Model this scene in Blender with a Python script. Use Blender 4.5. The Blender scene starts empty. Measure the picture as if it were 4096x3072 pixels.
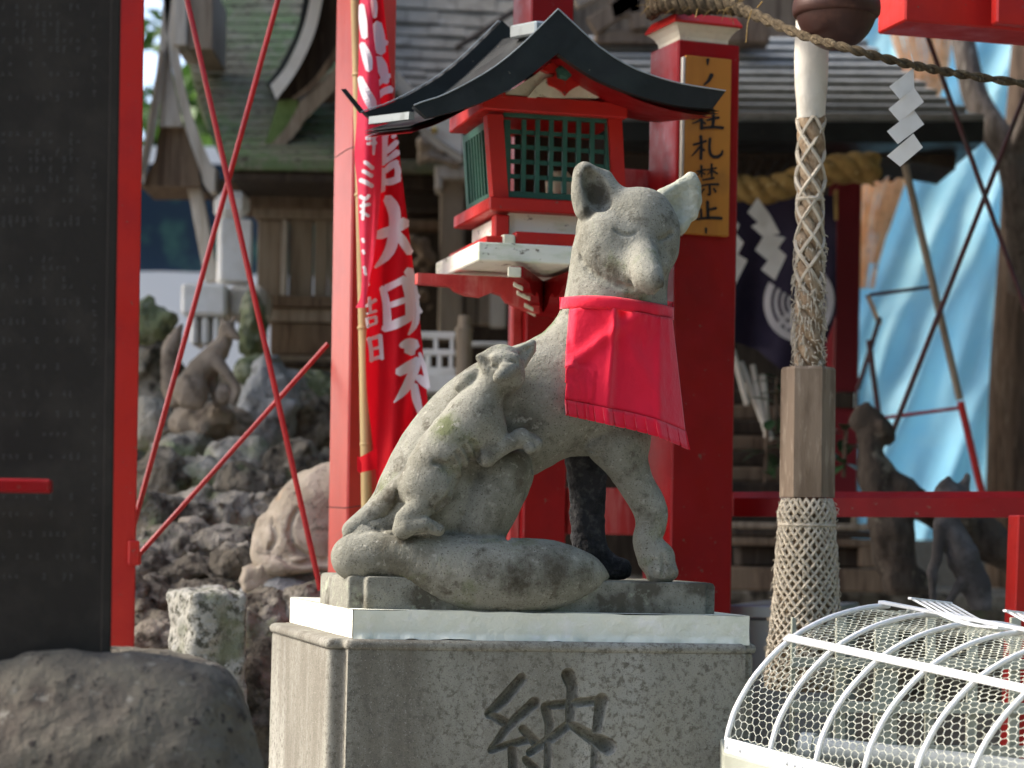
import bpy, bmesh, math, random
import numpy as np
from mathutils import Vector, Matrix

random.seed(7)
rng = np.random.default_rng(7)
scene = bpy.context.scene
COL = scene.collection
rad = math.radians

# ------------------------------------------------------------------ camera
FPX, CX, HY = 9086.0, 2048.0, 2150.0      # focal length, centre column and horizon row of the 4096 x 3072 photograph
EYE = 1.5
ROLL = rad(0.9)
CR, SR = math.cos(ROLL), math.sin(ROLL)
cd = bpy.data.cameras.new('camera')
cam = bpy.data.objects.new('camera', cd)
COL.objects.link(cam)
cd.sensor_fit = 'HORIZONTAL'
cd.sensor_width = 36.0
cd.lens = 36.0 * FPX / 4096.0
cd.shift_y = (HY - 1536.0) / 4096.0
cd.clip_start = 0.05
cd.clip_end = 400.0
cam.matrix_world = Matrix(((CR, -SR, 0, 0), (0, 0, -1, 0), (SR, CR, 0, EYE), (0, 0, 0, 1)))
cd.dof.use_dof = True
cd.dof.focus_distance = 4.24
cd.dof.aperture_fstop = cd.lens / 20.0
scene.camera = cam

# ------------------------------------------------------------------ sky, sun, exposure
SUN_EL, SUN_AZ = rad(40), rad(-80)         # azimuth from +Y towards +X
SUN_DIR = Vector((math.sin(SUN_AZ) * math.cos(SUN_EL), math.cos(SUN_AZ) * math.cos(SUN_EL), math.sin(SUN_EL)))
world = bpy.data.worlds.new('World')
scene.world = world
world.use_nodes = True
wn = world.node_tree
bg = wn.nodes['Background']
sky = wn.nodes.new('ShaderNodeTexSky')
sky.sky_type = 'NISHITA'
sky.sun_disc = False
sky.sun_elevation = SUN_EL
sky.sun_rotation = SUN_AZ
sky.air_density = 0.75
sky.dust_density = 3.0
sky.ozone_density = 0.2
wn.links.new(sky.outputs[0], bg.inputs['Color'])
bg.inputs['Strength'].default_value = 0.15
sl = bpy.data.lights.new('sun', 'SUN')
sl.energy = 1.5
sl.angle = rad(26)
sl.color = (1.0, 0.95, 0.87)
sun = bpy.data.objects.new('sun', sl)
COL.objects.link(sun)
sun.rotation_euler = SUN_DIR.to_track_quat('Z', 'Y').to_euler()
sun.location = (-8, 4, 12)
scene.view_settings.view_transform = 'Standard'
scene.view_settings.look = 'None'
scene.view_settings.gamma = 1.0
scene.view_settings.use_curve_mapping = False
scene.view_settings.exposure = 1.72
scene.cycles.max_bounces = 6
scene.cycles.use_denoising = True
scene.cycles.sample_clamp_indirect = 6.0

# ------------------------------------------------------------------ pixels to points
def ray(px, py):
    xi, yi = px - CX, HY - py
    return (xi * CR - yi * SR) / FPX, (xi * SR + yi * CR) / FPX
def P(px, py, d):
    kx, kz = ray(px, py)
    return Vector((kx * d, d, EYE + kz * d))
def proj(p):
    x, z = p[0] / p[1], (p[2] - EYE) / p[1]
    return CX + FPX * (x * CR + z * SR), HY - FPX * (-x * SR + z * CR)
class Plane:
    """a vertical plane through the point seen at (px, py) at distance d, turned by yaw (its right end goes away)"""
    def __init__(s, px, d, yaw=0.0, py=HY):
        p = P(px, py, d)
        s.x, s.y, s.a = p.x, p.y, rad(yaw)
        s.u = Vector((math.cos(s.a), math.sin(s.a), 0))
        s.v = Vector((-math.sin(s.a), math.cos(s.a), 0))      # away from the camera
    def __call__(s, px, py, back=0.0):
        kx, kz = ray(px, py)
        ca, sa = math.cos(s.a), math.sin(s.a)
        x0, y0 = s.x + s.v.x * back, s.y + s.v.y * back
        d = (y0 * ca - x0 * sa) / (ca - kx * sa)
        return Vector((kx * d, d, EYE + kz * d))

# ------------------------------------------------------------------ objects
ORG = {}
def origin(o):
    return ORG.get(o.name, Vector((0, 0, 0)))
def tag(o, label=None, cat=None, group=None, kind=None):
    for k, v in (('label', label), ('category', cat), ('group', group), ('kind', kind)):
        if v: o[k] = v
    return o
def thing(name, label, cat, loc=(0, 0, 0), group=None):
    o = bpy.data.objects.new(name, None)
    o.empty_display_size = 0.05
    COL.objects.link(o)
    o.location = loc
    ORG[o.name] = Vector(loc)
    return tag(o, label, cat, group)
def link_mesh(name, verts, faces, mat, parent=None, smooth=False, kind=None, sharp=None):
    me = bpy.data.meshes.new(name)
    org = origin(parent) if parent else Vector((0, 0, 0))
    if len(verts):
        a = np.asarray(verts, dtype=np.float64).reshape(-1, 3) - np.array(org)
        if isinstance(faces, np.ndarray):
            me.vertices.add(len(a)); me.vertices.foreach_set('co', a.ravel())
            n, k = faces.shape
            me.loops.add(n * k); me.loops.foreach_set('vertex_index', faces.ravel().astype(np.int32))
            me.polygons.add(n); me.polygons.foreach_set('loop_start', np.arange(0, n * k, k, dtype=np.int32))
            me.update(calc_edges=True); me.validate()
        else:
            me.from_pydata(a.tolist(), [], faces)
    me.materials.append(mat)
    if smooth:
        me.shade_smooth()
        if sharp: me.set_sharp_from_angle(angle=rad(sharp))
    o = bpy.data.objects.new(name, me)
    COL.objects.link(o)
    if parent:
        o.parent = parent
        ORG[o.name] = org
    if kind: o['kind'] = kind
    return o

class MB:
    def __init__(s): s.v, s.f = [], []
    def add(s, vs, fs):
        b = len(s.v); s.v += [tuple(p) for p in vs]
        s.f += [[i + b for i in f] for f in fs]; return s
    def obox(s, o, ex, ey, ez, c=0.0):
        """box from corner o along ex, ey, ez with chamfered edges of size c"""
        o, ex, ey, ez = map(Vector, (o, ex, ey, ez))
        L = [ex.length, ey.length, ez.length]; c = min(c, 0.45 * min(L))
        A = [ex / L[0], ey / L[1], ez / L[2]]
        flip = ex.cross(ey).dot(ez) < 0
        def pt(i, j, k, ax):
            q = o.copy()
            for n, (t, l, a) in enumerate(zip((i, j, k), L, A)):
                q += a * ((l if t else 0) + (0 if n == ax else (-c if t else c)))
            return q
        if c <= 0:
            vs = [o + ex * i + ey * j + ez * k for i in (0, 1) for j in (0, 1) for k in (0, 1)]
            fs = [[0, 1, 3, 2], [4, 6, 7, 5], [0, 4, 5, 1], [2, 3, 7, 6], [0, 2, 6, 4], [1, 5, 7, 3]]
        else:
            vs, ix, fs = [], {}, []
            for i in (0, 1):
                for j in (0, 1):
                    for k in (0, 1):
                        for ax in range(3):
                            ix[(i, j, k, ax)] = len(vs); vs.append(pt(i, j, k, ax))
            def q(*l): fs.append([ix[t] for t in l])
            for t, fl in ((0, 0), (1, 1)):
                a = [(t, 0, 0, 0), (t, 0, 1, 0), (t, 1, 1, 0), (t, 1, 0, 0)]; q(*(a[::-1] if fl else a))
                a = [(0, t, 0, 1), (1, t, 0, 1), (1, t, 1, 1), (0, t, 1, 1)]; q(*(a[::-1] if fl else a))
                a = [(0, 0, t, 2), (0, 1, t, 2), (1, 1, t, 2), (1, 0, t, 2)]; q(*(a[::-1] if fl else a))
            for i in (0, 1):
                for j in (0, 1):
                    e = [(i, j, 0, 0), (i, j, 1, 0), (i, j, 1, 1), (i, j, 0, 1)]; q(*(e if i != j else e[::-1]))
                    e = [(i, 0, j, 0), (i, 1, j, 0), (i, 1, j, 2), (i, 0, j, 2)]; q(*(e[::-1] if i != j else e))
                    e = [(0, i, j, 1), (1, i, j, 1), (1, i, j, 2), (0, i, j, 2)]; q(*(e if i != j else e[::-1]))
                    for k in (0, 1):
                        e = [(i, j, k, 0), (i, j, k, 1), (i, j, k, 2)]; q(*(e if (i + j + k) % 2 else e[::-1]))
        if flip: fs = [f[::-1] for f in fs]
        return s.add(vs, fs)
    def beam(s, a, b, w, h, up=(0, 0, 1), c=0.0):
        """bar from a to b, w wide and h high"""
        a, b, up = Vector(a), Vector(b), Vector(up)
        e = b - a; side = e.cross(up).normalized(); upn = side.cross(e).normalized()
        return s.obox(a - side * w / 2 - upn * h / 2, e, side * w, upn * h, c)
    def tube(s, pts, r, n=8, caps=True):
        pts = [Vector(p) for p in pts]; m = len(pts)
        rs = list(r) if hasattr(r, '__len__') else [r] * m
        t0 = (pts[1] - pts[0]).normalized()
        nrm = t0.orthogonal().normalized(); vs, fs = [], []
        for i, p in enumerate(pts):
            t = (pts[min(i + 1, m - 1)] - pts[max(i - 1, 0)]).normalized()
            nrm = (nrm - t * nrm.dot(t)).normalized(); bn = t.cross(nrm)
            for k in range(n):
                a = 2 * math.pi * k / n
                vs.append(p + (nrm * math.cos(a) + bn * math.sin(a)) * rs[i])
        for i in range(m - 1):
            for k in range(n):
                k2 = (k + 1) % n
                fs.append([i * n + k, i * n + k2, (i + 1) * n + k2, (i + 1) * n + k])
        if caps: fs += [list(range(n))[::-1], [(m - 1) * n + k for k in range(n)]]
        return s.add(vs, fs)
    def prism(s, front, off):
        """polygon 'front' (list of points) pushed along off"""
        off = Vector(off); n = len(front); front = [Vector(p) for p in front]
        nr = Vector((0, 0, 0))
        for i in range(n): nr += front[i].cross(front[(i + 1) % n])
        if nr.dot(off) > 0: front = front[::-1]
        vs = front + [p + off for p in front]
        fs = [list(range(n)), [n + i for i in range(n)][::-1]]
        for i in range(n):
            j = (i + 1) % n; fs.append([i, n + i, n + j, j])
        return s.add(vs, fs)
    def grid(s, fn, nu, nv, flip=False):
        vs = [fn(i / nu, j / nv) for j in range(nv + 1) for i in range(nu + 1)]; w = nu + 1
        fs = [[j * w + i, j * w + i + 1, (j + 1) * w + i + 1, (j + 1) * w + i] for j in range(nv) for i in range(nu)]
        if flip: fs = [f[::-1] for f in fs]
        return s.add(vs, fs)
    def lathe(s, c, prof, n=24, axis=(0, 0, 1)):
        """prof: list of (radius, height) along axis"""
        c, ax = Vector(c), Vector(axis).normalized(); u = ax.orthogonal().normalized(); w = ax.cross(u)
        vs = [c + ax * h + (u * math.cos(2 * math.pi * k / n) + w * math.sin(2 * math.pi * k / n)) * r for r, h in prof for k in range(n)]
        m = len(prof); fs = []
        for i in range(m - 1):
            for k in range(n):
                k2 = (k + 1) % n; fs.append([i * n + k, i * n + k2, (i + 1) * n + k2, (i + 1) * n + k])
        fs += [list(range(n))[::-1], [(m - 1) * n + k for k in range(n)]]
        return s.add(vs, fs)
    def build(s, name, mat, parent=None, smooth=False, kind=None, sharp=40):
        return link_mesh(name, s.v, s.f, mat, parent, smooth, kind, sharp if smooth else None)

def pbox(pl, x0, x1, y0, y1, back, front=0.0, c=0.003, mb=None):
    """an upright box whose front lies on plane pl between the given pixel columns and rows"""
    mb = mb or MB(); ym, xm = (y0 + y1) / 2, (x0 + x1) / 2
    a, b = pl(x0, ym), pl(x1, ym); zt, zb = pl(xm, y0).z, pl(xm, y1).z
    o = Vector((a.x, a.y, zb)) - pl.v * front; e = Vector((b.x - a.x, b.y - a.y, 0))
    return mb.obox(o, e, pl.v * (back + front), (0, 0, zt - zb), c)
def pprism(pl, pts, back, front=0.0, mb=None):
    mb = mb or MB()
    return mb.prism([pl(x, y, -front) for x, y in pts], pl.v * (back + front))
def spline(pts, n):
    """Catmull-Rom through pts (tuples of any length), n samples"""
    a = np.asarray(pts, float); m = len(a); out = []
    for t in np.linspace(0, m - 1, n):
        i = min(int(t), m - 2); f = t - i
        p0, p1, p2, p3 = a[max(i - 1, 0)], a[i], a[i + 1], a[min(i + 2, m - 1)]
        out.append(0.5 * ((2 * p1) + (-p0 + p2) * f + (2 * p0 - 5 * p1 + 4 * p2 - p3) * f * f + (-p0 + 3 * p1 - 3 * p2 + p3) * f ** 3))
    return np.array(out)
def brush(mb, pts, surf, n=10, close=False):
    """a brush stroke: pts = (px, py, width) in photo pixels, laid on surf(px, py)"""
    a = spline(pts, max(n, 2)) if len(pts) > 2 else np.array([np.array(pts[0]) * (1 - t) + np.array(pts[1]) * t for t in np.linspace(0, 1, n)])
    vs, fs = [], []
    for i, (x, y, w) in enumerate(a):
        dx, dy = a[min(i + 1, len(a) - 1)][:2] - a[max(i - 1, 0)][:2]
        l = math.hypot(dx, dy) or 1.0; nx, ny = -dy / l, dx / l
        vs += [surf(x + nx * w / 2, y + ny * w / 2), surf(x, y), surf(x - nx * w / 2, y - ny * w / 2)]
    for i in range(len(a) - 1):
        for k in (0, 1):
            q = [3 * i + k, 3 * i + k + 1, 3 * i + k + 4, 3 * i + k + 3]; fs.append(q)
    for e, sgn in ((0, -1), (len(a) - 1, 1)):                # rounded ends
        x, y, w = a[e]; i2 = 1 if e == 0 else e - 1
        dx, dy = (a[e] - a[i2])[:2]; l = math.hypot(dx, dy) or 1.0; dx, dy = dx / l, dy / l
        b = len(vs); vs.append(surf(x + dx * w * 0.32, y + dy * w * 0.32))
        fs.append([3 * e, 3 * e + 1, b]); fs.append([3 * e + 1, 3 * e + 2, b])
    mb.add(vs, fs)
# ------------------------------------------------------------------ materials
def M(name, *a, **k):
    dirt = k.pop('dirt', None); m = _M(name, *a, **k)
    if dirt:                                    # brown patches at set spots: cheek dirt, hollows, undersides (vertex attribute 'stain')
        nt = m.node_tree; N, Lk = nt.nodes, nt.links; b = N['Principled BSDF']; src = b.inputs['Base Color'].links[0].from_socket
        at = N.new('ShaderNodeAttribute'); at.attribute_name = 'dark_patch'
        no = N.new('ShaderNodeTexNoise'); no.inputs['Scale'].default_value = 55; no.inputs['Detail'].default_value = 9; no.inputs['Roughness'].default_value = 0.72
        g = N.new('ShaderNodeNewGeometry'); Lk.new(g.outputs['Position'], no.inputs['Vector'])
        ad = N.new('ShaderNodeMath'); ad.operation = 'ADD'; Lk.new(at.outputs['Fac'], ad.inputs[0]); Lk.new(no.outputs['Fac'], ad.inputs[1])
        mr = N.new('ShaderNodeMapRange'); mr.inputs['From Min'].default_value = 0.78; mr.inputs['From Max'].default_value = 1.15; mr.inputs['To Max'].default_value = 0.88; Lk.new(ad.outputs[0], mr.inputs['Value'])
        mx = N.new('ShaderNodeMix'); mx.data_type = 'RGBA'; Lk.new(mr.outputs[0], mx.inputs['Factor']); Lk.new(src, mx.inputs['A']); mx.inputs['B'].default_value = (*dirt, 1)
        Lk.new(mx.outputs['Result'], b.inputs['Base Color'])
    return m
def _M(name, base, layers=(), rough=0.8, spec=0.3, bump=(), metal=0.0, stretch=(1, 1, 1), transl=0.0, rough_var=0.0, coat=0.0, sheen=0.0):
    """layers: (colour, scale, low, high, detail[, stretch]) laid over base by noise; bump: (scale, distance in m[, stretch])"""
    m = bpy.data.materials.new(name); m.use_nodes = True
    nt = m.node_tree; N, Lk = nt.nodes, nt.links
    b = N['Principled BSDF']
    geo = N.new('ShaderNodeNewGeometry')
    def pos(st):
        st = st or stretch
        if tuple(st) == (1, 1, 1): return geo.outputs['Position']
        v = N.new('ShaderNodeVectorMath'); v.operation = 'MULTIPLY'
        Lk.new(geo.outputs['Position'], v.inputs[0]); v.inputs[1].default_value = st
        return v.outputs[0]
    def noise(sc, det, st=None, rgh=0.6):
        n = N.new('ShaderNodeTexNoise'); n.inputs['Scale'].default_value = sc
        n.inputs['Detail'].default_value = det; n.inputs['Roughness'].default_value = rgh
        Lk.new(pos(st), n.inputs['Vector']); return n.outputs['Fac']
    def rgba(c): return (c[0], c[1], c[2], 1.0)
    cur = None
    for L in layers:
        c, sc, lo, hi, det = L[:5]; st = L[5] if len(L) > 5 else None
        mr = N.new('ShaderNodeMapRange'); mr.inputs['From Min'].default_value = lo; mr.inputs['From Max'].default_value = hi
        Lk.new(noise(sc, det, st), mr.inputs['Value'])
        mx = N.new('ShaderNodeMix'); mx.data_type = 'RGBA'
        Lk.new(mr.outputs[0], mx.inputs['Factor'])
        if cur is None: mx.inputs['A'].default_value = rgba(base)
        else: Lk.new(cur, mx.inputs['A'])
        mx.inputs['B'].default_value = rgba(c); cur = mx.outputs['Result']
    if cur is None: b.inputs['Base Color'].default_value = rgba(base)
    else: Lk.new(cur, b.inputs['Base Color'])
    b.inputs['Roughness'].default_value = rough; b.inputs['Specular IOR Level'].default_value = spec
    b.inputs['Metallic'].default_value = metal
    if coat: b.inputs['Coat Weight'].default_value = coat; b.inputs['Coat Roughness'].default_value = 0.25
    if sheen: b.inputs['Sheen Weight'].default_value = sheen
    if rough_var:
        mr = N.new('ShaderNodeMapRange'); mr.inputs['To Min'].default_value = rough - rough_var; mr.inputs['To Max'].default_value = min(1, rough + rough_var)
        mr.inputs['From Min'].default_value = 0.35; mr.inputs['From Max'].default_value = 0.65
        Lk.new(noise(14, 4), mr.inputs['Value']); Lk.new(mr.outputs[0], b.inputs['Roughness'])
    prev = None
    for B in bump:
        bn = N.new('ShaderNodeBump'); bn.inputs['Distance'].default_value = B[1]; bn.inputs['Strength'].default_value = 1.0
        Lk.new(noise(B[0], 3, B[2] if len(B) > 2 else None), bn.inputs['Height'])
        if prev: Lk.new(prev, bn.inputs['Normal'])
        prev = bn.outputs[0]
    if prev: Lk.new(prev, b.inputs['Normal'])
    if transl:
        t = N.new('ShaderNodeBsdfTranslucent'); ms = N.new('ShaderNodeMixShader'); ms.inputs[0].default_value = transl
        if cur is None: t.inputs['Color'].default_value = rgba(base)
        else: Lk.new(cur, t.inputs['Color'])
        Lk.new(b.outputs[0], ms.inputs[1]); Lk.new(t.outputs[0], ms.inputs[2])
        Lk.new(ms.outputs[0], N['Material Output'].inputs['Surface'])
    return m

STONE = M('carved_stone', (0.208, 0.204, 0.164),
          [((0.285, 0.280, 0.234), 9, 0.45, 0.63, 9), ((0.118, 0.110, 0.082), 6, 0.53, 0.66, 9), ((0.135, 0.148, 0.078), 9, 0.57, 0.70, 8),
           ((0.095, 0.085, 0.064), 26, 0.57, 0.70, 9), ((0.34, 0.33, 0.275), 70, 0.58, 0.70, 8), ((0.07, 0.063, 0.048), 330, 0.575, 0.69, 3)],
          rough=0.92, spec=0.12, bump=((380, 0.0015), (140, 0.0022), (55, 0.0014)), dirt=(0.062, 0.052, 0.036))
STONE_BASE = M('weathered_base_stone', (0.215, 0.21, 0.17),
          [((0.33, 0.33, 0.275), 8, 0.46, 0.62, 9), ((0.09, 0.082, 0.062), 8, 0.5, 0.62, 9), ((0.33, 0.35, 0.26), 26, 0.56, 0.68, 8),
           ((0.075, 0.068, 0.055), 300, 0.58, 0.70, 3)],
          rough=0.92, spec=0.12, bump=((380, 0.0014), (130, 0.0022), (45, 0.0024)))
STONE_DARK = M('charcoal_foreleg', (0.035, 0.035, 0.038), [((0.075, 0.073, 0.072), 70, 0.5, 0.65, 7), ((0.016, 0.016, 0.017), 18, 0.5, 0.65, 5)],
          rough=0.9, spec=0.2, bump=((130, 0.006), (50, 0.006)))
STONE_PALE = M('pale_mortar', (0.40, 0.405, 0.32), [((0.29, 0.285, 0.21), 18, 0.5, 0.65, 5), ((0.48, 0.48, 0.40), 40, 0.55, 0.65, 4)],
          rough=0.9, spec=0.15, bump=((90, 0.004), (35, 0.004)))
PLINTH = M('plinth_stone', (0.275, 0.268, 0.222),
          [((0.165, 0.152, 0.122), 5, 0.45, 0.62, 7, (1, 1, 0.22)), ((0.36, 0.352, 0.305), 4, 0.52, 0.66, 6, (1, 1, 0.3)), ((0.145, 0.134, 0.108), 90, 0.50, 0.64, 8),
           ((0.085, 0.077, 0.062), 420, 0.58, 0.68, 3), ((0.33, 0.32, 0.275), 320, 0.60, 0.70, 3)],
          rough=0.9, spec=0.12, bump=((320, 0.0012), (90, 0.001)))
SLAB = M('white_painted_mortar', (0.80, 0.80, 0.665), [((0.68, 0.69, 0.54), 6, 0.5, 0.68, 5, (1, 1, 0.4)), ((0.84, 0.83, 0.74), 25, 0.55, 0.68, 4)],
          rough=0.75, spec=0.25, bump=((60, 0.003), (14, 0.003)))
BLACKSTONE = M('black_slab_stone', (0.027, 0.0235, 0.0195), [((0.039, 0.034, 0.028), 14, 0.45, 0.65, 6)], rough=0.7, spec=0.12, bump=((90, 0.001),), rough_var=0.12)
INSCR = M('worn_inscription', (0.075, 0.072, 0.065), rough=0.85)
BASEROCK = M('brown_boulder', (0.092, 0.080, 0.063), [((0.125, 0.112, 0.085), 12, 0.45, 0.65, 7), ((0.045, 0.034, 0.028), 7, 0.5, 0.66, 6), ((0.20, 0.19, 0.16), 34, 0.60, 0.70, 8), ((0.035, 0.03, 0.026), 60, 0.58, 0.66, 5)],
          rough=0.9, spec=0.2, bump=((60, 0.005), (20, 0.006)))
GRANITE = M('rough_granite', (0.33, 0.32, 0.27), [((0.07, 0.068, 0.05), 45, 0.47, 0.6, 6), ((0.40, 0.39, 0.35), 70, 0.56, 0.66, 5), ((0.16, 0.17, 0.11), 8, 0.5, 0.65, 5)], rough=0.92, spec=0.15, bump=((70, 0.006), (25, 0.008)))
LAVA = M('lava_rock', (0.15, 0.13, 0.098), [((0.33, 0.30, 0.245), 6, 0.46, 0.62, 8), ((0.055, 0.047, 0.037), 16, 0.5, 0.62, 7), ((0.12, 0.14, 0.07), 5, 0.58, 0.68, 5)], rough=0.95, spec=0.1, bump=((70, 0.012), (26, 0.018)))
LAVA_PALE = M('pale_rock', (0.24, 0.225, 0.185), [((0.38, 0.36, 0.31), 9, 0.48, 0.62, 7), ((0.10, 0.09, 0.075), 16, 0.54, 0.66, 7), ((0.2, 0.23, 0.13), 5, 0.52, 0.66, 5)], rough=0.95, spec=0.1, bump=((60, 0.01), (22, 0.014)))
MOSSROCK = M('mossy_rock', (0.15, 0.17, 0.09), [((0.27, 0.28, 0.2), 12, 0.5, 0.64, 7), ((0.06, 0.07, 0.04), 20, 0.52, 0.64, 6)], rough=0.95, spec=0.1, bump=((60, 0.01),))
TANSTONE = M('tan_carved_stone', (0.34, 0.29, 0.22), [((0.46, 0.40, 0.32), 9, 0.45, 0.65, 5), ((0.42, 0.26, 0.13), 6, 0.6, 0.7, 4), ((0.14, 0.12, 0.09), 24, 0.58, 0.7, 6)], rough=0.92, spec=0.15, bump=((120, 0.003), (40, 0.004)))
BROWNSTONE = M('brown_carved_stone', (0.20, 0.165, 0.125), [((0.28, 0.235, 0.185), 10, 0.45, 0.65, 5), ((0.10, 0.08, 0.06), 18, 0.55, 0.68, 6)], rough=0.92, spec=0.15, bump=((100, 0.003), (40, 0.005)))
RED = M('red_paint', (0.48, 0.018, 0.012), [((0.41, 0.013, 0.010), 7, 0.45, 0.65, 4), ((0.22, 0.075, 0.06), 75, 0.665, 0.70, 6)], rough=0.42, spec=0.35, bump=((30, 0.0012, (1, 1, 0.2)),), rough_var=0.1)
RED_GLOSS = M('glossy_red_paint', (0.52, 0.034, 0.020), [((0.46, 0.025, 0.016), 7, 0.45, 0.65, 4)], rough=0.4, spec=0.5, coat=0.3, bump=((30, 0.0012, (1, 1, 0.2)),))
RED_DARK = M('deep_red_paint', (0.25, 0.0045, 0.006), [((0.20, 0.004, 0.005), 5, 0.45, 0.65, 4), ((0.17, 0.07, 0.05), 60, 0.66, 0.69, 6)], rough=0.42, spec=0.22, bump=((26, 0.0012, (1, 1, 0.2)),), rough_var=0.1)
RED_WEATHER = M('faded_red_paint', (0.50, 0.045, 0.04), [((0.56, 0.15, 0.13), 30, 0.5, 0.66, 6, (1, 1, 0.15)), ((0.4, 0.02, 0.018), 10, 0.5, 0.65, 5)], rough=0.5, spec=0.4, bump=((60, 0.0015, (1, 1, 0.15)),))
MAROON = M('maroon_paint', (0.16, 0.006, 0.012), rough=0.5, spec=0.3, bump=((30, 0.001),))
GREEN = M('green_paint', (0.026, 0.098, 0.068), [((0.036, 0.125, 0.09), 20, 0.45, 0.65, 4), ((0.02, 0.09, 0.06), 60, 0.6, 0.7, 5)], rough=0.5, spec=0.35, bump=((80, 0.0008),))
CREAM = M('cream_paint', (0.72, 0.69, 0.52), [((0.60, 0.57, 0.42), 12, 0.5, 0.66, 5), ((0.34, 0.31, 0.22), 50, 0.64, 0.70, 6)], rough=0.65, spec=0.3, bump=((60, 0.0012),))
FLAKY = M('flaking_white_paint', (0.74, 0.74, 0.63), [((0.60, 0.63, 0.47), 9, 0.5, 0.62, 6, (1, 1, 3)), ((0.22, 0.2, 0.15), 26, 0.62, 0.655, 8, (1, 1, 1.6))], rough=0.7, spec=0.25, bump=((40, 0.002), (12, 0.002)))
ROOFTIN = M('black_sheet_metal', (0.012, 0.0135, 0.0135), [((0.02, 0.024, 0.023), 9, 0.45, 0.65, 5), ((0.20, 0.17, 0.12), 55, 0.715, 0.735, 4)], rough=0.45, spec=0.3, bump=((40, 0.0008),), rough_var=0.1)
TINGREY = M('bare_zinc', (0.27, 0.30, 0.30), [((0.18, 0.2, 0.19), 20, 0.5, 0.65, 5)], rough=0.45, metal=0.5)
ORANGE = M('ochre_board', (0.42, 0.17, 0.022), [((0.35, 0.135, 0.02), 12, 0.45, 0.65, 5, (1, 1, 0.1)), ((0.28, 0.12, 0.02), 5, 0.55, 0.7, 5)], rough=0.6, spec=0.3)
INK = M('black_ink', (0.012, 0.011, 0.010), rough=0.7)
PRINTW = M('white_print', (0.78, 0.74, 0.75), rough=0.85, transl=0.3)
BIB = M('red_bib_cloth', (0.84, 0.014, 0.05), [((0.79, 0.011, 0.042), 10, 0.4, 0.65, 3)], rough=0.8, spec=0.2, bump=((900, 0.0003), (110, 0.0007), (34, 0.003), (14, 0.003)), transl=0.12, sheen=0.25)
BANNER = M('red_banner_cloth', (0.62, 0.005, 0.014), [((0.55, 0.004, 0.012), 8, 0.4, 0.65, 3)], rough=0.75, spec=0.2, bump=((20, 0.003),), transl=0.35)
BANNERP = M('sunlit_banner_cloth', (0.80, 0.07, 0.13), [((0.74, 0.04, 0.09), 9, 0.4, 0.65, 3)], rough=0.75, spec=0.2, bump=((20, 0.003),), transl=0.4)  # paler copy of the banner red, sunlight on the fold put into the colour
BAMBOO = M('bamboo', (0.50, 0.36, 0.16), [((0.40, 0.27, 0.11), 12, 0.45, 0.65, 4, (1, 1, 0.2))], rough=0.5, spec=0.35)
ROPE = M('straw_rope', (0.095, 0.072, 0.043), [((0.05, 0.038, 0.024), 60, 0.45, 0.62, 6), ((0.19, 0.15, 0.095), 90, 0.56, 0.66, 4)], rough=0.95, spec=0.1, bump=((260, 0.003),))
STRAW = M('golden_straw', (0.34, 0.22, 0.075), [((0.22, 0.135, 0.045), 30, 0.45, 0.62, 6), ((0.44, 0.32, 0.14), 60, 0.56, 0.66, 4)], rough=0.9, spec=0.15, bump=((200, 0.004),))
SUDARE = M('reed_blind', (0.82, 0.57, 0.34), [((0.88, 0.68, 0.46), 14, 0.45, 0.62, 6), ((0.36, 0.24, 0.13), 24, 0.58, 0.68, 4)], rough=0.8, spec=0.2, transl=0.5)
HEMP = M('hemp_net', (0.52, 0.465, 0.365), [((0.40, 0.345, 0.26), 60, 0.45, 0.62, 6), ((0.52, 0.48, 0.39), 120, 0.56, 0.66, 4)], rough=0.95, spec=0.1, bump=((400, 0.002),))
HEMPCORE = M('hemp_core', (0.33, 0.25, 0.165), [((0.22, 0.15, 0.09), 50, 0.45, 0.62, 6), ((0.42, 0.35, 0.25), 90, 0.58, 0.7, 4)], rough=0.95, spec=0.1, bump=((240, 0.004, (1, 1, 0.3)),))
WHITECLOTH = M('white_cotton', (0.66, 0.62, 0.53), [((0.58, 0.535, 0.44), 16, 0.45, 0.65, 4)], rough=0.9, spec=0.1, bump=((30, 0.003),), transl=0.1)
PAPER = M('white_paper', (0.76, 0.75, 0.71), [((0.70, 0.68, 0.63), 12, 0.45, 0.65, 3)], rough=0.9, spec=0.1, transl=0.25)
COPPER = M('aged_copper', (0.055, 0.022, 0.016), [((0.035, 0.015, 0.012), 8, 0.45, 0.65, 5), ((0.085, 0.036, 0.024), 14, 0.55, 0.7, 4)], rough=0.45, spec=0.4, metal=0.25, bump=((25, 0.001),))
WOODGREY = M('weathered_timber', (0.30, 0.245, 0.18), [((0.20, 0.155, 0.11), 12, 0.45, 0.62, 6, (3, 3, 0.25)), ((0.33, 0.275, 0.21), 25, 0.55, 0.66, 5, (3, 3, 0.25))], rough=0.85, spec=0.2, bump=((60, 0.002, (2, 2, 0.15)),))
WOODBROWN = M('brown_timber', (0.18, 0.13, 0.086), [((0.09, 0.06, 0.04), 10, 0.45, 0.62, 6, (3, 3, 0.25)), ((0.23, 0.165, 0.11), 22, 0.55, 0.66, 5, (3, 3, 0.25))], rough=0.8, spec=0.2, bump=((60, 0.002, (2, 2, 0.15)),))
WOODDARK = M('dark_timber', (0.05, 0.037, 0.026), [((0.03, 0.022, 0.017), 9, 0.45, 0.62, 6, (3, 3, 0.25)), ((0.09, 0.067, 0.048), 22, 0.56, 0.66, 5, (3, 3, 0.25))], rough=0.8, spec=0.2, bump=((50, 0.002, (2, 2, 0.15)),))
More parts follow.
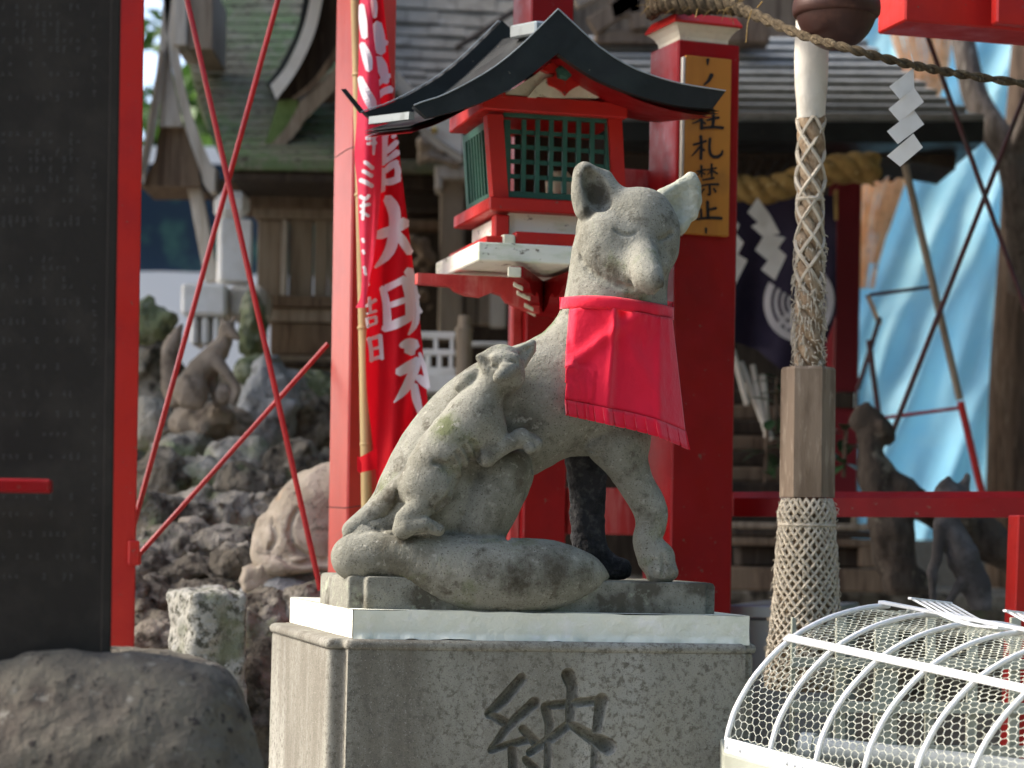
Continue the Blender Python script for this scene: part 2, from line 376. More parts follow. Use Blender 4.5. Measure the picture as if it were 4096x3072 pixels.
WOODPALE = M('pale_bleached_timber', (0.50, 0.455, 0.385), [((0.38, 0.335, 0.27), 12, 0.45, 0.62, 6, (3, 3, 0.25)), ((0.58, 0.545, 0.47), 25, 0.55, 0.66, 5, (3, 3, 0.25))], rough=0.85, spec=0.2, bump=((60, 0.002, (2, 2, 0.15)),))
HEXWOOD = M('turned_oak_block', (0.22, 0.165, 0.115), [((0.145, 0.105, 0.07), 16, 0.45, 0.62, 6, (2, 2, 0.3)), ((0.29, 0.23, 0.165), 60, 0.55, 0.66, 5, (1, 1, 0.25))], rough=0.7, spec=0.25, bump=((120, 0.001, (1, 1, 0.2)),))
MOSSROOF = M('mossy_shingles', (0.175, 0.165, 0.12), [((0.125, 0.175, 0.085), 3, 0.40, 0.56, 6), ((0.21, 0.2, 0.15), 22, 0.52, 0.66, 6), ((0.07, 0.06, 0.045), 30, 0.55, 0.66, 5)], rough=0.95, spec=0.1, bump=((50, 0.006),))
MOSSBRIGHT = M('fresh_moss', (0.14, 0.20, 0.07), [((0.09, 0.14, 0.05), 16, 0.45, 0.62, 6)], rough=0.95, spec=0.1, bump=((60, 0.006),))
SHINGLE = M('grey_brown_shingle', (0.20, 0.18, 0.145), [((0.145, 0.13, 0.105), 10, 0.45, 0.62, 6), ((0.26, 0.24, 0.2), 24, 0.55, 0.66, 5)], rough=0.9, spec=0.15, bump=((40, 0.003),))
COURSE = M('grey_roof_course', (0.30, 0.305, 0.29), [((0.22, 0.225, 0.21), 14, 0.45, 0.62, 6), ((0.29, 0.295, 0.28), 26, 0.56, 0.66, 5)], rough=0.85, spec=0.2, bump=((40, 0.003),))
WHITEPAINT = M('white_plaster', (0.76, 0.75, 0.71), [((0.66, 0.645, 0.59), 9, 0.45, 0.65, 5)], rough=0.8, spec=0.2, bump=((40, 0.001),))
WHITEMETAL = M('white_enamel', (0.77, 0.775, 0.76), [((0.66, 0.66, 0.63), 14, 0.5, 0.66, 5), ((0.40, 0.34, 0.27), 60, 0.69, 0.72, 5)], rough=0.42, spec=0.45, bump=((40, 0.0008),))
MESHWIRE = M('coated_wire', (0.66, 0.66, 0.54), [((0.5, 0.5, 0.38), 18, 0.5, 0.65, 4)], rough=0.5, spec=0.4)
LATTICE = M('pale_green_lattice', (0.42, 0.435, 0.35), [((0.34, 0.345, 0.27), 10, 0.45, 0.65, 5)], rough=0.7, spec=0.25)
PIPE = M('grey_plastic', (0.45, 0.47, 0.44), [((0.38, 0.40, 0.37), 12, 0.45, 0.65, 4)], rough=0.45, spec=0.4)
STEEL = M('brushed_steel', (0.50, 0.53, 0.56), rough=0.3, metal=0.9)
TARP = M('blue_tarpaulin', (0.46, 0.82, 0.95), [((0.38, 0.76, 0.94), 3, 0.4, 0.6, 4)], rough=0.45, spec=0.35, bump=((7, 0.02), (40, .004)), transl=0.55)
NAVY = M('dark_violet_curtain', (0.022, 0.017, 0.036), [((0.03, 0.023, 0.045), 8, 0.4, 0.65, 3)], rough=0.8, spec=0.2)
BARK = M('grey_bark', (0.16, 0.135, 0.115), [((0.09, 0.075, 0.06), 16, 0.45, 0.62, 7, (3, 3, 0.4)), ((0.25, 0.225, 0.19), 24, 0.55, 0.66, 5, (3, 3, 0.4))], rough=0.9, spec=0.15, bump=((40, 0.008, (2, 2, 0.3)),))
BARKBROWN = M('brown_bark', (0.12, 0.085, 0.06), [((0.06, 0.042, 0.03), 16, 0.45, 0.62, 7, (3, 3, 0.25)), ((0.20, 0.16, 0.12), 24, 0.55, 0.66, 5, (3, 3, 0.25))], rough=0.9, spec=0.15, bump=((40, 0.01, (2, 2, 0.2)),))
LEAF = M('green_leaf', (0.06, 0.13, 0.022), [((0.10, 0.19, 0.03), 5, 0.45, 0.6, 3), ((0.03, 0.075, 0.014), 9, 0.5, 0.65, 3)], rough=0.5, spec=0.4, transl=0.4)
LEAFDARK = M('dark_evergreen_leaf', (0.018, 0.05, 0.016), [((0.03, 0.085, 0.022), 20, 0.5, 0.65, 3)], rough=0.35, spec=0.5, transl=0.1)
GROUND = M('packed_earth', (0.13, 0.115, 0.095), [((0.19, 0.17, 0.145), 6, 0.45, 0.65, 7), ((0.08, 0.07, 0.058), 20, 0.52, 0.66, 6)], rough=0.95, spec=0.1, bump=((40, 0.01),))
PAVING = M('grey_paving_stone', (0.30, 0.29, 0.265), [((0.22, 0.21, 0.19), 6, 0.45, 0.65, 6), ((0.37, 0.36, 0.33), 20, 0.55, 0.66, 5)], rough=0.9, spec=0.15, bump=((60, 0.003),))
CARWHITE = M('white_car_paint', (0.80, 0.80, 0.80), rough=0.25, spec=0.5, coat=0.5)
CARGLASS = M('tinted_car_glass', (0.02, 0.035, 0.06), [((0.05, 0.12, 0.10), 3, 0.45, 0.6, 3)], rough=0.12, spec=0.6)
BLACKRUBBER = M('black_rubber', (0.02, 0.02, 0.02), rough=0.8)
WIRE = M('thin_dark_wire', (0.04, 0.035, 0.03), rough=0.6)
RODRED = M('red_steel_rod', (0.42, 0.012, 0.012), [((0.34, 0.01, 0.012), 20, 0.45, 0.65, 4)], rough=0.32, spec=0.5)
RODDARK = M('dark_red_rod', (0.07, 0.018, 0.02), [((0.05, 0.03, 0.03), 10, 0.45, 0.65, 4)], rough=0.45, spec=0.4)
GOLD = M('brass_fitting', (0.6, 0.42, 0.14), rough=0.35, metal=0.9)
# ------------------------------------------------------------------ sculpting: signed distance volumes -> surface nets
def _hash(ix, iy, iz, seed):
    h = (ix * 374761393 + iy * 668265263 + iz * 2147483647 + seed * 1274126177) & 0xffffffff
    h = ((h ^ (h >> 13)) * 1274126177) & 0xffffffff
    return ((h ^ (h >> 16)) & 0xffff) / 65535.0
def vnoise(p, seed=0):
    p = np.asarray(p, float); i = np.floor(p).astype(np.int64); f = p - i; f = f * f * (3 - 2 * f); r = 0
    for dx in (0, 1):
        for dy in (0, 1):
            for dz in (0, 1):
                w = (f[..., 0] if dx else 1 - f[..., 0]) * (f[..., 1] if dy else 1 - f[..., 1]) * (f[..., 2] if dz else 1 - f[..., 2])
                r = r + w * _hash(i[..., 0] + dx, i[..., 1] + dy, i[..., 2] + dz, seed)
    return r * 2 - 1
def fbm(p, seed=0, octv=4, gain=0.5):
    r, a, s = 0, 1.0, 1.0
    for k in range(octv):
        r = r + a * vnoise(np.asarray(p) * s, seed + k); a *= gain; s *= 2.03
    return r
class Vol:
    def __init__(s, lo, hi, h):
        s.lo, s.h = np.array(lo, float), h
        s.n = np.ceil((np.array(hi) - s.lo) / h).astype(int) + 1
        s.f = np.full(s.n, 0.2, np.float32)
        s.ax = [s.lo[k] + h * np.arange(s.n[k]) for k in range(3)]
    def sub(s, lo, hi):
        a = np.clip(((np.array(lo) - s.lo) / s.h).astype(int) - 2, 0, s.n - 1); b = np.clip(((np.array(hi) - s.lo) / s.h).astype(int) + 4, 1, s.n)
        sl = tuple(slice(x, y) for x, y in zip(a, b))
        return sl, (s.ax[0][sl[0]][:, None, None], s.ax[1][sl[1]][None, :, None], s.ax[2][sl[2]][None, None, :])
    def op(s, lo, hi, fn, k, mode):
        m = 3 * k + 0.03
        sl, (X, Y, Z) = s.sub(np.array(lo) - m, np.array(hi) + m)
        d = fn(X, Y, Z); f = s.f[sl]
        if mode == 'sub': d = -d
        if k > 0:
            hh = np.maximum(k - np.abs(f - d), 0) / k * k
            s.f[sl] = (np.minimum(f, d) - hh * hh / (4 * k)) if mode == 'add' else (np.maximum(f, d) + hh * hh / (4 * k))
        else: s.f[sl] = np.minimum(f, d) if mode == 'add' else np.maximum(f, d)
    def cone(s, a, b, ra, rb, k=0.01, mode='add'):
        a, b = np.array(a, float), np.array(b, float); ba = b - a; l2 = max(ba @ ba, 1e-12)
        def fn(X, Y, Z):
            t = np.clip(((X - a[0]) * ba[0] + (Y - a[1]) * ba[1] + (Z - a[2]) * ba[2]) / l2, 0, 1)
            return np.sqrt((X - a[0] - t * ba[0]) ** 2 + (Y - a[1] - t * ba[1]) ** 2 + (Z - a[2] - t * ba[2]) ** 2) - (ra + (rb - ra) * t)
        r = max(ra, rb); s.op(np.minimum(a, b) - r, np.maximum(a, b) + r, fn, k, mode)
    def chain(s, pts, rs, k=0.01, mode='add', n=0):
        """a limb through pts: one smooth tapered solid, joined to the rest over k"""
        if n:
            a = spline([tuple(p) + (r,) for p, r in zip(pts, rs)], n); pts, rs = a[:, :3], a[:, 3]
        pts = np.array([np.array(p, float) for p in pts]); rs = np.array(rs, float)
        def fn(X, Y, Z):
            best = None
            for a, b, ra, rb in zip(pts[:-1], pts[1:], rs[:-1], rs[1:]):
                ba = b - a; l2 = max(ba @ ba, 1e-12)
                t = np.clip(((X - a[0]) * ba[0] + (Y - a[1]) * ba[1] + (Z - a[2]) * ba[2]) / l2, 0, 1)
                d = np.sqrt((X - a[0] - t * ba[0]) ** 2 + (Y - a[1] - t * ba[1]) ** 2 + (Z - a[2] - t * ba[2]) ** 2) - (ra + (rb - ra) * t)
                best = d if best is None else np.minimum(best, d)
            return best
        m = rs.max(); s.op(pts.min(0) - m, pts.max(0) + m, fn, k, mode)
    def ell(s, c, r, k=0.01, mode='add', rot=0.0):
        """ellipsoid, rot = turn in the picture plane (about Y)"""
        c, r = np.array(c, float), np.array(r, float); co, si = math.cos(rot), math.sin(rot)
        def fn(X, Y, Z):
            x, y, z = X - c[0], Y - c[1], Z - c[2]; x, z = x * co + z * si, -x * si + z * co
            k0 = np.sqrt((x / r[0]) ** 2 + (y / r[1]) ** 2 + (z / r[2]) ** 2); k1 = np.sqrt((x / r[0] ** 2) ** 2 + (y / r[1] ** 2) ** 2 + (z / r[2] ** 2) ** 2)
            return k0 * (k0 - 1) / np.maximum(k1, 1e-9)
        m = r.max(); s.op(c - m, c + m, fn, k, mode)
    def tri(s, a, b, c, r, k=0.005, mode='add'):
        """rounded triangular plate"""
        a, b, c = (np.array(q, float) for q in (a, b, c))
        ba, cb, ac = b - a, c - b, a - c; nor = np.cross(ba, ac)
        def dot3(X, Y, Z, o, v): return (X - o[0]) * v[0] + (Y - o[1]) * v[1] + (Z - o[2]) * v[2]
        def seg(X, Y, Z, o, v):
            t = np.clip(dot3(X, Y, Z, o, v) / (v @ v), 0, 1)
            return (X - o[0] - t * v[0]) ** 2 + (Y - o[1] - t * v[1]) ** 2 + (Z - o[2] - t * v[2]) ** 2
        def fn(X, Y, Z):
            sg = sum(np.sign(dot3(X, Y, Z, o, np.cross(v, nor))) for o, v in ((a, ba), (b, cb), (c, ac)))
            e = np.minimum(np.minimum(seg(X, Y, Z, a, ba), seg(X, Y, Z, b, cb)), seg(X, Y, Z, c, ac))
            pl = dot3(X, Y, Z, a, nor) ** 2 / (nor @ nor)
            return np.sqrt(np.where(np.abs(sg) >= 2, pl, e)) - r
        st = np.stack([a, b, c]); s.op(st.min(0) - r, st.max(0) + r, fn, k, mode)
    def blur(s, n):
        for _ in range(n):
            for ax in range(3):
                f = s.f; a = np.moveaxis(f, ax, 0); b = a.copy(); b[1:-1] = (a[:-2] + a[1:-1] + a[2:]) / 3; s.f = np.moveaxis(b, 0, ax)
    def rough(s, amp, freq, seed=0, octv=3):
        m = np.abs(s.f) < amp * 3 + 2 * s.h; idx = np.argwhere(m)
        s.f[m] += (amp * fbm((s.lo + idx * s.h) * freq, seed, octv)).astype(np.float32)
    def at(s, p):
        i = np.clip(np.round((np.array(p) - s.lo) / s.h).astype(int), 0, s.n - 1); return s.f[tuple(i)]
    def hit(s, px, py, d0, d1):
        """first surface point seen at a pixel"""
        kx, kz = ray(px, py); ds = np.arange(d0, d1, s.h * 0.5)
        i = np.clip(np.round((np.stack([kx * ds, ds, EYE + kz * ds], 1) - s.lo) / s.h).astype(int), 0, s.n - 1)
        v = s.f[i[:, 0], i[:, 1], i[:, 2]]; w = np.nonzero(v < 0)[0]
        d = ds[w[0]] if len(w) else d1
        return np.array([kx * d, d, EYE + kz * d])
    def mesh(s):
        f = s.f; ins = f < 0; n = f.shape
        A = np.zeros(tuple(np.array(n) - 1), np.int32)
        crn = [(i, j, k) for i in (0, 1) for j in (0, 1) for k in (0, 1)]
        def sh(a, c): return a[c[0]:n[0] - 1 + c[0], c[1]:n[1] - 1 + c[1], c[2]:n[2] - 1 + c[2]]
        for c in crn: A += sh(ins, c)
        act = np.argwhere((A > 0) & (A < 8))
        vid = np.full(A.shape, -1, np.int64); vid[tuple(act.T)] = np.arange(len(act))
        vals = {c: f[act[:, 0] + c[0], act[:, 1] + c[1], act[:, 2] + c[2]] for c in crn}
        acc = np.zeros((len(act), 3)); cnt = np.zeros(len(act))
        for c in crn:
            for ax in range(3):
                if c[ax]: continue
                e = list(c); e[ax] = 1; e = tuple(e); a, b = vals[c], vals[e]; m = (a < 0) != (b < 0)
                t = np.where(m, a / np.where(m, a - b, 1), 0); p = np.tile(np.array(c, float), (len(act), 1)); p[:, ax] = t
                acc[m] += p[m]; cnt[m] += 1
        V = s.lo + (act + acc / cnt[:, None]) * s.h; Q = []
        for ax in range(3):
            o1, o2 = (ax + 1) % 3, (ax + 2) % 3
            sl0 = [slice(None)] * 3; sl1 = [slice(None)] * 3; sl0[ax] = slice(0, -1); sl1[ax] = slice(1, None)
            cr = ins[tuple(sl0)] != ins[tuple(sl1)]; pos = np.argwhere(cr)
            pos = pos[(pos[:, o1] > 0) & (pos[:, o2] > 0) & (pos[:, o1] < n[o1] - 1) & (pos[:, o2] < n[o2] - 1)]
            if not len(pos): continue
            def cell(d1, d2):
                q = pos.copy(); q[:, o1] -= d1; q[:, o2] -= d2; return vid[tuple(q.T)]
            q = np.stack([cell(1, 1), cell(0, 1), cell(0, 0), cell(1, 0)], 1)
            fl = ~ins[tuple(pos.T)]; q[fl] = q[fl][:, ::-1]; Q.append(q)
        return V, np.concatenate(Q)
    def build(s, name, mat, parent=None, kind=None):
        v, q = s.mesh(); return link_mesh(name, v, q, mat, parent, smooth=True, kind=kind)
# ------------------------------------------------------------------ the stone fox with its cub, on pedestal and slab
FD, FYAW = 4.35, 15.0
S = FD / FPX                                  # metres per photo pixel at the fox
TY = math.tan(rad(FYAW))
def Q(px, py, o=0.0):
    return np.array(P(px, py, FD - (o - TY * (px - 2050) * 0.85) * S))
def QO(px, o): return FD - (o - TY * (px - 2050) * 0.85) * S

fox = thing('fox_statue', 'large grey stone fox seated in profile on the pedestal, a cub clinging to its side', 'statue', tuple(P(2050, 2440, FD)))
lo = np.array([-0.40, 3.98, 1.33]); hi = np.array([0.46, 4.72, 2.24])
V = Vol(lo, hi, 0.0034)
k1 = 0.02
# trunk
V.chain([Q(1735, 2010), Q(1808, 1850), Q(1925, 1705), Q(2065, 1600), Q(2235, 1570)], [236 * S, 226 * S, 220 * S, 208 * S, 228 * S], k1, n=14)
V.chain([Q(2065, 1720), Q(2235, 1600), Q(2330, 1600), Q(2440, 1560)], [195 * S, 225 * S, 228 * S, 212 * S], k1, n=10)
V.chain([Q(2440, 1560), Q(2462, 1300, 20), Q(2466, 1180, 25), Q(2480, 1020, 10), Q(2475, 930, 0)], [212 * S, 212 * S, 205 * S, 196 * S, 175 * S], 0.03)
V.chain([Q(2300, 1480), Q(2430, 1330)], [190 * S, 190 * S], 0.03)
# head turned to the right
V.ell(Q(2560, 915, 100), (152 * S, 140 * S, 168 * S), 0.02)
V.ell(Q(2440, 975, 95), (128 * S, 135 * S, 140 * S), 0.012, rot=rad(28))
V.chain([Q(2420, 1010, 125), Q(2500, 1070, 195), Q(2560, 1110, 250)], [92 * S, 74 * S, 56 * S], 0.016)
V.chain([Q(2610, 940, 105), Q(2632, 1010, 130), Q(2628, 1065, 190)], [104 * S, 80 * S, 50 * S], 0.02)
V.chain([Q(2545, 920, 130), Q(2560, 975, 178), Q(2575, 1040, 268), Q(2594, 1098, 350), Q(2612, 1121, 384)], [84 * S, 66 * S, 62 * S, 60 * S, 45 * S], 0.018, n=14)
V.chain([Q(2550, 1090, 240), Q(2585, 1135, 315), Q(2606, 1150, 345)], [64 * S, 46 * S, 38 * S], 0.004)
V.ell(Q(2634, 1138, 412), (34 * S, 26 * S, 26 * S), 0.006)
V.ell(Q(2502, 962, 168), (66 * S, 60 * S, 66 * S), 0.02)
V.ell(Q(2648, 968, 138), (52 * S, 60 * S, 60 * S), 0.02)
V.f = np.ascontiguousarray(V.f); V.blur(6); V.f = np.ascontiguousarray(V.f)
# hind leg and rump
V.chain([Q(2000, 1890, 120), Q(1950, 1990, 120), Q(1900, 2090, 110)], [134 * S, 138 * S, 134 * S], 0.006, n=8)
V.chain([Q(1560, 2090, 0), Q(1480, 2160, 40)], [120 * S, 110 * S], 0.02)
# near foreleg
V.ell(Q(2470, 1755, 105), (135 * S, 90 * S, 130 * S), 0.007)
V.chain([Q(2480, 1790, 110), Q(2537, 1922, 112), Q(2598, 2030, 112), Q(2604, 2100, 112), Q(2590, 2160, 112), Q(2618, 2225, 118)],
        [104 * S, 74 * S, 70 * S, 62 * S, 60 * S, 70 * S], 0.010, n=22)
V.ell(Q(2405, 1775, 125), (70 * S, 60 * S, 48 * S), 0.008, rot=rad(25))
V.chain([Q(2632, 2240, 118), Q(2642, 2285, 135)], [70 * S, 62 * S], 0.01)
V.chain([Q(2625, 2280, 160), Q(2640, 2292, 175)], [38 * S, 30 * S], 0.006)
V.chain([Q(2672, 2275, 150), Q(2684, 2290, 160)], [36 * S, 30 * S], 0.006)
# tail curling round to the front
V.chain([Q(1560, 2170, 20), Q(1450, 2215, 90), Q(1425, 2232, 130), Q(1600, 2225, 170), Q(1800, 2275, 195), Q(1930, 2300, 205), Q(2050, 2308, 205), Q(2190, 2300, 200), Q(2330, 2296, 195), Q(2432, 2306, 190)],
        [95 * S, 92 * S, 90 * S, 106 * S, 140 * S, 154 * S, 154 * S, 138 * S, 84 * S, 8 * S], 0.006, n=50)
# left ear
e0, e1, e2, e3 = Q(2338, 690, 60), Q(2344, 846, 80), Q(2462, 785, 70), Q(2420, 715, 45)
V.tri(e0, e1, e2, 38 * S, 0.012); V.tri(e0, e3, e2, 36 * S, 0.012)
V.ell(Q(2318, 770, 60), (34 * S, 38 * S, 90 * S), 0.012)
V.ell(Q(2388, 762, 120), (52 * S, 66 * S, 98 * S), 0.005, 'sub', rot=rad(22))
V.cone(Q(2380, 790, 118), Q(2352, 872, 132), 36 * S, 10 * S, 0.004, 'sub')
V.chain([Q(2350, 690, 100), Q(2350, 870, 135)], [14 * S, 10 * S], 0.006, 'sub')
# carved lines: eyes, mouth, toes, haunch and elbow edges
def carve(vol, pts, r, k=0.003, n=None, d0=3.95, d1=4.75, mode='sub', sink=0.3):
    a = spline(pts, n or 4 * len(pts)); q = [vol.hit(x, y, d0, d1) + np.array([0, r * sink, 0]) for x, y in a]
    vol.chain(q, [r] * len(q), k, mode)
carve(V, [(2462, 918), (2490, 936), (2520, 940), (2542, 930)], 9 * S, k=0.0015, sink=0.05)
carve(V, [(2640, 958), (2662, 950), (2686, 932)], 12 * S, k=0.0015, sink=0.0)
carve(V, [(2650, 968), (2664, 985)], 5 * S)
carve(V, [(2522, 1128), (2540, 1160), (2575, 1178), (2612, 1178), (2640, 1160)], 9 * S, sink=0.1)
carve(V, [(2318, 1030), (2340, 1068), (2380, 1100), (2435, 1126), (2490, 1146), (2524, 1156)], 13 * S, k=0.006, sink=0.0)
carve(V, [(2652, 2215), (2657, 2260), (2652, 2300)], 10 * S, sink=0.0)
carve(V, [(2612, 2240), (2606, 2275), (2610, 2302)], 9 * S, sink=0.0)
carve(V, [(2398, 1690), (2352, 1740), (2340, 1800), (2352, 1826)], 10 * S, k=0.005, sink=0.0)
carve(V, [(2352, 1800), (2400, 1812), (2432, 1828)], 5 * S)
carve(V, [(2030, 1800), (2090, 1790), (2128, 1830), (2130, 1900), (2112, 1960)], 10 * S, k=0.005, sink=0.0)
carve(V, [(1440, 2080), (1560, 2135), (1700, 2130), (1800, 2140), (1905, 2166), (1996, 2160), (2090, 2146)], 8 * S)
V.rough(0.0007, 38, 3, 3)
def dark_patch(ob, vol, spots):
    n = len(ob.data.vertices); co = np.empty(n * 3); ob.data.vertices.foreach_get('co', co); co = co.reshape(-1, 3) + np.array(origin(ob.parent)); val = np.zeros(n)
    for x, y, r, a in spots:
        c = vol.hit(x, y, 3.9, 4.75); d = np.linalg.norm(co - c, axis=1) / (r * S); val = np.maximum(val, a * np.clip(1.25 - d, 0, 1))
    at = ob.data.attributes.new('dark_patch', 'FLOAT', 'POINT'); at.data.foreach_set('value', val.astype(np.float32))
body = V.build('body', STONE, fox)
dark_patch(body, V, [(2385, 780, 80, .75), (2350, 850, 50, .7), (2390, 1060, 80, .5), (2450, 1085, 80, .55), (2510, 1115, 55, .5), (2640, 1135, 45, .6), (2690, 1010, 50, .4), (1950, 2290, 110, .45), (2080, 2320, 140, .6), (2220, 2290, 120, .6), (2340, 2300, 90, .45), (1800, 2330, 110, .35),
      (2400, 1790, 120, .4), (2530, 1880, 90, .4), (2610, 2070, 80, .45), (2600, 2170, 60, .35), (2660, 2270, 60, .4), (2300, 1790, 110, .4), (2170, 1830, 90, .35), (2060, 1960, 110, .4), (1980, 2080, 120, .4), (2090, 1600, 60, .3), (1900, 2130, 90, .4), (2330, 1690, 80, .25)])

# far foreleg, coloured darker than the body
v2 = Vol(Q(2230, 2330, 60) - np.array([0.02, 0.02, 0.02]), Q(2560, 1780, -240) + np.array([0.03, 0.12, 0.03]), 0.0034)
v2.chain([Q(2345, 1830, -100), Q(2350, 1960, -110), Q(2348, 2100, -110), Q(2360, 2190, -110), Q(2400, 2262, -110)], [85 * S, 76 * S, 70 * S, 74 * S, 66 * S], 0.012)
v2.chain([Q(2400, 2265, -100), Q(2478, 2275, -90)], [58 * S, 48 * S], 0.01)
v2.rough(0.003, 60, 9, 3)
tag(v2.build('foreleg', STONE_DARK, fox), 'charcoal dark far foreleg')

# right ear, patched in pale mortar
v3 = Vol(Q(2600, 960, 260) - np.array([0.02, 0.03, 0.02]), Q(2850, 670, -60) + np.array([0.02, 0.08, 0.02]), 0.003)
v3.tri(Q(2650, 785, 70), Q(2764, 716, 45), Q(2776, 800, 50), 26 * S, 0.01)
v3.tri(Q(2650, 785, 70), Q(2776, 800, 50), Q(2722, 915, 75), 26 * S, 0.01)
v3.tri(Q(2764, 716, 45), Q(2782, 740, 45), Q(2768, 860, 60), 24 * S, 0.01)
v3.ell(Q(2728, 812, 108), (52 * S, 46 * S, 80 * S), 0.012, 'sub', rot=rad(-25))
v3.rough(0.0014, 55, 5, 3)
tag(v3.build('ear', STONE_PALE, fox), 'pale mended right ear')

# the cub
vc = Vol(np.array([-0.36, 3.97, 1.42]), np.array([0.10, 4.42, 1.93]), 0.003)
kc = 0.012
vc.chain([Q(1700, 1945, 205), Q(1775, 1815, 222), Q(1895, 1680, 235)], [104 * S, 108 * S, 112 * S], kc, n=8)
vc.chain([Q(1900, 1660, 235), Q(1955, 1560, 245), Q(1990, 1490, 255)], [98 * S, 64 * S, 60 * S], kc, n=8)
vc.ell(Q(2008, 1455, 258), (80 * S, 80 * S, 76 * S), kc)
vc.ell(Q(2026, 1506, 258), (72 * S, 72 * S, 66 * S), kc)
vc.chain([Q(2046, 1468, 322), Q(2016, 1494, 372), Q(1996, 1510, 402)], [40 * S, 33 * S, 25 * S], 0.006)
vc.ell(Q(2022, 1432, 330), (58 * S, 20 * S, 22 * S), 0.008)
vc.tri(Q(1968, 1408, 280), Q(1918, 1430, 268), Q(1946, 1478, 285), 16 * S, 0.008)
vc.chain([Q(1936, 1438, 300), Q(1952, 1452, 308)], [11 * S, 13 * S], 0.004, 'sub')
vc.tri(Q(2052, 1408, 262), Q(2130, 1374, 235), Q(2092, 1458, 250), 14 * S, 0.006)
vc.tri(Q(2130, 1374, 235), Q(2132, 1402, 235), Q(2092, 1458, 250), 13 * S, 0.006)
vc.chain([Q(2120, 1392, 258), Q(2072, 1428, 288)], [7 * S, 13 * S], 0.004, 'sub')
vc.chain([Q(2068, 1440, 330), Q(2100, 1475, 320)], [10 * S, 8 * S], 0.008, 'sub')
vc.ell(Q(1716, 1945, 262), (98 * S, 62 * S, 108 * S), 0.006, rot=rad(-15))
vc.chain([Q(1680, 2030, 262), Q(1622, 2080, 265), Q(1608, 2120, 262)], [52 * S, 42 * S, 38 * S], 0.008)
vc.chain([Q(1630, 2110, 285), Q(1700, 2098, 298), Q(1755, 2120, 300)], [34 * S, 30 * S, 24 * S], 0.007)
vc.ell(Q(1945, 1715, 262), (80 * S, 62 * S, 110 * S), 0.008, rot=rad(15))
vc.chain([Q(1968, 1770, 262), Q(1945, 1832, 282)], [52 * S, 36 * S], 0.008)
vc.chain([Q(1950, 1828, 285), Q(2030, 1775, 288), Q(2085, 1752, 280)], [33 * S, 34 * S, 32 * S], 0.007)
vc.chain([Q(2085, 1752, 280), Q(2135, 1775, 275)], [38 * S, 36 * S], 0.008)
vc.ell(Q(2118, 1793, 308), (24 * S, 20 * S, 24 * S), 0.004)
vc.ell(Q(2152, 1778, 300), (20 * S, 20 * S, 24 * S), 0.004)
vc.chain([Q(1895, 1500, 200), Q(1868, 1522, 205), Q(1840, 1545, 190)], [28 * S, 34 * S, 24 * S], 0.008)
vc.chain([Q(1610, 1950, 160), Q(1520, 2035, 85), Q(1412, 2124, 70)], [50 * S, 52 * S, 44 * S], 0.008, n=8)
for i in range(5):
    x, y = 1905 - i * 27, 1800 + i * 24
    carve(vc, [(x - 18, y - 34), (x, y), (x + 10, y + 46)], 11 * S, k=0.005, sink=0.0)
carve(vc, [(1992, 1530), (2022, 1528), (2054, 1508)], 8 * S, sink=0.1)
carve(vc, [(2030, 1448), (2052, 1446), (2066, 1456)], 6 * S, sink=0.1)
carve(vc, [(1962, 1470), (1980, 1468), (1994, 1476)], 6 * S, sink=0.1)
carve(vc, [(1590, 1965), (1588, 2010), (1560, 2060), (1548, 2110)], 7 * S)
carve(vc, [(1740, 1850), (1790, 1862), (1818, 1900), (1816, 1945), (1795, 1985), (1740, 2040)], 11 * S, k=0.006, sink=0.0)
carve(vc, [(1720, 2098), (1735, 2116)], 4 * S); carve(vc, [(1735, 2090), (1752, 2108)], 4 * S)
vc.rough(0.0006, 42, 17, 3)
cub_ = vc.build('cub', STONE, fox)
dark_patch(cub_, vc, [(1560, 1990, 80, .6), (1500, 2050, 60, .45), (1900, 1820, 80, .45), (1960, 1800, 60, .5), (2060, 1770, 60, .4), (1770, 2010, 80, .5), (1850, 1880, 70, .5), (2050, 1640, 60, .4), (1990, 1715, 60, .35), (2020, 1560, 60, .4), (1950, 1445, 36, .5), (1710, 1960, 70, .3), (1640, 2090, 50, .35)])

# notched block plan, used by base, pedestal and its cap
def notched(A, u, v, L, D, nch, r=0.0, seg=4):
    """corner A front-left; plan outline with notched corners, convex outer corners rounded by r"""
    pts = [(nch, 0), (L - nch, 0), (L - nch, nch), (L, nch), (L, D - nch), (L - nch, D - nch), (L - nch, D), (nch, D), (nch, D - nch), (0, D - nch), (0, nch), (nch, nch)]
    out = []; n = len(pts)
    for i, p in enumerate(pts):
        a, b = np.array(pts[i - 1]), np.array(pts[(i + 1) % n]); p = np.array(p)
        d1 = (a - p) / np.linalg.norm(a - p); d2 = (b - p) / np.linalg.norm(b - p)
        convex = (d1[0] * d2[1] - d1[1] * d2[0]) < 0
        rr = min(r if convex else r * 0.35, nch * 0.48)
        if rr <= 0: out.append(p); continue
        p1, p2 = p + d1 * rr, p + d2 * rr
        for t in np.linspace(0, 1, seg + 1): out.append((1 - t) ** 2 * p1 + 2 * t * (1 - t) * p + t * t * p2)
    return [A + u * q[0] + v * q[1] for q in out]
TILT = Matrix.Rotation(rad(0.55), 3, 'Y')
PIV = P(2050, 2440, FD)
def tilt(p): return PIV + TILT @ (Vector(p) - PIV)
pu = Vector((math.cos(rad(FYAW)), math.sin(rad(FYAW)), 0)); pv = Vector((-pu.y, pu.x, 0))
def along(A, px, py):
    """how far along pu from A to reach pixel column px"""
    t0, t1 = -2.0, 3.0
    for _ in range(50):
        t = (t0 + t1) / 2; q = A + pu * t
        if proj(q)[0] < px: t0 = t
        else: t1 = t
    return t
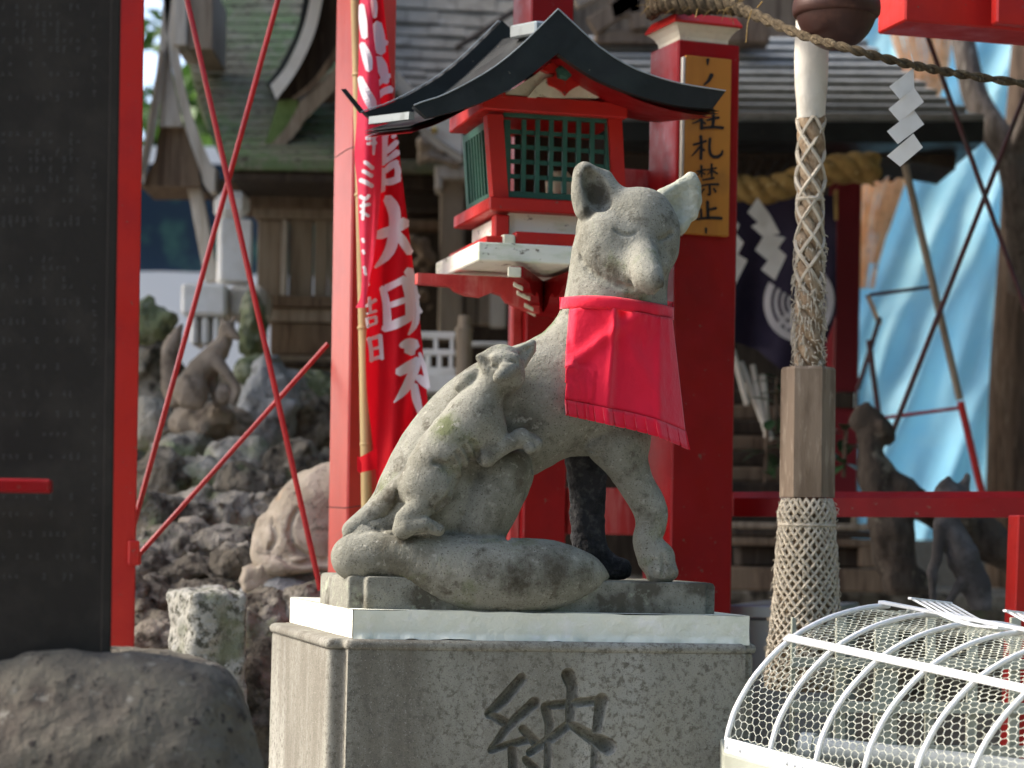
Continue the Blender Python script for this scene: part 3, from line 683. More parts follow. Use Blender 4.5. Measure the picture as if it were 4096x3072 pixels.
def ring_block(mb, outline, levels):
    """levels: (z, inset, centre used for the inset)"""
    c = sum((Vector(p) for p in outline), Vector()) / len(outline); n = len(outline); b = len(mb.v)
    for z, ins in levels:
        for p in outline:
            d = Vector((p[0] - c.x, p[1] - c.y, 0)); l = d.length
            q = Vector((p[0], p[1], 0)) - d * (ins / l); mb.v.append(tuple(tilt((q.x, q.y, z))))
    for i in range(len(levels) - 1):
        for k in range(n):
            k2 = (k + 1) % n; mb.f.append([b + i * n + k, b + i * n + k2, b + (i + 1) * n + k2, b + (i + 1) * n + k])
    mb.f.append([b + (len(levels) - 1) * n + k for k in range(n)]); mb.f.append([b + k for k in range(n)][::-1])

# carved base under the fox
bA = P(1462, 2370, QO(1462, 262)); bA.z = 0
zt, zb = P(2050, 2316, FD - 0.1).z, P(2050, 2446, FD - 0.1).z
L = along(bA, 2836, 2400)
A2 = bA - pu * 0.028
m = MB(); ring_block(m, notched(A2 + pv * 0.0, pu, pv, L + 0.028, 0.345, 0.028, 0.007), [(zb - 0.004, 0), (zt - 0.008, 0), (zt - 0.002, 0.003), (zt, 0.009)])
m.build('base', STONE_BASE, fox, smooth=True, sharp=35)

# white painted slab
sA = P(1412, 2500, QO(1412, 330)); sA.z = 0
zs0, zs1 = P(2050, 2562, FD - 0.16).z, zb
Ls = along(sA, 2953, 2500)
slab = MB()
def slabpt(t, s, z): return tilt(sA + pu * (t * Ls) + pv * (s * 0.69) + Vector((0, 0, z)))
def slabface(fn, nu, nv):
    slab.grid(fn, nu, nv)
def wob(p, a): 
    n = fbm(np.array([p]) * 14, 4, 3)[0]; return n * a
def edge(z, s): return z
def sl_front(i, j):
    p = slabpt(i, 0, zs0 + (zs1 - zs0) * j); low = max(0, 1 - j * 5) 
    nz = float(vnoise(np.array([p]) * 60, 8)[0]); n2 = float(vnoise(np.array([p]) * 23, 18)[0])
    return p + (-pv) * (0.0015 + wob(p, 0.0026) + low * (0.006 + 0.005 * nz + .003 * n2)) + Vector((0, 0, low * low * (-0.002 + 0.003 * n2 + .002 * nz) + (j > .98) * .0018 * n2))
slabface(sl_front, 150, 16)
slab.grid(lambda i, j: slabpt(0, 1 - i, zs0 + (zs1 - zs0) * j) - pu * (0.001 + (0.0 if i > 0.99 else wob(slabpt(0, 1 - i, zs0), 0.002))), 40, 8)
slab.grid(lambda i, j: slabpt(1, i, zs0 + (zs1 - zs0) * j) + pu * 0.001, 20, 6)
slab.grid(lambda i, j: slabpt(i, j, zs1) + Vector((0, 0, 0.001)), 20, 8)
slab.grid(lambda i, j: slabpt(1 - i, 1, zs0 + (zs1 - zs0) * j) + pv * 0.001, 10, 4)
slab.grid(lambda i, j: slabpt(i, 1 - j, zs0), 10, 4)
o = slab.build('mortar_slab', SLAB, smooth=True, sharp=40)
tag(o, 'white painted mortar slab lying between the fox base and the inscribed pedestal', 'slab')

# pedestal with its bead and the carved character
ped = thing('pedestal', 'speckled grey stone pedestal with a large carved character on its front', 'pedestal', tuple(P(2050, 3072, FD - 0.1))[:2] + (0.0,))
pA = P(1392, 2700, QO(1392, 385)); pA.z = 0
Lp = along(pA, 2940, 2700)
NCH = 0.031
oA = pA - pu * NCH
zt = zs0
out = notched(oA, pu, pv, Lp + 2 * NCH, 0.72, NCH, 0.022, 5)
m = MB(); ring_block(m, out, [(zt - 0.020, 0.004), (zt - 0.019, -0.003), (zt - 0.015, -0.006), (zt - 0.009, -0.0065), (zt - 0.004, -0.003), (zt - 0.0008, 0.004)])
m.build('cap', PLINTH, ped, smooth=True, sharp=50)
m = MB(); ring_block(m, [p + (pv * 0.035 if abs((Vector((p[0], p[1], 0)) - Vector((pA.x, pA.y, 0))).dot(pv)) < 1e-4 else Vector()) for p in out], [(0.0, 0.0), (zt - 0.026, 0.0), (zt - 0.0205, 0.002)])
m.build('shaft', PLINTH, ped, smooth=True, sharp=50)
# front face as a fine relief: grooves of the character cut by distance to its strokes
def zc(x, y): return 1000 + .9042 * x, 2022 + .9042 * y
fr = Plane(1392, QO(1392, 385), FYAW, 2700)
strokes = [[(1205, 765, 50), (1135, 850, 58), (1062, 922, 46)], [(1075, 928, 40), (1148, 968, 46)], [(1262, 872, 56), (1185, 940, 48), (1130, 1000, 42), (1072, 1082, 34)],
           [(1078, 1082, 34), (1150, 1058, 34), (1232, 1036, 42)], [(1212, 988, 40), (1268, 1046, 46)], [(1166, 1082, 44), (1172, 1200, 48)], [(1226, 1124, 36), (1270, 1168, 42)],
           [(1312, 892, 50), (1330, 960, 46), (1326, 1050, 38), (1322, 1200, 36)], [(1318, 884, 40), (1430, 872, 44), (1540, 860, 44)], [(1560, 855, 62), (1548, 940, 54), (1532, 1020, 40), (1526, 1200, 36)],
           [(1410, 748, 66), (1432, 800, 58), (1424, 900, 52), (1418, 968, 44)], [(1420, 962, 44), (1350, 1020, 48), (1245, 1092, 40)], [(1424, 966, 40), (1500, 1012, 60), (1590, 1062, 78)]]
segs = []
for st in strokes:
    q = [fr(*zc(x, y)) for x, y, w in st]; ws = [w * .9042 * S * 0.96 / 2 for _, _, w in st]
    c = [((Vector((p.x, p.y, 0)) - Vector((pA.x, pA.y, 0))).dot(pu), p.z) for p in q]
    for a, b, wa, wb in zip(c[:-1], c[1:], ws[:-1], ws[1:]): segs.append((a, b, wa, wb))
NU, NV = 520, 210
zbot = P(2050, 3100, FD - 0.2).z
inset = 0.010
uu = np.linspace(inset, Lp - inset, NU + 1); zz = np.linspace(zbot, zt - 0.0195, NV + 1)
U, Z = np.meshgrid(uu, zz)
depth = np.zeros_like(U)
for a, b, wa, wb in segs:
    ax, az, bx, bz = a[0], a[1], b[0], b[1]; dx, dz = bx - ax, bz - az
    t = np.clip(((U - ax) * dx + (Z - az) * dz) / (dx * dx + dz * dz), 0, 1)
    d = np.sqrt((U - ax - t * dx) ** 2 + (Z - az - t * dz) ** 2); w = wa + (wb - wa) * t
    q = np.clip(1 - d / w, 0, 1); depth = np.maximum(depth, (1 - (1 - q) ** 2.0) * np.minimum(w, 0.016) * 2.3)
rel = 0.0006 * fbm(np.stack([U * 30, Z * 30, U * 0], -1), 21, 3)
edge_in = np.minimum(np.minimum(U - inset, Lp - inset - U) / 0.006, 1)
base = 0.0012
X = pA.x + pu.x * U + pv.x * (depth + rel - base); Y = pA.y + pu.y * U + pv.y * (depth + rel - base)
pts = np.stack([X, Y, Z], -1).reshape(-1, 3)
pts = np.array([tilt(p) for p in pts]) if False else (np.array(PIV) + (pts - np.array(PIV)) @ np.array(TILT).T)
ii = np.arange(NV)[:, None] * (NU + 1) + np.arange(NU)[None, :]
fc = np.stack([ii, ii + 1, ii + NU + 2, ii + NU + 1], -1).reshape(-1, 4)
link_mesh('carved_face', pts, fc, PLINTH, ped, smooth=True, sharp=38)
# front rim strips beside and below the relief
m = MB()
def fb(t0, t1, z0, z1):
    vs = [tilt(pA + pu * t + pv * b + Vector((0, 0, z))) for t in (t0, t1) for z in (z0, z1) for b in (-base, 0.034)]
    m.add(vs, [[0, 2, 6, 4][::-1], [1, 3, 7, 5], [0, 1, 3, 2][::-1], [4, 5, 7, 6], [0, 4, 5, 1][::-1], [2, 3, 7, 6][::-1]])
fb(0.0, inset, 0.0, zt - 0.0195); fb(Lp - inset, Lp, 0.0, zt - 0.0195); fb(inset, Lp - inset, 0.0, zbot)
m.build('face_margin', PLINTH, ped)

# the bib
bib = thing('bib', 'red cotton bib with a pleated hem tied round the stone fox neck', 'bib', tuple(Q(2460, 1240, 230)))
def cyl_o(px, base):                           # the cloth wraps the neck: nearest in the middle, going back at both sides
    t = (px - 2462) / 235.0; return base - 60 * t * t * (1 + abs(t) * 0.6)
def front_o(px, py):                           # how far the stone comes forward at this place
    d = V.hit(px, py, 3.9, 4.75)[1]; return (FD - d) / S + TY * (px - 2050) * 0.85 if d < 4.7 else -300
def folds(i, j): 
    return 16 * math.sin(i * 17 + 1.0) * j + 30 * math.exp(-((i - 0.42) / 0.025) ** 2) * (1 - 0.5 * j) - 18 * math.exp(-((i - 0.48) / 0.05) ** 2) + 26 * math.exp(-((i - 0.80) / 0.04) ** 2) * (0.35 + j * .6) \
         + 20 * math.exp(-((i + 0.9 * j - 0.62) / 0.07) ** 2) + 18 * math.exp(-((i - 0.55 * j - 0.35) / 0.06) ** 2) * (1 - j)
def bl(a, b, t): return a + (b - a) * t
def bib_pt(i, j):
    top = spline([(2277, 1236), (2360, 1228), (2450, 1232), (2560, 1250), (2640, 1265), (2690, 1272)], 60)
    bot = spline([(2247, 1596), (2330, 1612), (2420, 1630), (2530, 1652), (2640, 1682), (2742, 1724)], 60)
    a, b = top[int(round(i * 59))], bot[int(round(i * 59))]
    x, y = bl(a[0], b[0], j), bl(a[1], b[1], j)
    o = cyl_o(x, 246 + 26 * j) + folds(i, j)
    if i > 0.9: o -= (i - 0.9) * 420
    if i < 0.08: o -= (0.08 - i) * 420
    if 2262 < x < 2660: o = max(o - folds(i, j), front_o(x, y) + 20 + (14 if i < 0.3 and j > .6 else 0)) + max(-14, folds(i, j))
    return Q(x, y, o)
m = MB(); m.grid(lambda i, j: bib_pt(round(i * 59) / 59, j), 59, 30, flip=True)
o = m.build('cloth', BIB, bib, smooth=True, sharp=180)
md = o.modifiers.new('thick', 'SOLIDIFY'); md.thickness = 0.0016; md.offset = -1
m = MB()                                        # pleated frill
def frill(i, j):
    p = Vector(bib_pt(round(i * 59) / 59, 1.0)); ph = (i * 13) % 1.0
    px, py = proj(p); d = p.y
    h = 62 + 14 * i
    q = P(px + j * (4 + 12 * i), py + j * h, d - (0.002 + 0.006 * j * (1 - ph) + 0.002 * (1 - ph)))
    return q
def frill_smooth(i, j):
    f = i * 59; a, b = math.floor(f), min(59, math.floor(f) + 1); t = f - a
    p = Vector(bib_pt(a / 59, 1.0)).lerp(Vector(bib_pt(b / 59, 1.0)), t); ph = (i * 13.0) % 1.0
    px, py = proj(p); h = 62 + 14 * i
    return P(px + j * (4 + 12 * i), py + j * h - (4 if ph > 0.9 else 0) * j, p.y - (0.003 + 0.0075 * (0.3 + j) * (1 - ph)))
m.grid(frill_smooth, 156, 4, flip=True)
o = m.build('frill', BIB, bib, smooth=True, sharp=30)
md = o.modifiers.new('thick', 'SOLIDIFY'); md.thickness = 0.0014; md.offset = -1
m = MB()                                        # neck band
bt = spline([(2249, 1190), (2345, 1184), (2450, 1188), (2570, 1205), (2640, 1218), (2692, 1230)], 40)
bb = spline([(2243, 1236), (2345, 1232), (2450, 1236), (2570, 1254), (2640, 1266), (2691, 1280)], 40)
def band(i, j):
    k = int(round(i * 39)); x, y = bl(bt[k][0], bb[k][0], j), bl(bt[k][1], bb[k][1], j)
    t = (x - 2466) / 222.0; o = 30 + 236 * math.sqrt(max(0.0, 1 - (t * 0.985) ** 2))
    if abs(t) < 0.85: o = max(o, front_o(x, y) + 7)
    return Q(x, y, o + 8 * math.sin(j * math.pi))
m.grid(band, 39, 4, flip=True)
def band_back(i, j):
    a = math.pi * i; x = 2466 - 224 * math.cos(a); y = bl(1188, 1240, j) + 20 * i
    return Q(x, y, 24 - 226 * math.sin(a))
m.grid(band_back, 24, 2)
o = m.build('neck_band', BIB, bib, smooth=True, sharp=180)
md = o.modifiers.new('thick', 'SOLIDIFY'); md.thickness = 0.002; md.offset = 1
# ------------------------------------------------------------------ ground, path
m = MB(); m.grid(lambda i, j: Vector((-90 + 180 * i, -40 + 200 * j, 0.0)), 30, 30)
tag(m.build('ground', GROUND), kind='structure')
m = MB(); m.obox((-3.2, -2.0, -0.1), (6.4, 0, 0), (0, 8.6, 0), (0, 0, 0.13), 0.01)
tag(m.build('pavement', PAVING), kind='structure')

# ------------------------------------------------------------------ red canopy frame: two posts, rods, roof
frame = thing('canopy_frame', 'red steel canopy frame with two square posts and thin crossing brace rods, at left', 'frame', tuple(P(900, 2300, 5.45))[:2] + (0.0,))
def zat(px, py, d): return P(px, py, d).z
def post(pl, x0, x1, side, ztop, zbot, mat, parent, name='post', ym=1200, c=0.004):
    a, b = pl(x0, ym), pl(x1, ym); m = MB()
    m.obox((a.x, a.y, zbot), (b.x - a.x, b.y - a.y, 0), pl.v * side, (0, 0, ztop - zbot), c)
    return m.build(name, mat, parent)
pl1 = Plane(462, 5.4, 20)
post(pl1, 448, 560, 0.07, 3.2, 0.0, RED, frame)
pl2 = Plane(1402, 5.42, 30)
post(pl2, 1402, 1570, 0.105, 3.2, 0.0, RED_GLOSS, frame)
def rod(a, b, r, mat, parent, name='brace_rod', n=10):
    m = MB(); m.tube([a, b], r, n); return m.build(name, mat, parent, smooth=True, sharp=50)
rod(P(735, -60, 5.48), P(1282, 2360, 5.42), 0.0068, RODRED, frame)
rod(P(1128, -60, 5.50), P(500, 2230, 5.50), 0.0066, RODRED, frame)
rod(P(560, 2215, 5.54), P(1312, 1375, 5.54), 0.0062, RODRED, frame)
m = MB(); m.obox(P(440, 2260, 5.41), pl1.u * 0.075, pl1.v * 0.09, (0, 0, 0.035), 0.004); m.obox(P(512, 2262, 5.40), pl1.u * 0.028, pl1.v * 0.03, (0, 0, 0.06), 0.004)
m.build('foot_bracket', RED, frame)
m = MB()
for k in range(6):
    y0 = 5.5 + k * 0.42
    m.obox((-1.0, y0, 3.2 + 0.07 * k), (4.1, 0, 0), (0, 0.40, 0.03), (0, 0, 0.03), 0.0)
m.build('roof_sheet', ROOFTIN, frame)
m = MB(); m.obox((-1.0, 5.52, 3.1), (4.1, 0, 0), (0, 0.08, 0), (0, 0, 0.1), 0.004); m.build('eave_beam', RED, frame)
m = MB(); m.tube([P(1318, 632, 5.41), P(1345, 628, 5.40), P(1385, 600, 5.40), P(1440, 578, 5.41)], 0.0012, 5)
m.build('tie_wire', WIRE, frame); m = MB(); m.tube([P(1306, 2028, 5.40), P(1380, 2032, 5.40), P(1465, 2020, 5.41)], 0.0012, 5)
m.build('tie_wire', WIRE, frame)

# ------------------------------------------------------------------ red gate: tall post behind the lantern, capped post with the notice, rails
gate = thing('red_gate', 'red lacquered gate behind the fox, a tall post and a capped post joined by rails', 'gate', tuple(P(2500, 2460, 5.5))[:2] + (0.0,))
pl3 = Plane(2140, 5.42, 17)
post(pl3, 2106, 2278, 0.15, 3.1, 0.0, RED_DARK, gate)
m = MB(); a = pl3(2088, 1700, -0.0); a.z = 0
post(Plane(2086, 5.44, 17), 2050, 2094, 0.02, 2.1, 0.0, RED_WEATHER, gate, 'side_batten')
pl4 = Plane(2702, 5.35, 21)
post(pl4, 2697, 2945, 0.16, zat(2800, 178, 5.4), 0.0, RED_DARK, gate)
# cap of the short post: red hipped top over a cream flared neck
def frustum(m, pl, lv, cx0, cx1, side, cap=True):
    """lv: (row, grow) levels bottom to top"""
    ym = 120; a, b = pl(cx0, ym), pl(cx1, ym); u = Vector((b.x - a.x, b.y - a.y, 0)); L = u.length; u.normalize(); v = pl.v; bs = len(m.v)
    for py, g in lv:
        z = pl((cx0 + cx1) / 2, py).z
        for su, sv in ((-g, -g), (L + g, -g), (L + g, side + g), (-g, side + g)):
            q = Vector((a.x, a.y, 0)) + u * su + v * sv; m.v.append((q.x, q.y, z))
    for i in range(len(lv) - 1):
        for k in range(4):
            k2 = (k + 1) % 4; m.f.append([bs + 4 * i + k, bs + 4 * i + k2, bs + 4 * i + 4 + k2, bs + 4 * i + 4 + k])
    t = bs + 4 * (len(lv) - 1); m.f.append([t, t + 1, t + 2, t + 3]); m.f.append([bs + 3, bs + 2, bs + 1, bs])
m = MB(); frustum(m, pl4, [(176, -0.010), (150, -0.009), (130, -0.003), (112, 0.006), (105, 0.012)], 2712, 2935, 0.14); m.build('post_neck', CREAM, gate)
m = MB(); frustum(m, pl4, [(104, 0.014), (96, 0.016), (62, 0.004), (56, -0.012)], 2712, 2935, 0.14); m.build('post_cap', RED, gate)
# rails between the posts
plr = Plane(2440, 5.52, 19)
m = pbox(plr, 2270, 2705, 672, 830, 0.05, c=0.004); m.build('upper_rail', RED_WEATHER, gate)
m = pbox(plr, 2270, 2705, 1952, 2140, 0.06, c=0.004); m.build('lower_rail', RED_WEATHER, gate)
m = pbox(Plane(2100, 5.5, 19), 1965, 2110, 1952, 2140, 0.06, c=0.004); m.build('lower_rail', RED_WEATHER, gate)
# rail running to the right
rA, rB = P(2935, 2020, 5.55), P(4200, 2022, 5.2)
m = MB(); e = rB - rA; hh = 0.045
m.obox(rA - Vector((0, 0, 0.028)), e, (0, 0.05, 0), (0, 0, hh), 0.0)
b = len(m.v); m.add([rA + Vector((0, 0, hh - 0.028)), rB + Vector((0, 0, hh - 0.028)), rB + Vector((0, 0.035, hh - 0.012)), rA + Vector((0, 0.035, hh - 0.012)), rB + Vector((0, 0.05, hh - 0.028)), rA + Vector((0, 0.05, hh - 0.028))],
      [[0, 1, 2, 3], [3, 2, 4, 5], [0, 3, 5], [1, 4, 2]])
tag(m.build('handrail', RED_DARK), 'deep red horizontal handrail passing behind the hanging bell rope', 'rail')
# beam ends top right
bm = thing('crossbeam', 'red crossbeam with a pale pink end, in the top right corner above the straw rope', 'beam', tuple(P(3800, 60, 5.0)))
plb = Plane(3622, 4.95, 16)
m = pbox(plb, 3622, 4300, -220, 112, 0.14, c=0.004); m.build('beam', RED, bm)
m = pbox(Plane(3990, 4.93, 16), 3990, 4330, -220, 106, 0.03, c=0.004); m.build('beam_plate', RED, bm)
# slim leaning red post at the right edge
m = MB(); m.obox(P(4035, 3120, 4.9), P(4074, 2060, 4.9) - P(4035, 3120, 4.9), (0.05, 0.012, 0), (-0.012, 0.05, 0), 0.003)
tag(m.build('red_stake', RED), 'slim bright red stake rising behind the wire cage at right edge', 'post')

# ------------------------------------------------------------------ notice board on the capped post
board = thing('notice_board', 'narrow ochre board with black brush lettering, hung on the red capped post', 'sign', tuple(pl4(2830, 580, -0.02)))
plS = Plane(2734, 5.335, 21, 560)
m = pbox(plS, 2738, 2922, 228, 940, 0.014, c=0.002); m.build('board', ORANGE, board)
m = pbox(plS, 2727, 2737, 226, 942, 0.012, c=0.001); m.build('edge_strip', WOODPALE, board)
def zs(x, y): return 2650 + .5122 * x, 150 + .5122 * y
def ink(m, st, W=0.5122, shift=(0, 0)):
    brush(m, [zs(x + shift[0], y + shift[1]) + (w * W,) for x, y, w in st], lambda x, y: plS(x, y, -0.0025), n=8)
INKS = ([(356, 168, 26), (352, 214, 12)], [(386, 288, 34), (362, 335, 26), (322, 372, 12)], 
           [(292, 572, 20), (318, 596, 28)], [(232, 640, 14), (285, 618, 20), (330, 608, 26)], [(322, 612, 24), (285, 650, 18), (232, 672, 10)], [(308, 640, 24), (305, 715, 28)], [(318, 655, 14), (336, 676, 18)],
           [(392, 560, 24), (398, 630, 26), (392, 700, 24)], [(345, 648, 14), (400, 632, 20), (442, 625, 22)], [(318, 706, 18), (400, 700, 22), (476, 706, 24)],
           [(240, 838, 18), (300, 822, 18), (342, 808, 20)], [(298, 768, 26), (304, 850, 24), (300, 950, 26)], [(296, 850, 18), (262, 890, 16), (228, 926, 9)], [(306, 862, 14), (328, 882, 20)],
           [(372, 786, 22), (368, 850, 20), (372, 905, 24), (405, 935, 28), (455, 922, 26), (470, 882, 14)],
           [(268, 1048, 12), (338, 1030, 14)], [(304, 998, 18), (306, 1090, 16)], [(302, 1045, 12), (268, 1082, 8)], [(308, 1050, 10), (334, 1070, 14)],
           [(346, 1034, 12), (424, 1018, 14)], [(384, 986, 18), (386, 1084, 16)], [(382, 1038, 12), (350, 1074, 8)], [(390, 1040, 12), (430, 1064, 16)],
           [(312, 1114, 14), (405, 1096, 18)], [(292, 1162, 12), (360, 1148, 16), (440, 1146, 20)], [(368, 1154, 18), (370, 1226, 18), (350, 1222, 8)], [(326, 1182, 16), (300, 1216, 10)], [(398, 1176, 14), (416, 1206, 20)],
           [(352, 1278, 22), (356, 1412, 24)], [(300, 1338, 18), (304, 1412, 20)], [(356, 1346, 16), (422, 1332, 22)], [(262, 1420, 16), (360, 1408, 22), (464, 1412, 24)], [(340, 1488, 20), (340, 1530, 14)])
for lo_, hi_ in ((0, 250), (250, 530), (530, 740), (740, 970), (970, 1250), (1250, 1440), (1440, 1600)):
    m = MB(); [ink(m, st) for st in INKS if lo_ <= st[0][1] < hi_]; m.build('lettering', INK, board)

# ------------------------------------------------------------------ banner and its pole
def bd(x, y): return 5.27 + 0.00016 * (x - 1500) + 0.018 * math.sin(x * 0.045 + y * 0.0016) + 0.012 * math.sin(y * 0.006 + 1.3)
ban = thing('banner', 'tall red cloth banner with big white brush characters beside the pink lit post', 'banner', tuple(P(1560, 1000, 5.27)))
LB = spline([(1436, -60), (1436, 200), (1440, 500), (1455, 900), (1468, 1250), (1462, 1420), (1470, 1600), (1492, 1780), (1512, 1990)], 100)
RB = spline([(1528, -60), (1548, 150), (1566, 330), (1584, 500), (1608, 700), (1632, 900), (1655, 1080), (1676, 1250), (1696, 1450), (1716, 1680), (1730, 2000)], 100)
def edge_at(E, y): return np.interp(y, E[:, 1], E[:, 0])
def cloth(i, j):
    y = -60 + 2020 * j; x = bl(edge_at(LB, y), edge_at(RB, y), i); return P(x, y, bd(x, y))
m = MB(); m.grid(cloth, 24, 110, flip=True); m.build('cloth', BANNER, ban, smooth=True, sharp=180)
LF = spline([(1440, -60), (1434, 250), (1426, 480), (1418, 620), (1430, 760), (1436, 920), (1446, 1080), (1442, 1180), (1422, 1232)], 60)
RF = spline([(1476, -60), (1496, 150), (1516, 330), (1527, 520), (1527, 700), (1517, 850), (1498, 1010), (1476, 1130), (1458, 1240)], 60)
def fd(x, y): return bd(x, y) - 0.022 - 0.012 * math.sin((x - 1430) * 0.05)
def foldc(i, j):
    y = -60 + 1292 * j; x = bl(edge_at(LF, y), edge_at(RF, y), i); return P(x, y, fd(x, y))
m = MB(); m.grid(foldc, 12, 70, flip=True); m.build('folded_edge', BANNERP, ban, smooth=True, sharp=180)
STK = []
def B(*st): STK.append(st)
def flush(mat, name, surf, cuts):
    for lo_, hi_ in zip(cuts[:-1], cuts[1:]):
        m = MB(); q = [st for st in STK if lo_ <= sum(p[1] for p in st) / len(st) < hi_]
        for st in q: brush(m, [(x, y, w * 1.12) for x, y, w in st], surf, n=14)
        if q: m.build(name, mat, ban)
    STK.clear()
def FL():
    m = MB(); [brush(m, [(x, y, w * 1.12) for x, y, w in st], lambda x, y: P(x, y, bd(x, y) - 0.0035), n=14) for st in STK]; m.build('lettering', PRINTW, ban); STK.clear()
def z4(*pts): B(*[(1400 + .3617 * x, 300 + .3617 * y, w * .3617) for x, y, w in pts])
def z5(*pts): B(*[(1400 + .6028 * x, 900 + .6028 * y, w * .6028) for x, y, w in pts])
B((1490, -20, 22), (1496, 30, 26), (1499, 70, 12)); B((1508, 95, 34), (1518, 150, 40), (1524, 210, 34)); B((1500, 195, 16), (1520, 180, 22), (1546, 168, 22)); B((1510, 235, 34), (1528, 270, 40), (1545, 330, 22)); B((1502, 345, 16), (1530, 320, 20), (1556, 300, 22)); B((1508, 390, 18), (1535, 366, 24), (1566, 356, 26)); FL()
z4((410, 610, 90), (385, 680, 66), (380, 800, 62), (365, 960, 66), (350, 985, 40)); z4((400, 850, 50), (460, 800, 60), (522, 735, 50)); z4((470, 690, 40), (500, 660, 44)); z4((350, 990, 30), (440, 920, 50), (530, 850, 66)); z4((350, 1040, 60), (365, 1150, 56), (350, 1280, 66)); z4((380, 1070, 50), (460, 1000, 66), (525, 960, 50)); z4((505, 980, 60), (530, 1060, 62), (520, 1150, 60)); z4((370, 1180, 60), (450, 1180, 70), (545, 1140, 70)); FL()
B((1548, 792, 34), (1572, 830, 46), (1580, 880, 42), (1574, 950, 42), (1552, 1015, 36), (1500, 1070, 8)); B((1496, 948, 14), (1520, 938, 34), (1570, 920, 36), (1624, 888, 40)); B((1586, 930, 24), (1612, 965, 34), (1640, 1012, 26)); FL()
z5((215, 415, 40), (240, 520, 46), (250, 680, 52)); z5((240, 420, 44), (310, 385, 40), (368, 358, 48)); z5((365, 365, 50), (388, 470, 46), (396, 600, 50)); z5((268, 532, 36), (330, 510, 36), (390, 490, 36)); z5((222, 690, 40), (300, 660, 56), (400, 612, 46)); FL()
z5((388, 300, 60), (414, 370, 44), (432, 470, 40), (440, 580, 42), (430, 660, 40), (388, 728, 12)); z5((420, 420, 20), (455, 480, 26)); z5((440, 520, 20), (470, 580, 26)); FL()
z5((335, 800, 30), (390, 790, 70), (440, 800, 66)); z5((380, 820, 60), (420, 850, 40)); z5((318, 980, 50), (390, 940, 62), (455, 892, 44)); z5((448, 895, 54), (415, 990, 60), (365, 1090, 52), (292, 1178, 8)); z5((425, 1060, 44), (440, 1150, 52), (466, 1245, 34)); z5((450, 1010, 40), (490, 1040, 54), (515, 1082, 24)); z5((462, 850, 20), (490, 940, 26), (522, 1080, 24)); FL()
z5((105, 540, 16), (135, 520, 20), (172, 496, 22)); z5((128, 480, 20), (136, 580, 20)); z5((110, 590, 14), (176, 570, 18)); z5((112, 620, 20), (120, 680, 18)); z5((116, 622, 16), (174, 608, 18)); z5((172, 610, 20), (174, 650, 18)); z5((118, 672, 16), (176, 650, 16)); FL()
z5((125, 750, 26), (140, 830, 26), (142, 905, 24)); z5((128, 760, 22), (200, 735, 24)); z5((198, 730, 28), (206, 810, 26), (212, 890, 24)); z5((142, 826, 18), (205, 808, 18)); z5((144, 892, 22), (212, 872, 22)); FL()
z5((108, 350, 22), (122, 400, 20)); FL()
def B2(*st): STK.append(st)
B2((1446, 20, 20), (1452, 90, 30), (1458, 150, 22)); B2((1448, 175, 22), (1468, 230, 36), (1476, 280, 24)); B2((1440, 310, 20), (1458, 360, 34), (1484, 410, 40), (1492, 440, 20))
for z in ([(180, 700, 40), (230, 690, 50), (300, 660, 40)], [(255, 610, 24), (265, 700, 40), (262, 880, 26)], [(190, 760, 30), (290, 750, 40)], [(160, 960, 40), (205, 990, 40), (255, 1035, 44)], [(140, 1060, 40), (190, 1085, 40), (245, 1120, 44)], [(112, 1160, 46), (180, 1190, 46), (250, 1230, 46)],
          [(110, 1340, 40), (170, 1370, 40), (215, 1330, 34)], [(115, 1450, 34), (220, 1430, 36)], [(150, 1400, 30), (140, 1600, 34)], [(115, 1510, 30), (210, 1560, 34)]):
    B2(*[(1400 + .3617 * x, 300 + .3617 * y, w * .3617) for x, y, w in z])
for x, y in ((1452, 962), (1454, 1008), (1458, 1074), (1461, 1092)): B2((x - 3, y - 7, 11), (x + 3, y + 7, 11))
flush(PRINTW, 'small_lettering', lambda x, y: P(x, y, fd(x, y) - 0.004), (-200, 160, 300, 460, 630, 760, 920, 985, 1040, 1085, 1200))
m = MB(); c0, c1 = P(1440, 1835, 5.235), P(1505, 1800, 5.23)
m.grid(lambda i, j: P(bl(1436, 1508, i), bl(bl(1830, 1792, i), bl(1892, 1876, i), j), 5.235 - 0.015 * math.sin(i * 3.1)), 8, 4, flip=True)
m.build('tie_loop', BANNER, ban, smooth=True, sharp=60); m = MB(); m.grid(lambda i, j: P(bl(1428, 1446, i), bl(bl(1818, 1852, i), bl(1884, 1892, i), j), 4.85), 4, 4, flip=True); m.build('tie_loop', BANNER, ban, smooth=True, sharp=60)
pole = MB(); pole.tube([P(1420, -60, 5.33), P(1440, 700, 5.33), P(1456, 1400, 5.33), P(1466, 1960, 5.33), P(1476, 2700, 5.33)], [0.0115, 0.0118, 0.0125, 0.013, 0.0135], 14)
for y in (300, 780, 1312, 1776, 2240): p = P(1424 + y * 0.0215, y, 5.33); pole.lathe(p - Vector((0, 0, 0.004)), [(0.012, 0), (0.0142, 0.002), (0.0142, 0.005), (0.012, 0.008)], 14)
tag(pole.build('bamboo_pole', BAMBOO, smooth=True, sharp=50), 'thin bamboo pole carrying the red banner next to the pink lit post', 'pole')
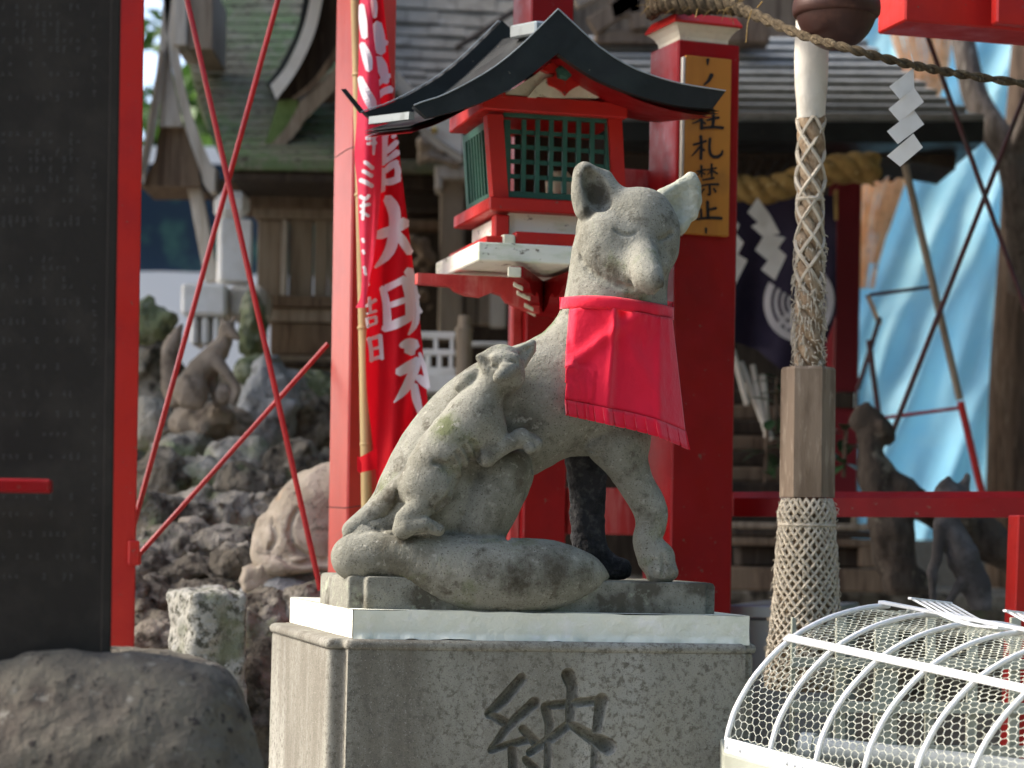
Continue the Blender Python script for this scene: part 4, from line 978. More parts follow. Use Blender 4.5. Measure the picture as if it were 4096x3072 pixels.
# ------------------------------------------------------------------ the red and green votive lantern on its bracket
lan = thing('lantern', 'red roofed votive lantern with green lattice windows, bracketed to the tall post', 'lantern', tuple(P(2230, 1120, 5.25)))
LY = 15.0
pf = Plane(1960, 5.02, LY, 900)               # front face of the lantern body
def lpt(px, py, back=0.0): return pf(px, py, back)
DB = 0.30                                      # depth of the body
u, v = pf.u, pf.v
def cornerbox(x0, x1, y0, y1, back0, back1, mat, name, c=0.003):
    m = MB(); ym = (y0 + y1) / 2; a, b = pf(x0, ym, back0), pf(x1, ym, back0); zt, zb = pf((x0 + x1) / 2, y0).z, pf((x0 + x1) / 2, y1).z
    m.obox((a.x, a.y, zb), Vector((b.x - a.x, b.y - a.y, 0)), v * (back1 - back0), (0, 0, zt - zb), c); return m.build(name, mat, lan)
# corner posts, tapered slightly outwards at the top
def lpost(xt0, xt1, xb0, xb1, yt, yb, back, dep, name='corner_post'):
    m = MB(); t0, t1, b0, b1 = pf(xt0, yt, back), pf(xt1, yt, back), pf(xb0, yb, back), pf(xb1, yb, back)
    vs = [b0, b1, b1 + v * dep, b0 + v * dep, t0, t1, t1 + v * dep, t0 + v * dep]
    m.add(vs, [[0, 3, 2, 1], [4, 5, 6, 7], [0, 1, 5, 4], [1, 2, 6, 5], [2, 3, 7, 6], [3, 0, 4, 7]]); return m.build(name, RED, lan)
lpost(1948, 2012, 1975, 2036, 458, 812, 0.0, 0.035); lpost(2432, 2486, 2455, 2506, 440, 812, 0.0, 0.035)
lpost(1948, 2000, 1975, 2020, 458, 812, DB - 0.03, 0.03); lpost(2432, 2486, 2450, 2500, 440, 812, DB - 0.03, 0.03)
cornerbox(1932, 2512, 396, 458, -0.012, DB + 0.01, RED, 'top_beam')
cornerbox(1958, 2540, 806, 858, -0.02, DB + 0.02, RED, 'sill_beam')
# front window of green lattice
def bars(x0, x1, y0, y1, nx, ny, back, fw, bw, name, mat):
    pan = MB()
    for a, b, c, d in ((x0, x1, y0, y0 + fw), (x0, x1, y1 - fw, y1), (x0, x0 + fw, y0 + fw, y1 - fw), (x1 - fw, x1, y0 + fw, y1 - fw)):
        pbox(pfb, a, b, c, d, 0.016, c=0.001, mb=pan)
    fr_ = pan.build(name, mat, lan)
    for i in range(1, nx):
        x = bl(x0 + fw, x1 - fw, i / nx); mm = pbox(pfb, x - bw / 2, x + bw / 2, y0 + fw, y1 - fw, 0.009, c=0.0, mb=MB()); mm.build('lattice_bar', mat, fr_)
    for j in range(1, ny):
        y = bl(y0 + fw, y1 - fw, j / ny); mm = pbox(Plane(x0, pfb(x0, y0).y + 0.0095, LY, y0), x0 + fw, x1 - fw, y - bw / 2, y + bw / 2, 0.006, c=0.0, mb=MB()); mm.build('lattice_bar', mat, fr_)
pfb = Plane(2012, pf(2012, 600, 0.012).y, LY, 600)
bars(2015, 2450, 452, 800, 7, 5, 0.012, 26, 17, 'lattice_window', GREEN)
# side window, seen edge-on: built in the side plane
def side_pt(t, z): q = pf(1950, 640, 0.0); return Vector((q.x, q.y, 0)) + v * t + Vector((0, 0, z)) + u * 0.006
zt_, zb_ = pf(1990, 470).z, pf(1990, 812).z
def side_box(t0, t1, z0, z1, th, mat, par, name, off=0.0):
    m = MB(); tp = (z0 + z1) / 2; lean = lambda z: u * (0.0145 * (zt_ - z) / (zt_ - zb_))
    a = [side_pt(t0, z0) + lean(z0), side_pt(t1, z0) + lean(z0), side_pt(t1, z1) + lean(z1), side_pt(t0, z1) + lean(z1)]
    m.prism([p + u * off for p in a], u * th); return m.build(name, mat, par)
t0, t1 = 0.040, DB - 0.034
fw = 0.016
sw = side_box(t0, t1, zb_ + 0.0, zb_ + 0.030, 0.014, GREEN, lan, 'lattice_window')
for a in ((t0, t1, zt_ - fw, zt_), (t0, t0 + fw * 1.6, zb_ + 0.03, zt_ - fw), (t1 - fw * 1.6, t1, zb_ + 0.03, zt_ - fw)): side_box(*a, 0.014, GREEN, sw, 'window_frame')
for i in range(1, 7):
    t = bl(t0 + fw * 1.6, t1 - fw * 1.6, i / 7); side_box(t - 0.004, t + 0.004, zb_ + 0.03, zt_ - fw, 0.006, GREEN, sw, 'lattice_bar')
for j in range(1, 4):
    z = bl(zb_ + 0.03, zt_ - fw, j / 4); side_box(t0 + fw, t1 - fw, z - 0.004, z + 0.004, 0.005, GREEN, sw, 'lattice_bar', 0.0065)
# base storey: cream panels between red posts, stepped sill, shelf
cornerbox(2036, 2520, 858, 968, 0.016, 0.03, FLAKY, 'cream_panel', 0.001)
m = MB(); q = pf(1992, 910, 0.03); m.obox((q.x, q.y, pf(2000, 968).z), v * (DB - 0.06), u * 0.012, (0, 0, pf(2000, 858).z - pf(2000, 968).z), 0.001); m.build('cream_panel', FLAKY, lan)
cornerbox(1980, 2038, 858, 966, 0.0, 0.035, RED, 'corner_post'); cornerbox(2470, 2524, 858, 966, 0.0, 0.035, RED, 'corner_post'); cornerbox(1980, 2030, 858, 966, DB - 0.03, DB, RED, 'corner_post')
cornerbox(2062, 2600, 946, 1000, -0.03, 0.06, RED, 'step_sill'); 
m = MB(); q = pf(1944, 970, -0.03); zz0, zz1 = pf(2000, 1006).z, pf(2000, 952).z
m.obox((q.x, q.y, zz0), v * (DB + 0.05), u * 0.05, (0, 0, zz1 - zz0), 0.002); m.build('step_sill', RED, lan)
cornerbox(2012, 2062, 946, 1000, -0.034, -0.004, CREAM, 'joist_end')
for t in (0.13, 0.27):
    m = MB(); q = pf(1936, 976, t); m.obox((q.x, q.y, zz0 - 0.001), v * 0.022, u * 0.03, (0, 0, zz1 - zz0 + 0.004), 0.003); m.build('joist_end', CREAM, lan)
cornerbox(1912, 2640, 996, 1070, -0.05, DB + 0.06, FLAKY, 'shelf', 0.003)
# carved brackets under the shelf: one to the left (seen broadside), one to the front
def bracket(A, ax, nrm, L, H, th, mat, name):
    prof = [(0, 0), (L, 0), (L, -H * .30), (L * .72, -H * .34), (L * .68, -H * .46), (L * .60, -H * .56), (L * .48, -H * .60), (L * .38, -H * .44), (L * .30, -H * .52), (L * .26, -H * .70), (L * .20, -H * .80), (L * .10, -H * .92), (0, -H)]
    m = MB(); m.prism([A + ax * x + Vector((0, 0, z)) for x, z in prof], nrm * th); return m.build(name, mat, lan)
zsh = pf(1950, 1074).z
A = pf(2160, 1074, 0.14); A.z = zsh
bracket(A, -u, v, (pf(2160, 1074, 0.14) - pf(1672, 1074, 0.14)).length, 0.080, 0.03, RED_WEATHER, 'carved_bracket')
A2_ = pf(2135, 1074, 0.20); A2_.z = zsh - 0.001
bracket(A2_, (-v * 0.9 - u * 0.42).normalized(), u, 0.30, 0.080, 0.028, RED_DARK, 'carved_bracket')
A3_ = pf(2165, 1074, 0.20); A3_.z = zsh - 0.001
bracket(A3_, -v, u, 0.25, 0.080, 0.05, RED_DARK, 'carved_bracket')
tipb = A2_ + (-v * 0.9 - u * 0.42).normalized() * 0.30
m = MB(); m.obox(tipb + Vector((-0.006, -0.004, -0.024)), u * 0.030, v * 0.006, (0, 0, 0.022), 0.002); m.build('cream_edging', CREAM, lan)
for k, (tt, dz) in enumerate(((0.70, 0.034), (0.55, 0.048), (0.36, 0.046), (0.22, 0.066), (0.12, 0.074))):
    q = A2_ + (-v * 0.9 - u * 0.42).normalized() * (0.30 * tt) + Vector((0, 0, -dz)) - v * 0.002 - u * 0.006
    m = MB(); m.obox(q - u * 0.004, u * 0.022 + Vector((0, 0, -0.010)), v * 0.006, (0, 0, 0.010), 0.0015); m.build('cream_edging', CREAM, lan)
# gabled roof: curved sheet with deep black bargeboards front and back
RF_, RBk = -0.16, 0.37
top = [(2232, 38), (2150, 120), (2060, 205), (1960, 282), (1850, 345), (1760, 388), (1690, 410), (1655, 424)]
bot = [(2232, 212), (2170, 262), (2095, 322), (2010, 372), (1920, 412), (1830, 442), (1750, 462), (1708, 470)]
topR = [(2232, 38), (2310, 110), (2410, 200), (2520, 268), (2620, 308), (2720, 336), (2810, 352), (2902, 366)]
botR = [(2232, 212), (2300, 262), (2380, 312), (2470, 352), (2560, 384), (2650, 408), (2740, 426), (2852, 434)]
pg = Plane(2232, pf(2232, 100, RF_).y, LY, 100)
def side_curve(c, n=16): return [pg(x, y) for x, y in spline(c, n)]
tL, bL, tR, bR = map(side_curve, (top, bot, topR, botR))
RD = 0.33
W = (v * 0.30 - u * 0.055 + Vector((0, 0, 0.035))) / 0.33
for back, th in ((0.0, 0.022), (RD - 0.022, 0.022)):
    for (T, Bq) in ((tL, bL), (tR, bR)):
        m = MB(); loop = T + Bq[::-1]; m.prism([p + W * back for p in loop], v * th); m.build('bargeboard', ROOFTIN, lan)
for T in (tL, tR):                              # roof skin and its red underside
    m = MB(); n = len(T)
    def sk(i, j, T=T, dz=0.0):
        k = min(int(i * (n - 1) + 1e-6), n - 2); f = i * (n - 1) - k; return T[k].lerp(T[k + 1], f) + W * (0.023 + (RD - 0.046) * j) + Vector((0, 0, dz))
    m.grid(lambda i, j: sk(i, j, dz=-0.042), 30, 4); m.grid(lambda i, j: sk(i, j, dz=-0.048), 30, 4, flip=True); m.build('roof_sheet', ROOFTIN, lan, smooth=True)
    m = MB(); m.grid(lambda i, j: sk(0.15 + 0.8 * i, j, dz=-0.051), 30, 4, flip=True); m.grid(lambda i, j: sk(0.15 + 0.8 * i, j, dz=-0.058), 30, 4); m.build('eave_lining', RED_DARK, lan, smooth=True)
m = MB()
for T in (tL, tR): m.tube([p + Vector((0, 0, 0.0015)) - v * 0.001 for p in T], 0.0016, 6); m.tube([p + W * RD + Vector((0, 0, 0.0015)) for p in T], 0.0016, 6)
m.build('drip_edge', TINGREY, lan)
m = MB(); a, b = tL[0] + W * 0.05, tL[0] + W * (RD - 0.14)
m.obox(a + u * -0.03 + Vector((0, 0, -0.052)), u * 0.06, b - a, (0, 0, 0.030), 0.004); m.build('ridge_cap', TINGREY, lan)
m = MB()                                       # zinc gutter strip under the left eave, pointed hooks of the rear gable
gA = tL[-2] + Vector((0, 0, -0.022)); m.beam(gA + W * 0.03, gA + W * (RD - 0.05), 0.012, 0.016); m.build('gutter', TINGREY, lan)
m = MB(); hk = tL[-1] + W * RD; m.prism([hk + Vector((-0.002, 0, 0.0)) , hk + u * 0.012, hk - u * 0.035 + Vector((0, 0, 0.052)), hk - u * 0.045 + Vector((0, 0, 0.050))], v * 0.006)
m.build('roof_hook', ROOFTIN, lan)
# gable filling: cream board, red pendant with green hexagon boss, small red struts
pgf = Plane(2232, pf(2232, 300, -0.006).y, LY, 300)
inner = [(1985, 392), (2060, 352), (2140, 300), (2232, 224), (2330, 296), (2420, 346), (2530, 392)]
m = pprism(pgf, inner, 0.02); m.build('gable_panel', CREAM, lan)
m = MB()                                       # curled frog-leg strut in relief
for sgn in (-1, 1):
    m.prism([pgf(2262 + sgn * x, y, -0.012) for x, y in ((0, 325), (35, 300), (85, 318), (120, 350), (150, 388), (118, 390), (92, 378), (70, 388), (0, 390))], pgf.v * 0.011)
m.build('carved_strut', CREAM, lan)
for x0, x1 in ((2424, 2460), (1995, 2020)): pbox(pgf, x0, x1, 318 if x0 > 2200 else 372, 392, 0.01, front=0.008, c=0.001).build('gable_strut', RED, lan)
ped_ = pprism(Plane(2262, pgf(2262, 280, -0.02).y, LY, 280), [(2260, 214), (2294, 246), (2334, 268), (2322, 290), (2296, 292), (2306, 308), (2332, 306), (2322, 340), (2296, 352), (2276, 366), (2262, 382), (2246, 364), (2222, 350), (2194, 338), (2190, 310), (2214, 308), (2222, 292), (2196, 290), (2170, 278), (2184, 262), (2222, 244)], 0.02)
pend = ped_.build('gable_pendant', RED, lan)
hexc = Plane(2262, pgf(2262, 280, -0.03).y, LY, 280); cc = hexc(2259, 286)
m = MB(); m.lathe(cc + v * 0.015, [(0.0195, 0), (0.0195, 0.02), (0.015, 0.026), (0.004, 0.028)], 6, axis=-v); m.build('hexagon_boss', GREEN, pend)
m = MB(); a_, b_ = pf(2060, 640, DB - .02), pf(2450, 640, DB - .02); m.obox((a_.x, a_.y, pf(2200, 800).z), Vector((b_.x - a_.x, b_.y - a_.y, 0)), v * .008, (0, 0, pf(2200, 440).z - pf(2200, 800).z)); m.build('added_dark_back', WOODDARK, lan)  # dark sheet added to stand in for the shaded lantern inside
m = MB(); a_ = pf(1990, 430, .02); m.obox((a_.x, a_.y, pf(2200, 440).z), u * .27, v * (DB - .04), (0, 0, .006)); m.build('added_ceiling', WOODDARK, lan)  # ceiling added to darken the lantern inside
# inner posts seen through the lattice
m = MB(); q = pf(2240, 640, 0.15); m.tube([Vector((q.x, q.y, pf(2240, 858).z)), Vector((q.x, q.y, pf(2240, 770).z))], 0.02, 12); m.lathe(Vector((q.x, q.y, pf(2240, 770).z)), [(0.02, 0), (0.032, 0.02), (0.034, 0.05), (0.02, 0.07)], 12); m.build('lamp_holder', CREAM, lan, smooth=True)
# ------------------------------------------------------------------ black inscribed monument and its boulder
mon = thing('stone_monument', 'tall black stone monument with rows of worn small characters, at the left edge', 'monument', tuple(P(230, 2680, 3.3))[:2] + (0.0,))
plm = Plane(462, 3.25, 13, 1500)
a, b = plm(-420, 1500), plm(462, 1500); zb = plm(230, 2780).z
m = MB(); m.obox((a.x, a.y, zb), (b.x - a.x, b.y - a.y, 0), plm.v * 0.11, (0, 0, 2.6 - zb), 0.006); m.build('slab', BLACKSTONE, mon)
pbox(plm, 424, 462, -400, 2700, .01, front=.003, c=.002).build('border', BLACKSTONE, mon)
m = MB(); r2 = random.Random(5)
rows = [30, 60, 100, 130, 165, 200, 260, 300, 380, 395, 540, 570, 610, 640, 680, 720, 760, 805, 880, 900, 1040, 1075, 1120, 1150, 1210, 1290, 1365, 1470, 1580, 1660, 1740, 1830, 1990, 2060, 2140, 2230, 2310]
for y in rows:
    if 1890 < y < 1980: continue
    for x in range(14, 330, 27):
        if r2.random() < 0.42: continue
        n = r2.randint(2, 4); w = 13
        for k in range(n):
            x0, y0 = x + r2.uniform(-2, 2), y + (k - n / 2) * 7
            if r2.random() < 0.6: brush(m, [(x0 - w * .5, y0 + 1, 2.4), (x0 + w * .5, y0 - 1, 2.8)], lambda X, Y: plm(X, Y, -0.0012), n=2)
            else: brush(m, [(x0 + r2.uniform(-5, 5), y0 - 6, 2.6), (x0 + r2.uniform(-5, 5), y0 + 6, 2.4)], lambda X, Y: plm(X, Y, -0.0012), n=2)
for y in list(range(60, 420, 52)) + list(range(660, 900, 44)) + list(range(1150, 1500, 50)) + list(range(1660, 2250, 58)):
    for k in range(3):
        brush(m, [(374 + r2.uniform(-9, 4), y + k * 9 - 9, 3), (374 + r2.uniform(0, 14), y + k * 9 - 9 + r2.uniform(-6, 6), 3)], lambda X, Y: plm(X, Y, -0.0012), n=2)
m.build('inscription', INSCR, mon, kind='stuff')
m = MB(); pq = Plane(200, 3.12, 6, 1940); pbox(pq, -300, 203, 1912, 1968, 0.03, c=0.003, mb=m)
tag(m.build('red_bar', RED_DARK), 'short deep red bar end in front of the black monument', 'rail')
def boulder(name, c, r, seed, amp, mat, parent=None, freq=2.2, h=0.02, box=None, sq=0.0, smooth_k=0.0):
    """an eroded rock: c centre, r radii"""
    c, r = np.array(c, float), np.array(r, float); vv = Vol(c - r * 1.35 - 0.03, c + r * 1.35 + 0.03, h); 
    X, Y, Z = np.meshgrid(*vv.ax, indexing='ij'); q = np.stack([(X - c[0]) / r[0], (Y - c[1]) / r[1], (Z - c[2]) / r[2]], -1)
    p = 2 + sq; nrm = (np.abs(q) ** p).sum(-1) ** (1 / p); w = np.stack([X, Y, Z], -1) / r.min()
    vv.f = ((nrm - 1) * r.min() + amp * r.min() * fbm(w * freq, seed, 4, 0.55) + amp * 0.5 * r.min() * np.abs(fbm(w * freq * 2.1, seed + 9, 3))).astype(np.float32)
    for ax in range(3):
        sl = [slice(None)] * 3; sl[ax] = 0; vv.f[tuple(sl)] = 0.2; sl[ax] = -1; vv.f[tuple(sl)] = 0.2
    return vv.build(name, mat, parent)
# boulder carrying the monument: traced top, rounded right end
vb = Vol((-0.98, 2.95, 0.75), (-0.33, 3.62, 1.36), 0.007)
pts = [(-600, 2900), (-200, 2872), (100, 2852), (320, 2820), (520, 2800), (700, 2830), (790, 2862)]
vb.chain([P(x, y, 3.22) for x, y in pts], [0.07, 0.075, 0.078, 0.074, 0.07, 0.072, 0.068], 0.03)
vb.chain([P(x, y + 260, 3.2) for x, y in pts] + [P(842, 3110, 3.2)], [0.11, 0.115, 0.118, 0.118, 0.11, 0.105, 0.085, 0.062], 0.04)
vb.chain([P(x, y + 80, 3.4) for x, y in pts], [0.10, 0.10, 0.10, 0.10, 0.10, 0.10, 0.08], 0.04)
vb.chain([P(x, y + 420, 3.25) for x, y in pts], [0.14, 0.14, 0.14, 0.14, 0.13, 0.125, 0.10], 0.04)
vb.chain([P(790, 2870, 3.22), P(905, 2965, 3.22), P(935, 3100, 3.22), P(950, 3300, 3.22)], [0.066, 0.045, 0.035, 0.035], 0.03)
vb.chain([P(440, 2740, 3.38), P(640, 2765, 3.38), P(800, 2800, 3.36)], [0.05, 0.055, 0.06], 0.03)
vb.rough(0.0075, 9, 30, 4); vb.rough(0.0025, 45, 37, 3)
tag(vb.build('boulder', BASEROCK), 'brown weathered boulder with a pale rim under the black monument', 'boulder')

# ------------------------------------------------------------------ bell and bell rope
bell = thing('bell', 'round dark copper shrine bell hanging at the top edge above the rope', 'bell', tuple(P(3340, 40, 5.1)))
bc = P(3346, 16, 4.78); R = 166 / FPX * 4.78
prof = [(0.004, R * 1.02)]
for a in np.linspace(80, -86, 26):
    r_, h_ = R * math.cos(rad(a)), R * math.sin(rad(a)) * 1.12; prof.append((r_ * (1.0 if a > 0 else 1.0), h_))
m = MB(); m.lathe(bc, prof, 40); m.build('shell', COPPER, bell, smooth=True, sharp=60)
m = MB(); m.lathe(bc, [(R * 0.99, -0.028), (R * 1.045, -0.022), (R * 1.06, -0.008), (R * 1.045, 0.004), (R * 0.99, 0.010)], 40); m.build('band', COPPER, bell, smooth=True, sharp=60)
m = MB(); m.lathe(bc + Vector((0, 0, R)), [(0.02, 0.0), (0.02, 0.5)], 10); m.build('hanger', WIRE, bell)
brp = thing('bell_rope', 'thick hanging bell rope with white sleeve, netted braid, six sided wooden block and tassel', 'rope', tuple(P(3230, 1300, 4.95)))
D5 = 4.95; s5 = D5 / FPX
ax = lambda y: P(3249 - y * 0.0105, y, D5)
def bodytube(name, ys, rs, mat, n=28, wob=0.0, seed=0, parent=None):
    ks = np.linspace(0, 1, 44); yy = np.interp(ks, np.linspace(0, 1, len(ys)), ys); rr = spline([(r, 0) for r in rs], 44)[:, 0]
    m = MB(); vs, fs = [], []
    for i, (y, r) in enumerate(zip(yy, rr)):
        c = ax(y)
        for k in range(n):
            a = 2 * math.pi * k / n; w = 1 + wob * float(vnoise(np.array([[math.cos(a) * 1.6, math.sin(a) * 1.6, y * 0.012 + seed]]), 5)[0])
            vs.append(c + Vector((math.cos(a) * r * w * s5, math.sin(a) * r * w * s5, 0)))
    for i in range(43):
        for k in range(n): k2 = (k + 1) % n; fs.append([i * n + k, (i + 1) * n + k, (i + 1) * n + k2, i * n + k2])
    fs += [list(range(n)), [43 * n + k for k in range(n)][::-1]]
    m.add(vs, fs); return m.build(name, mat, parent or brp, smooth=True, sharp=70)
bodytube('sleeve', [-60, 60, 200, 330, 478], [62, 64, 68, 66, 56], WHITECLOTH, wob=0.07)
for st in range(3):
    m = MB(); pts = []; rs_ = []
    for i in range(150):
        y = bl(468, 1480, i / 149); a = y * 0.021 + st * 2.094; jt = 1 + .12 * float(vnoise(np.array([[y * .02, st * 5.0, .5]]), 7)[0]); pts.append(ax(y) + Vector((math.cos(a), math.sin(a), 0)) * 29 * s5); rs_.append(27 * s5 * jt)
    m.tube(pts, rs_, 12); m.build('braid_strand', HEMPCORE, brp, smooth=True, sharp=70)
def net(name, y0, y1, rfn, nst, turns, tr, mat, jit=0.0, twist=0.0):
    m = MB(); rr_ = random.Random(3)
    for sgn in (-1, 1):
        for k in range(nst):
            pts = []; N = int(abs(turns) * 26) + 8; ph = rr_.uniform(-jit, jit)
            for i in range(N + 1):
                t = i / N; y = bl(y0, y1, t); a = 2 * math.pi * (k / nst + sgn * turns * t) + ph + twist * t; r = rfn(y) * s5 * (1 + 0.03 * sgn * math.sin(a * nst))
                pts.append(ax(y) + Vector((math.cos(a) * r, math.sin(a) * r, 0)))
            m.tube(pts, tr, 5)
    o = m.build(name, mat, brp, smooth=True); o['kind'] = 'stuff'; return o
net('braid_net', 474, 1240, lambda y: 54 + 3 * math.sin(y * 0.02) - 8 * max(0, y - 1050) / 190, 4, 1.6, 0.0044, HEMP, 0.2)
m = MB(); rr_ = random.Random(11)                # wispy fibres of the worn lower braid
for i in range(520):
    y = 900 + 572 * rr_.random() ** 0.6; a = rr_.uniform(0, 6.283); r = 56 * s5; p = ax(y) + Vector((math.cos(a) * r, math.sin(a) * r, 0))
    q = p + Vector((math.cos(a + .5) * .006 + rr_.uniform(-.006, .006), rr_.uniform(-.004, .004), rr_.uniform(-.035, .01))); m.tube([p, (p + q) / 2 + Vector((math.cos(a), math.sin(a), 0)) * .003, q], [0.0016, 0.0014, 0.0005], 4)
o = m.build('fibres', HEMP, brp); o['kind'] = 'stuff'
m = MB(); m.lathe(ax(800) - Vector((0, 0, .004)), [(55 * s5, 0), (60 * s5, .004), (55 * s5, .009)], 20); m.build('binding', HEMP, brp, smooth=True)
hc0, hc1 = ax(1990), ax(1470); m = MB(); hexv = []
for z0, c, g in ((hc0.z, hc0, 1.0), (hc1.z - 0.006, hc1, 0.985), (hc1.z, hc1, 0.93)):
    for k in range(6):
        a = rad(60 * k + 53); hexv.append(Vector((c.x + math.cos(a) * 110 * s5 * g, c.y + math.sin(a) * 110 * s5 * g, z0)))
m.add(hexv, [[i * 6 + k, i * 6 + (k + 1) % 6, (i + 1) * 6 + (k + 1) % 6, (i + 1) * 6 + k] for i in (0, 1) for k in range(6)] + [[5, 4, 3, 2, 1, 0], [12, 13, 14, 15, 16, 17]])
m.build('wooden_block', HEXWOOD, brp)
tr_ = lambda y: float(np.interp(y, [1995, 2030, 2080, 2100, 2200, 2400, 2600, 2750], [96, 110, 112, 108, 118, 128, 150, 158]))
bodytube('tassel_core', [1994, 2040, 2100, 2250, 2450, 2620, 2760], [84, 100, 100, 106, 118, 134, 146], HEMPCORE, wob=0.08, seed=9)
net('tassel_net', 1996, 2750, tr_, 22, 0.80, 0.0036, HEMP, 0.05)
m = MB()
for i in range(500):
    y = rr_.uniform(2000, 2740); a = rr_.uniform(0, 6.283); r = tr_(y) * s5; p = ax(y) + Vector((math.cos(a) * r, math.sin(a) * r, 0)); q = p + Vector((math.cos(a) * .004 + rr_.uniform(-.009, .009), math.sin(a) * .004, rr_.uniform(-.025, .012))); m.tube([p, (p + q) / 2 + Vector((math.cos(a), math.sin(a), 0)) * .003, q], [0.0014, 0.0012, 0.0005], 4)
o = m.build('fibres', HEMP, brp); o['kind'] = 'stuff'
m = MB(); m.lathe(ax(2102), [(112 * s5, -.004), (119 * s5, 0), (112 * s5, .005)], 24); m.build('binding', HEMP, brp, smooth=True)

# ------------------------------------------------------------------ straw rope with a paper streamer
sr = thing('straw_rope', 'twisted brown straw rope strung from the capped red post to the right edge', 'rope', tuple(P(3400, 200, 5.0)))
rc = spline([tuple(P(2604, 34, 5.42)), tuple(P(2650, 8, 5.34)), tuple(P(2760, 18, 5.30)), tuple(P(2900, 24, 5.26)), tuple(P(3020, 60, 5.15)), tuple(P(3200, 138, 4.80)), tuple(P(3400, 196, 4.64)), tuple(P(3640, 258, 4.68)), tuple(P(3860, 300, 4.75)), tuple(P(4170, 344, 4.85))], 260)
for st in range(2):
    m = MB(); pts = []
    for i, p in enumerate(rc):
        a = i * 0.42 + math.pi * st; r = float(np.interp(i, [0, 70, 110, 150, 260], [0.014, 0.012, 0.007, 0.0048, 0.0045])); pts.append(Vector(p) + Vector((0, math.cos(a) * r, math.sin(a) * r)))
    m.tube(pts, [float(np.interp(i, [0, 70, 110, 150, 260], [0.017, 0.014, 0.0085, 0.0060, 0.0055])) for i in range(len(rc))], 7); m.build('strand', ROPE, sr, smooth=True)
m = MB(); rr_ = random.Random(2)
for i in range(90):
    p = Vector(rc[rr_.randint(0, 100)]) + Vector((rr_.uniform(-.01, .01), rr_.uniform(-.015, .0), rr_.uniform(-.012, .014))); d = Vector((rr_.uniform(-1, 1), rr_.uniform(-.4, .2), rr_.uniform(-.7, .8))).normalized() * rr_.uniform(.015, .05)
    m.tube([p, p + d * .5 + Vector((0, 0, .003)), p + d], [0.0014, 0.0012, 0.0005], 4)
o = m.build('straw_ends', STRAW, sr); o['kind'] = 'stuff'
m = MB(); m.tube([P(3006, 40, 5.13), P(2990, 95, 5.12), P(2984, 170, 5.12)], 0.0012, 5); m.tube([P(3030, 30, 5.13), P(3050, 5, 5.12)], 0.0016, 5); o = m.build('straw_tail', STRAW, sr)
def streamer(quads, d, label, group=None, yaw=0, name='paper_streamer', stem=None):
    pl = Plane(quads[0][0][0], d, yaw, quads[0][0][1]); t = thing(name, label, 'paper streamer', tuple(pl(*quads[0][0])), group)
    for i, q in enumerate(quads):
        sg = 1 if i % 2 else -1
        m = MB(); pts = [pl(x, y, sg * 0.003 * (1 if k in (1, 2) else -1) + 0.002 * i) for k, (x, y) in enumerate(q)]; m.prism(pts, pl.v * 0.0006); m.build('fold', PAPER, t)
    if stem: m = MB(); m.tube([pl(*p) for p in stem], 0.0011, 5); m.build('stem', PAPER, t)
    return t
def z3(x, y): return 2600 + .6763 * x, .6763 * y
streamer([[z3(1560, 400), z3(1415, 512), z3(1478, 588), z3(1563, 520)], [z3(1563, 520), z3(1410, 645), z3(1476, 720), z3(1620, 603)], [z3(1562, 652), z3(1402, 776), z3(1466, 852), z3(1622, 735)], [z3(1558, 790), z3(1402, 922), z3(1480, 985), z3(1614, 872)]],
         4.68, 'white zigzag paper streamer hanging on the brown straw rope in front of the tarp', yaw=10, stem=[z3(1545, 318), z3(1556, 360), z3(1562, 410)])

# ------------------------------------------------------------------ white wire cage in the bottom right corner
cage = thing('wire_cage', 'arched white wire mesh cover over the offering box, in the bottom right corner', 'cage', tuple(P(3500, 3072, 4.1))[:2] + (0.9,))
Av = P(4050, 2755, 3.72) - P(3155, 2560, 4.10)
ribpx = [(2908, 2960, 4.02), (2918, 2910, 4.02), (2950, 2820, 4.04), (3030, 2690, 4.07), (3155, 2562, 4.11), (3290, 2482, 4.17), (3420, 2440, 4.24), (3530, 2424, 4.30), (3660, 2430, 4.38), (3790, 2470, 4.48), (3880, 2540, 4.56)]
RB_ = spline([tuple(P(*q)) for q in ribpx], 80)
def arch(t, s):
    i = s * 79; a = int(min(i, 78)); f = i - a; return Vector(RB_[a]) * (1 - f) + Vector(RB_[a + 1]) * f + Av * t
def sparam(k): return k / (len(ribpx) - 1)
for k in range(8):
    t = 0.0 + 0.212 * k
    if k == 0: m = MB(); m.tube([arch(0, s) for s in np.linspace(0, .72, 40)], 0.0052, 8)
    else: m = MB(); m.tube([arch(t, s) for s in np.linspace(0, 1, 50)], 0.0050, 8)
    m.build('rib', WHITEMETAL, cage, smooth=True, sharp=60)
def slat(s, t0, t1, w, th, name, over=0.004):
    a, b = arch(t0, s), arch(t1, s); tng = (arch(0, min(1, s + .01)) - arch(0, max(0, s - .01))).normalized(); e = (b - a); n = e.cross(tng).normalized()
    if n.z < 0: n = -n
    m = MB(); m.obox(a - tng * w / 2 + n * over, e, tng * w, n * th, 0.0012); return m.build(name, WHITEMETAL, cage)
slat(sparam(4), -0.01, 1.7, 0.019, 0.005, 'slat'); slat(sparam(7), -0.01, 1.7, 0.020, 0.006, 'slat')
bA_, bB_ = P(2900, 2958, 4.0), P(2900, 2958, 4.0) + Av * 1.7
m = MB(); m.obox(bA_ + Vector((0, 0, -0.030)), bB_ - bA_, (0.0, 0.008, 0), (0, 0, 0.034), 0.002); m.build('bottom_rail', WHITEMETAL, cage)
m = MB()
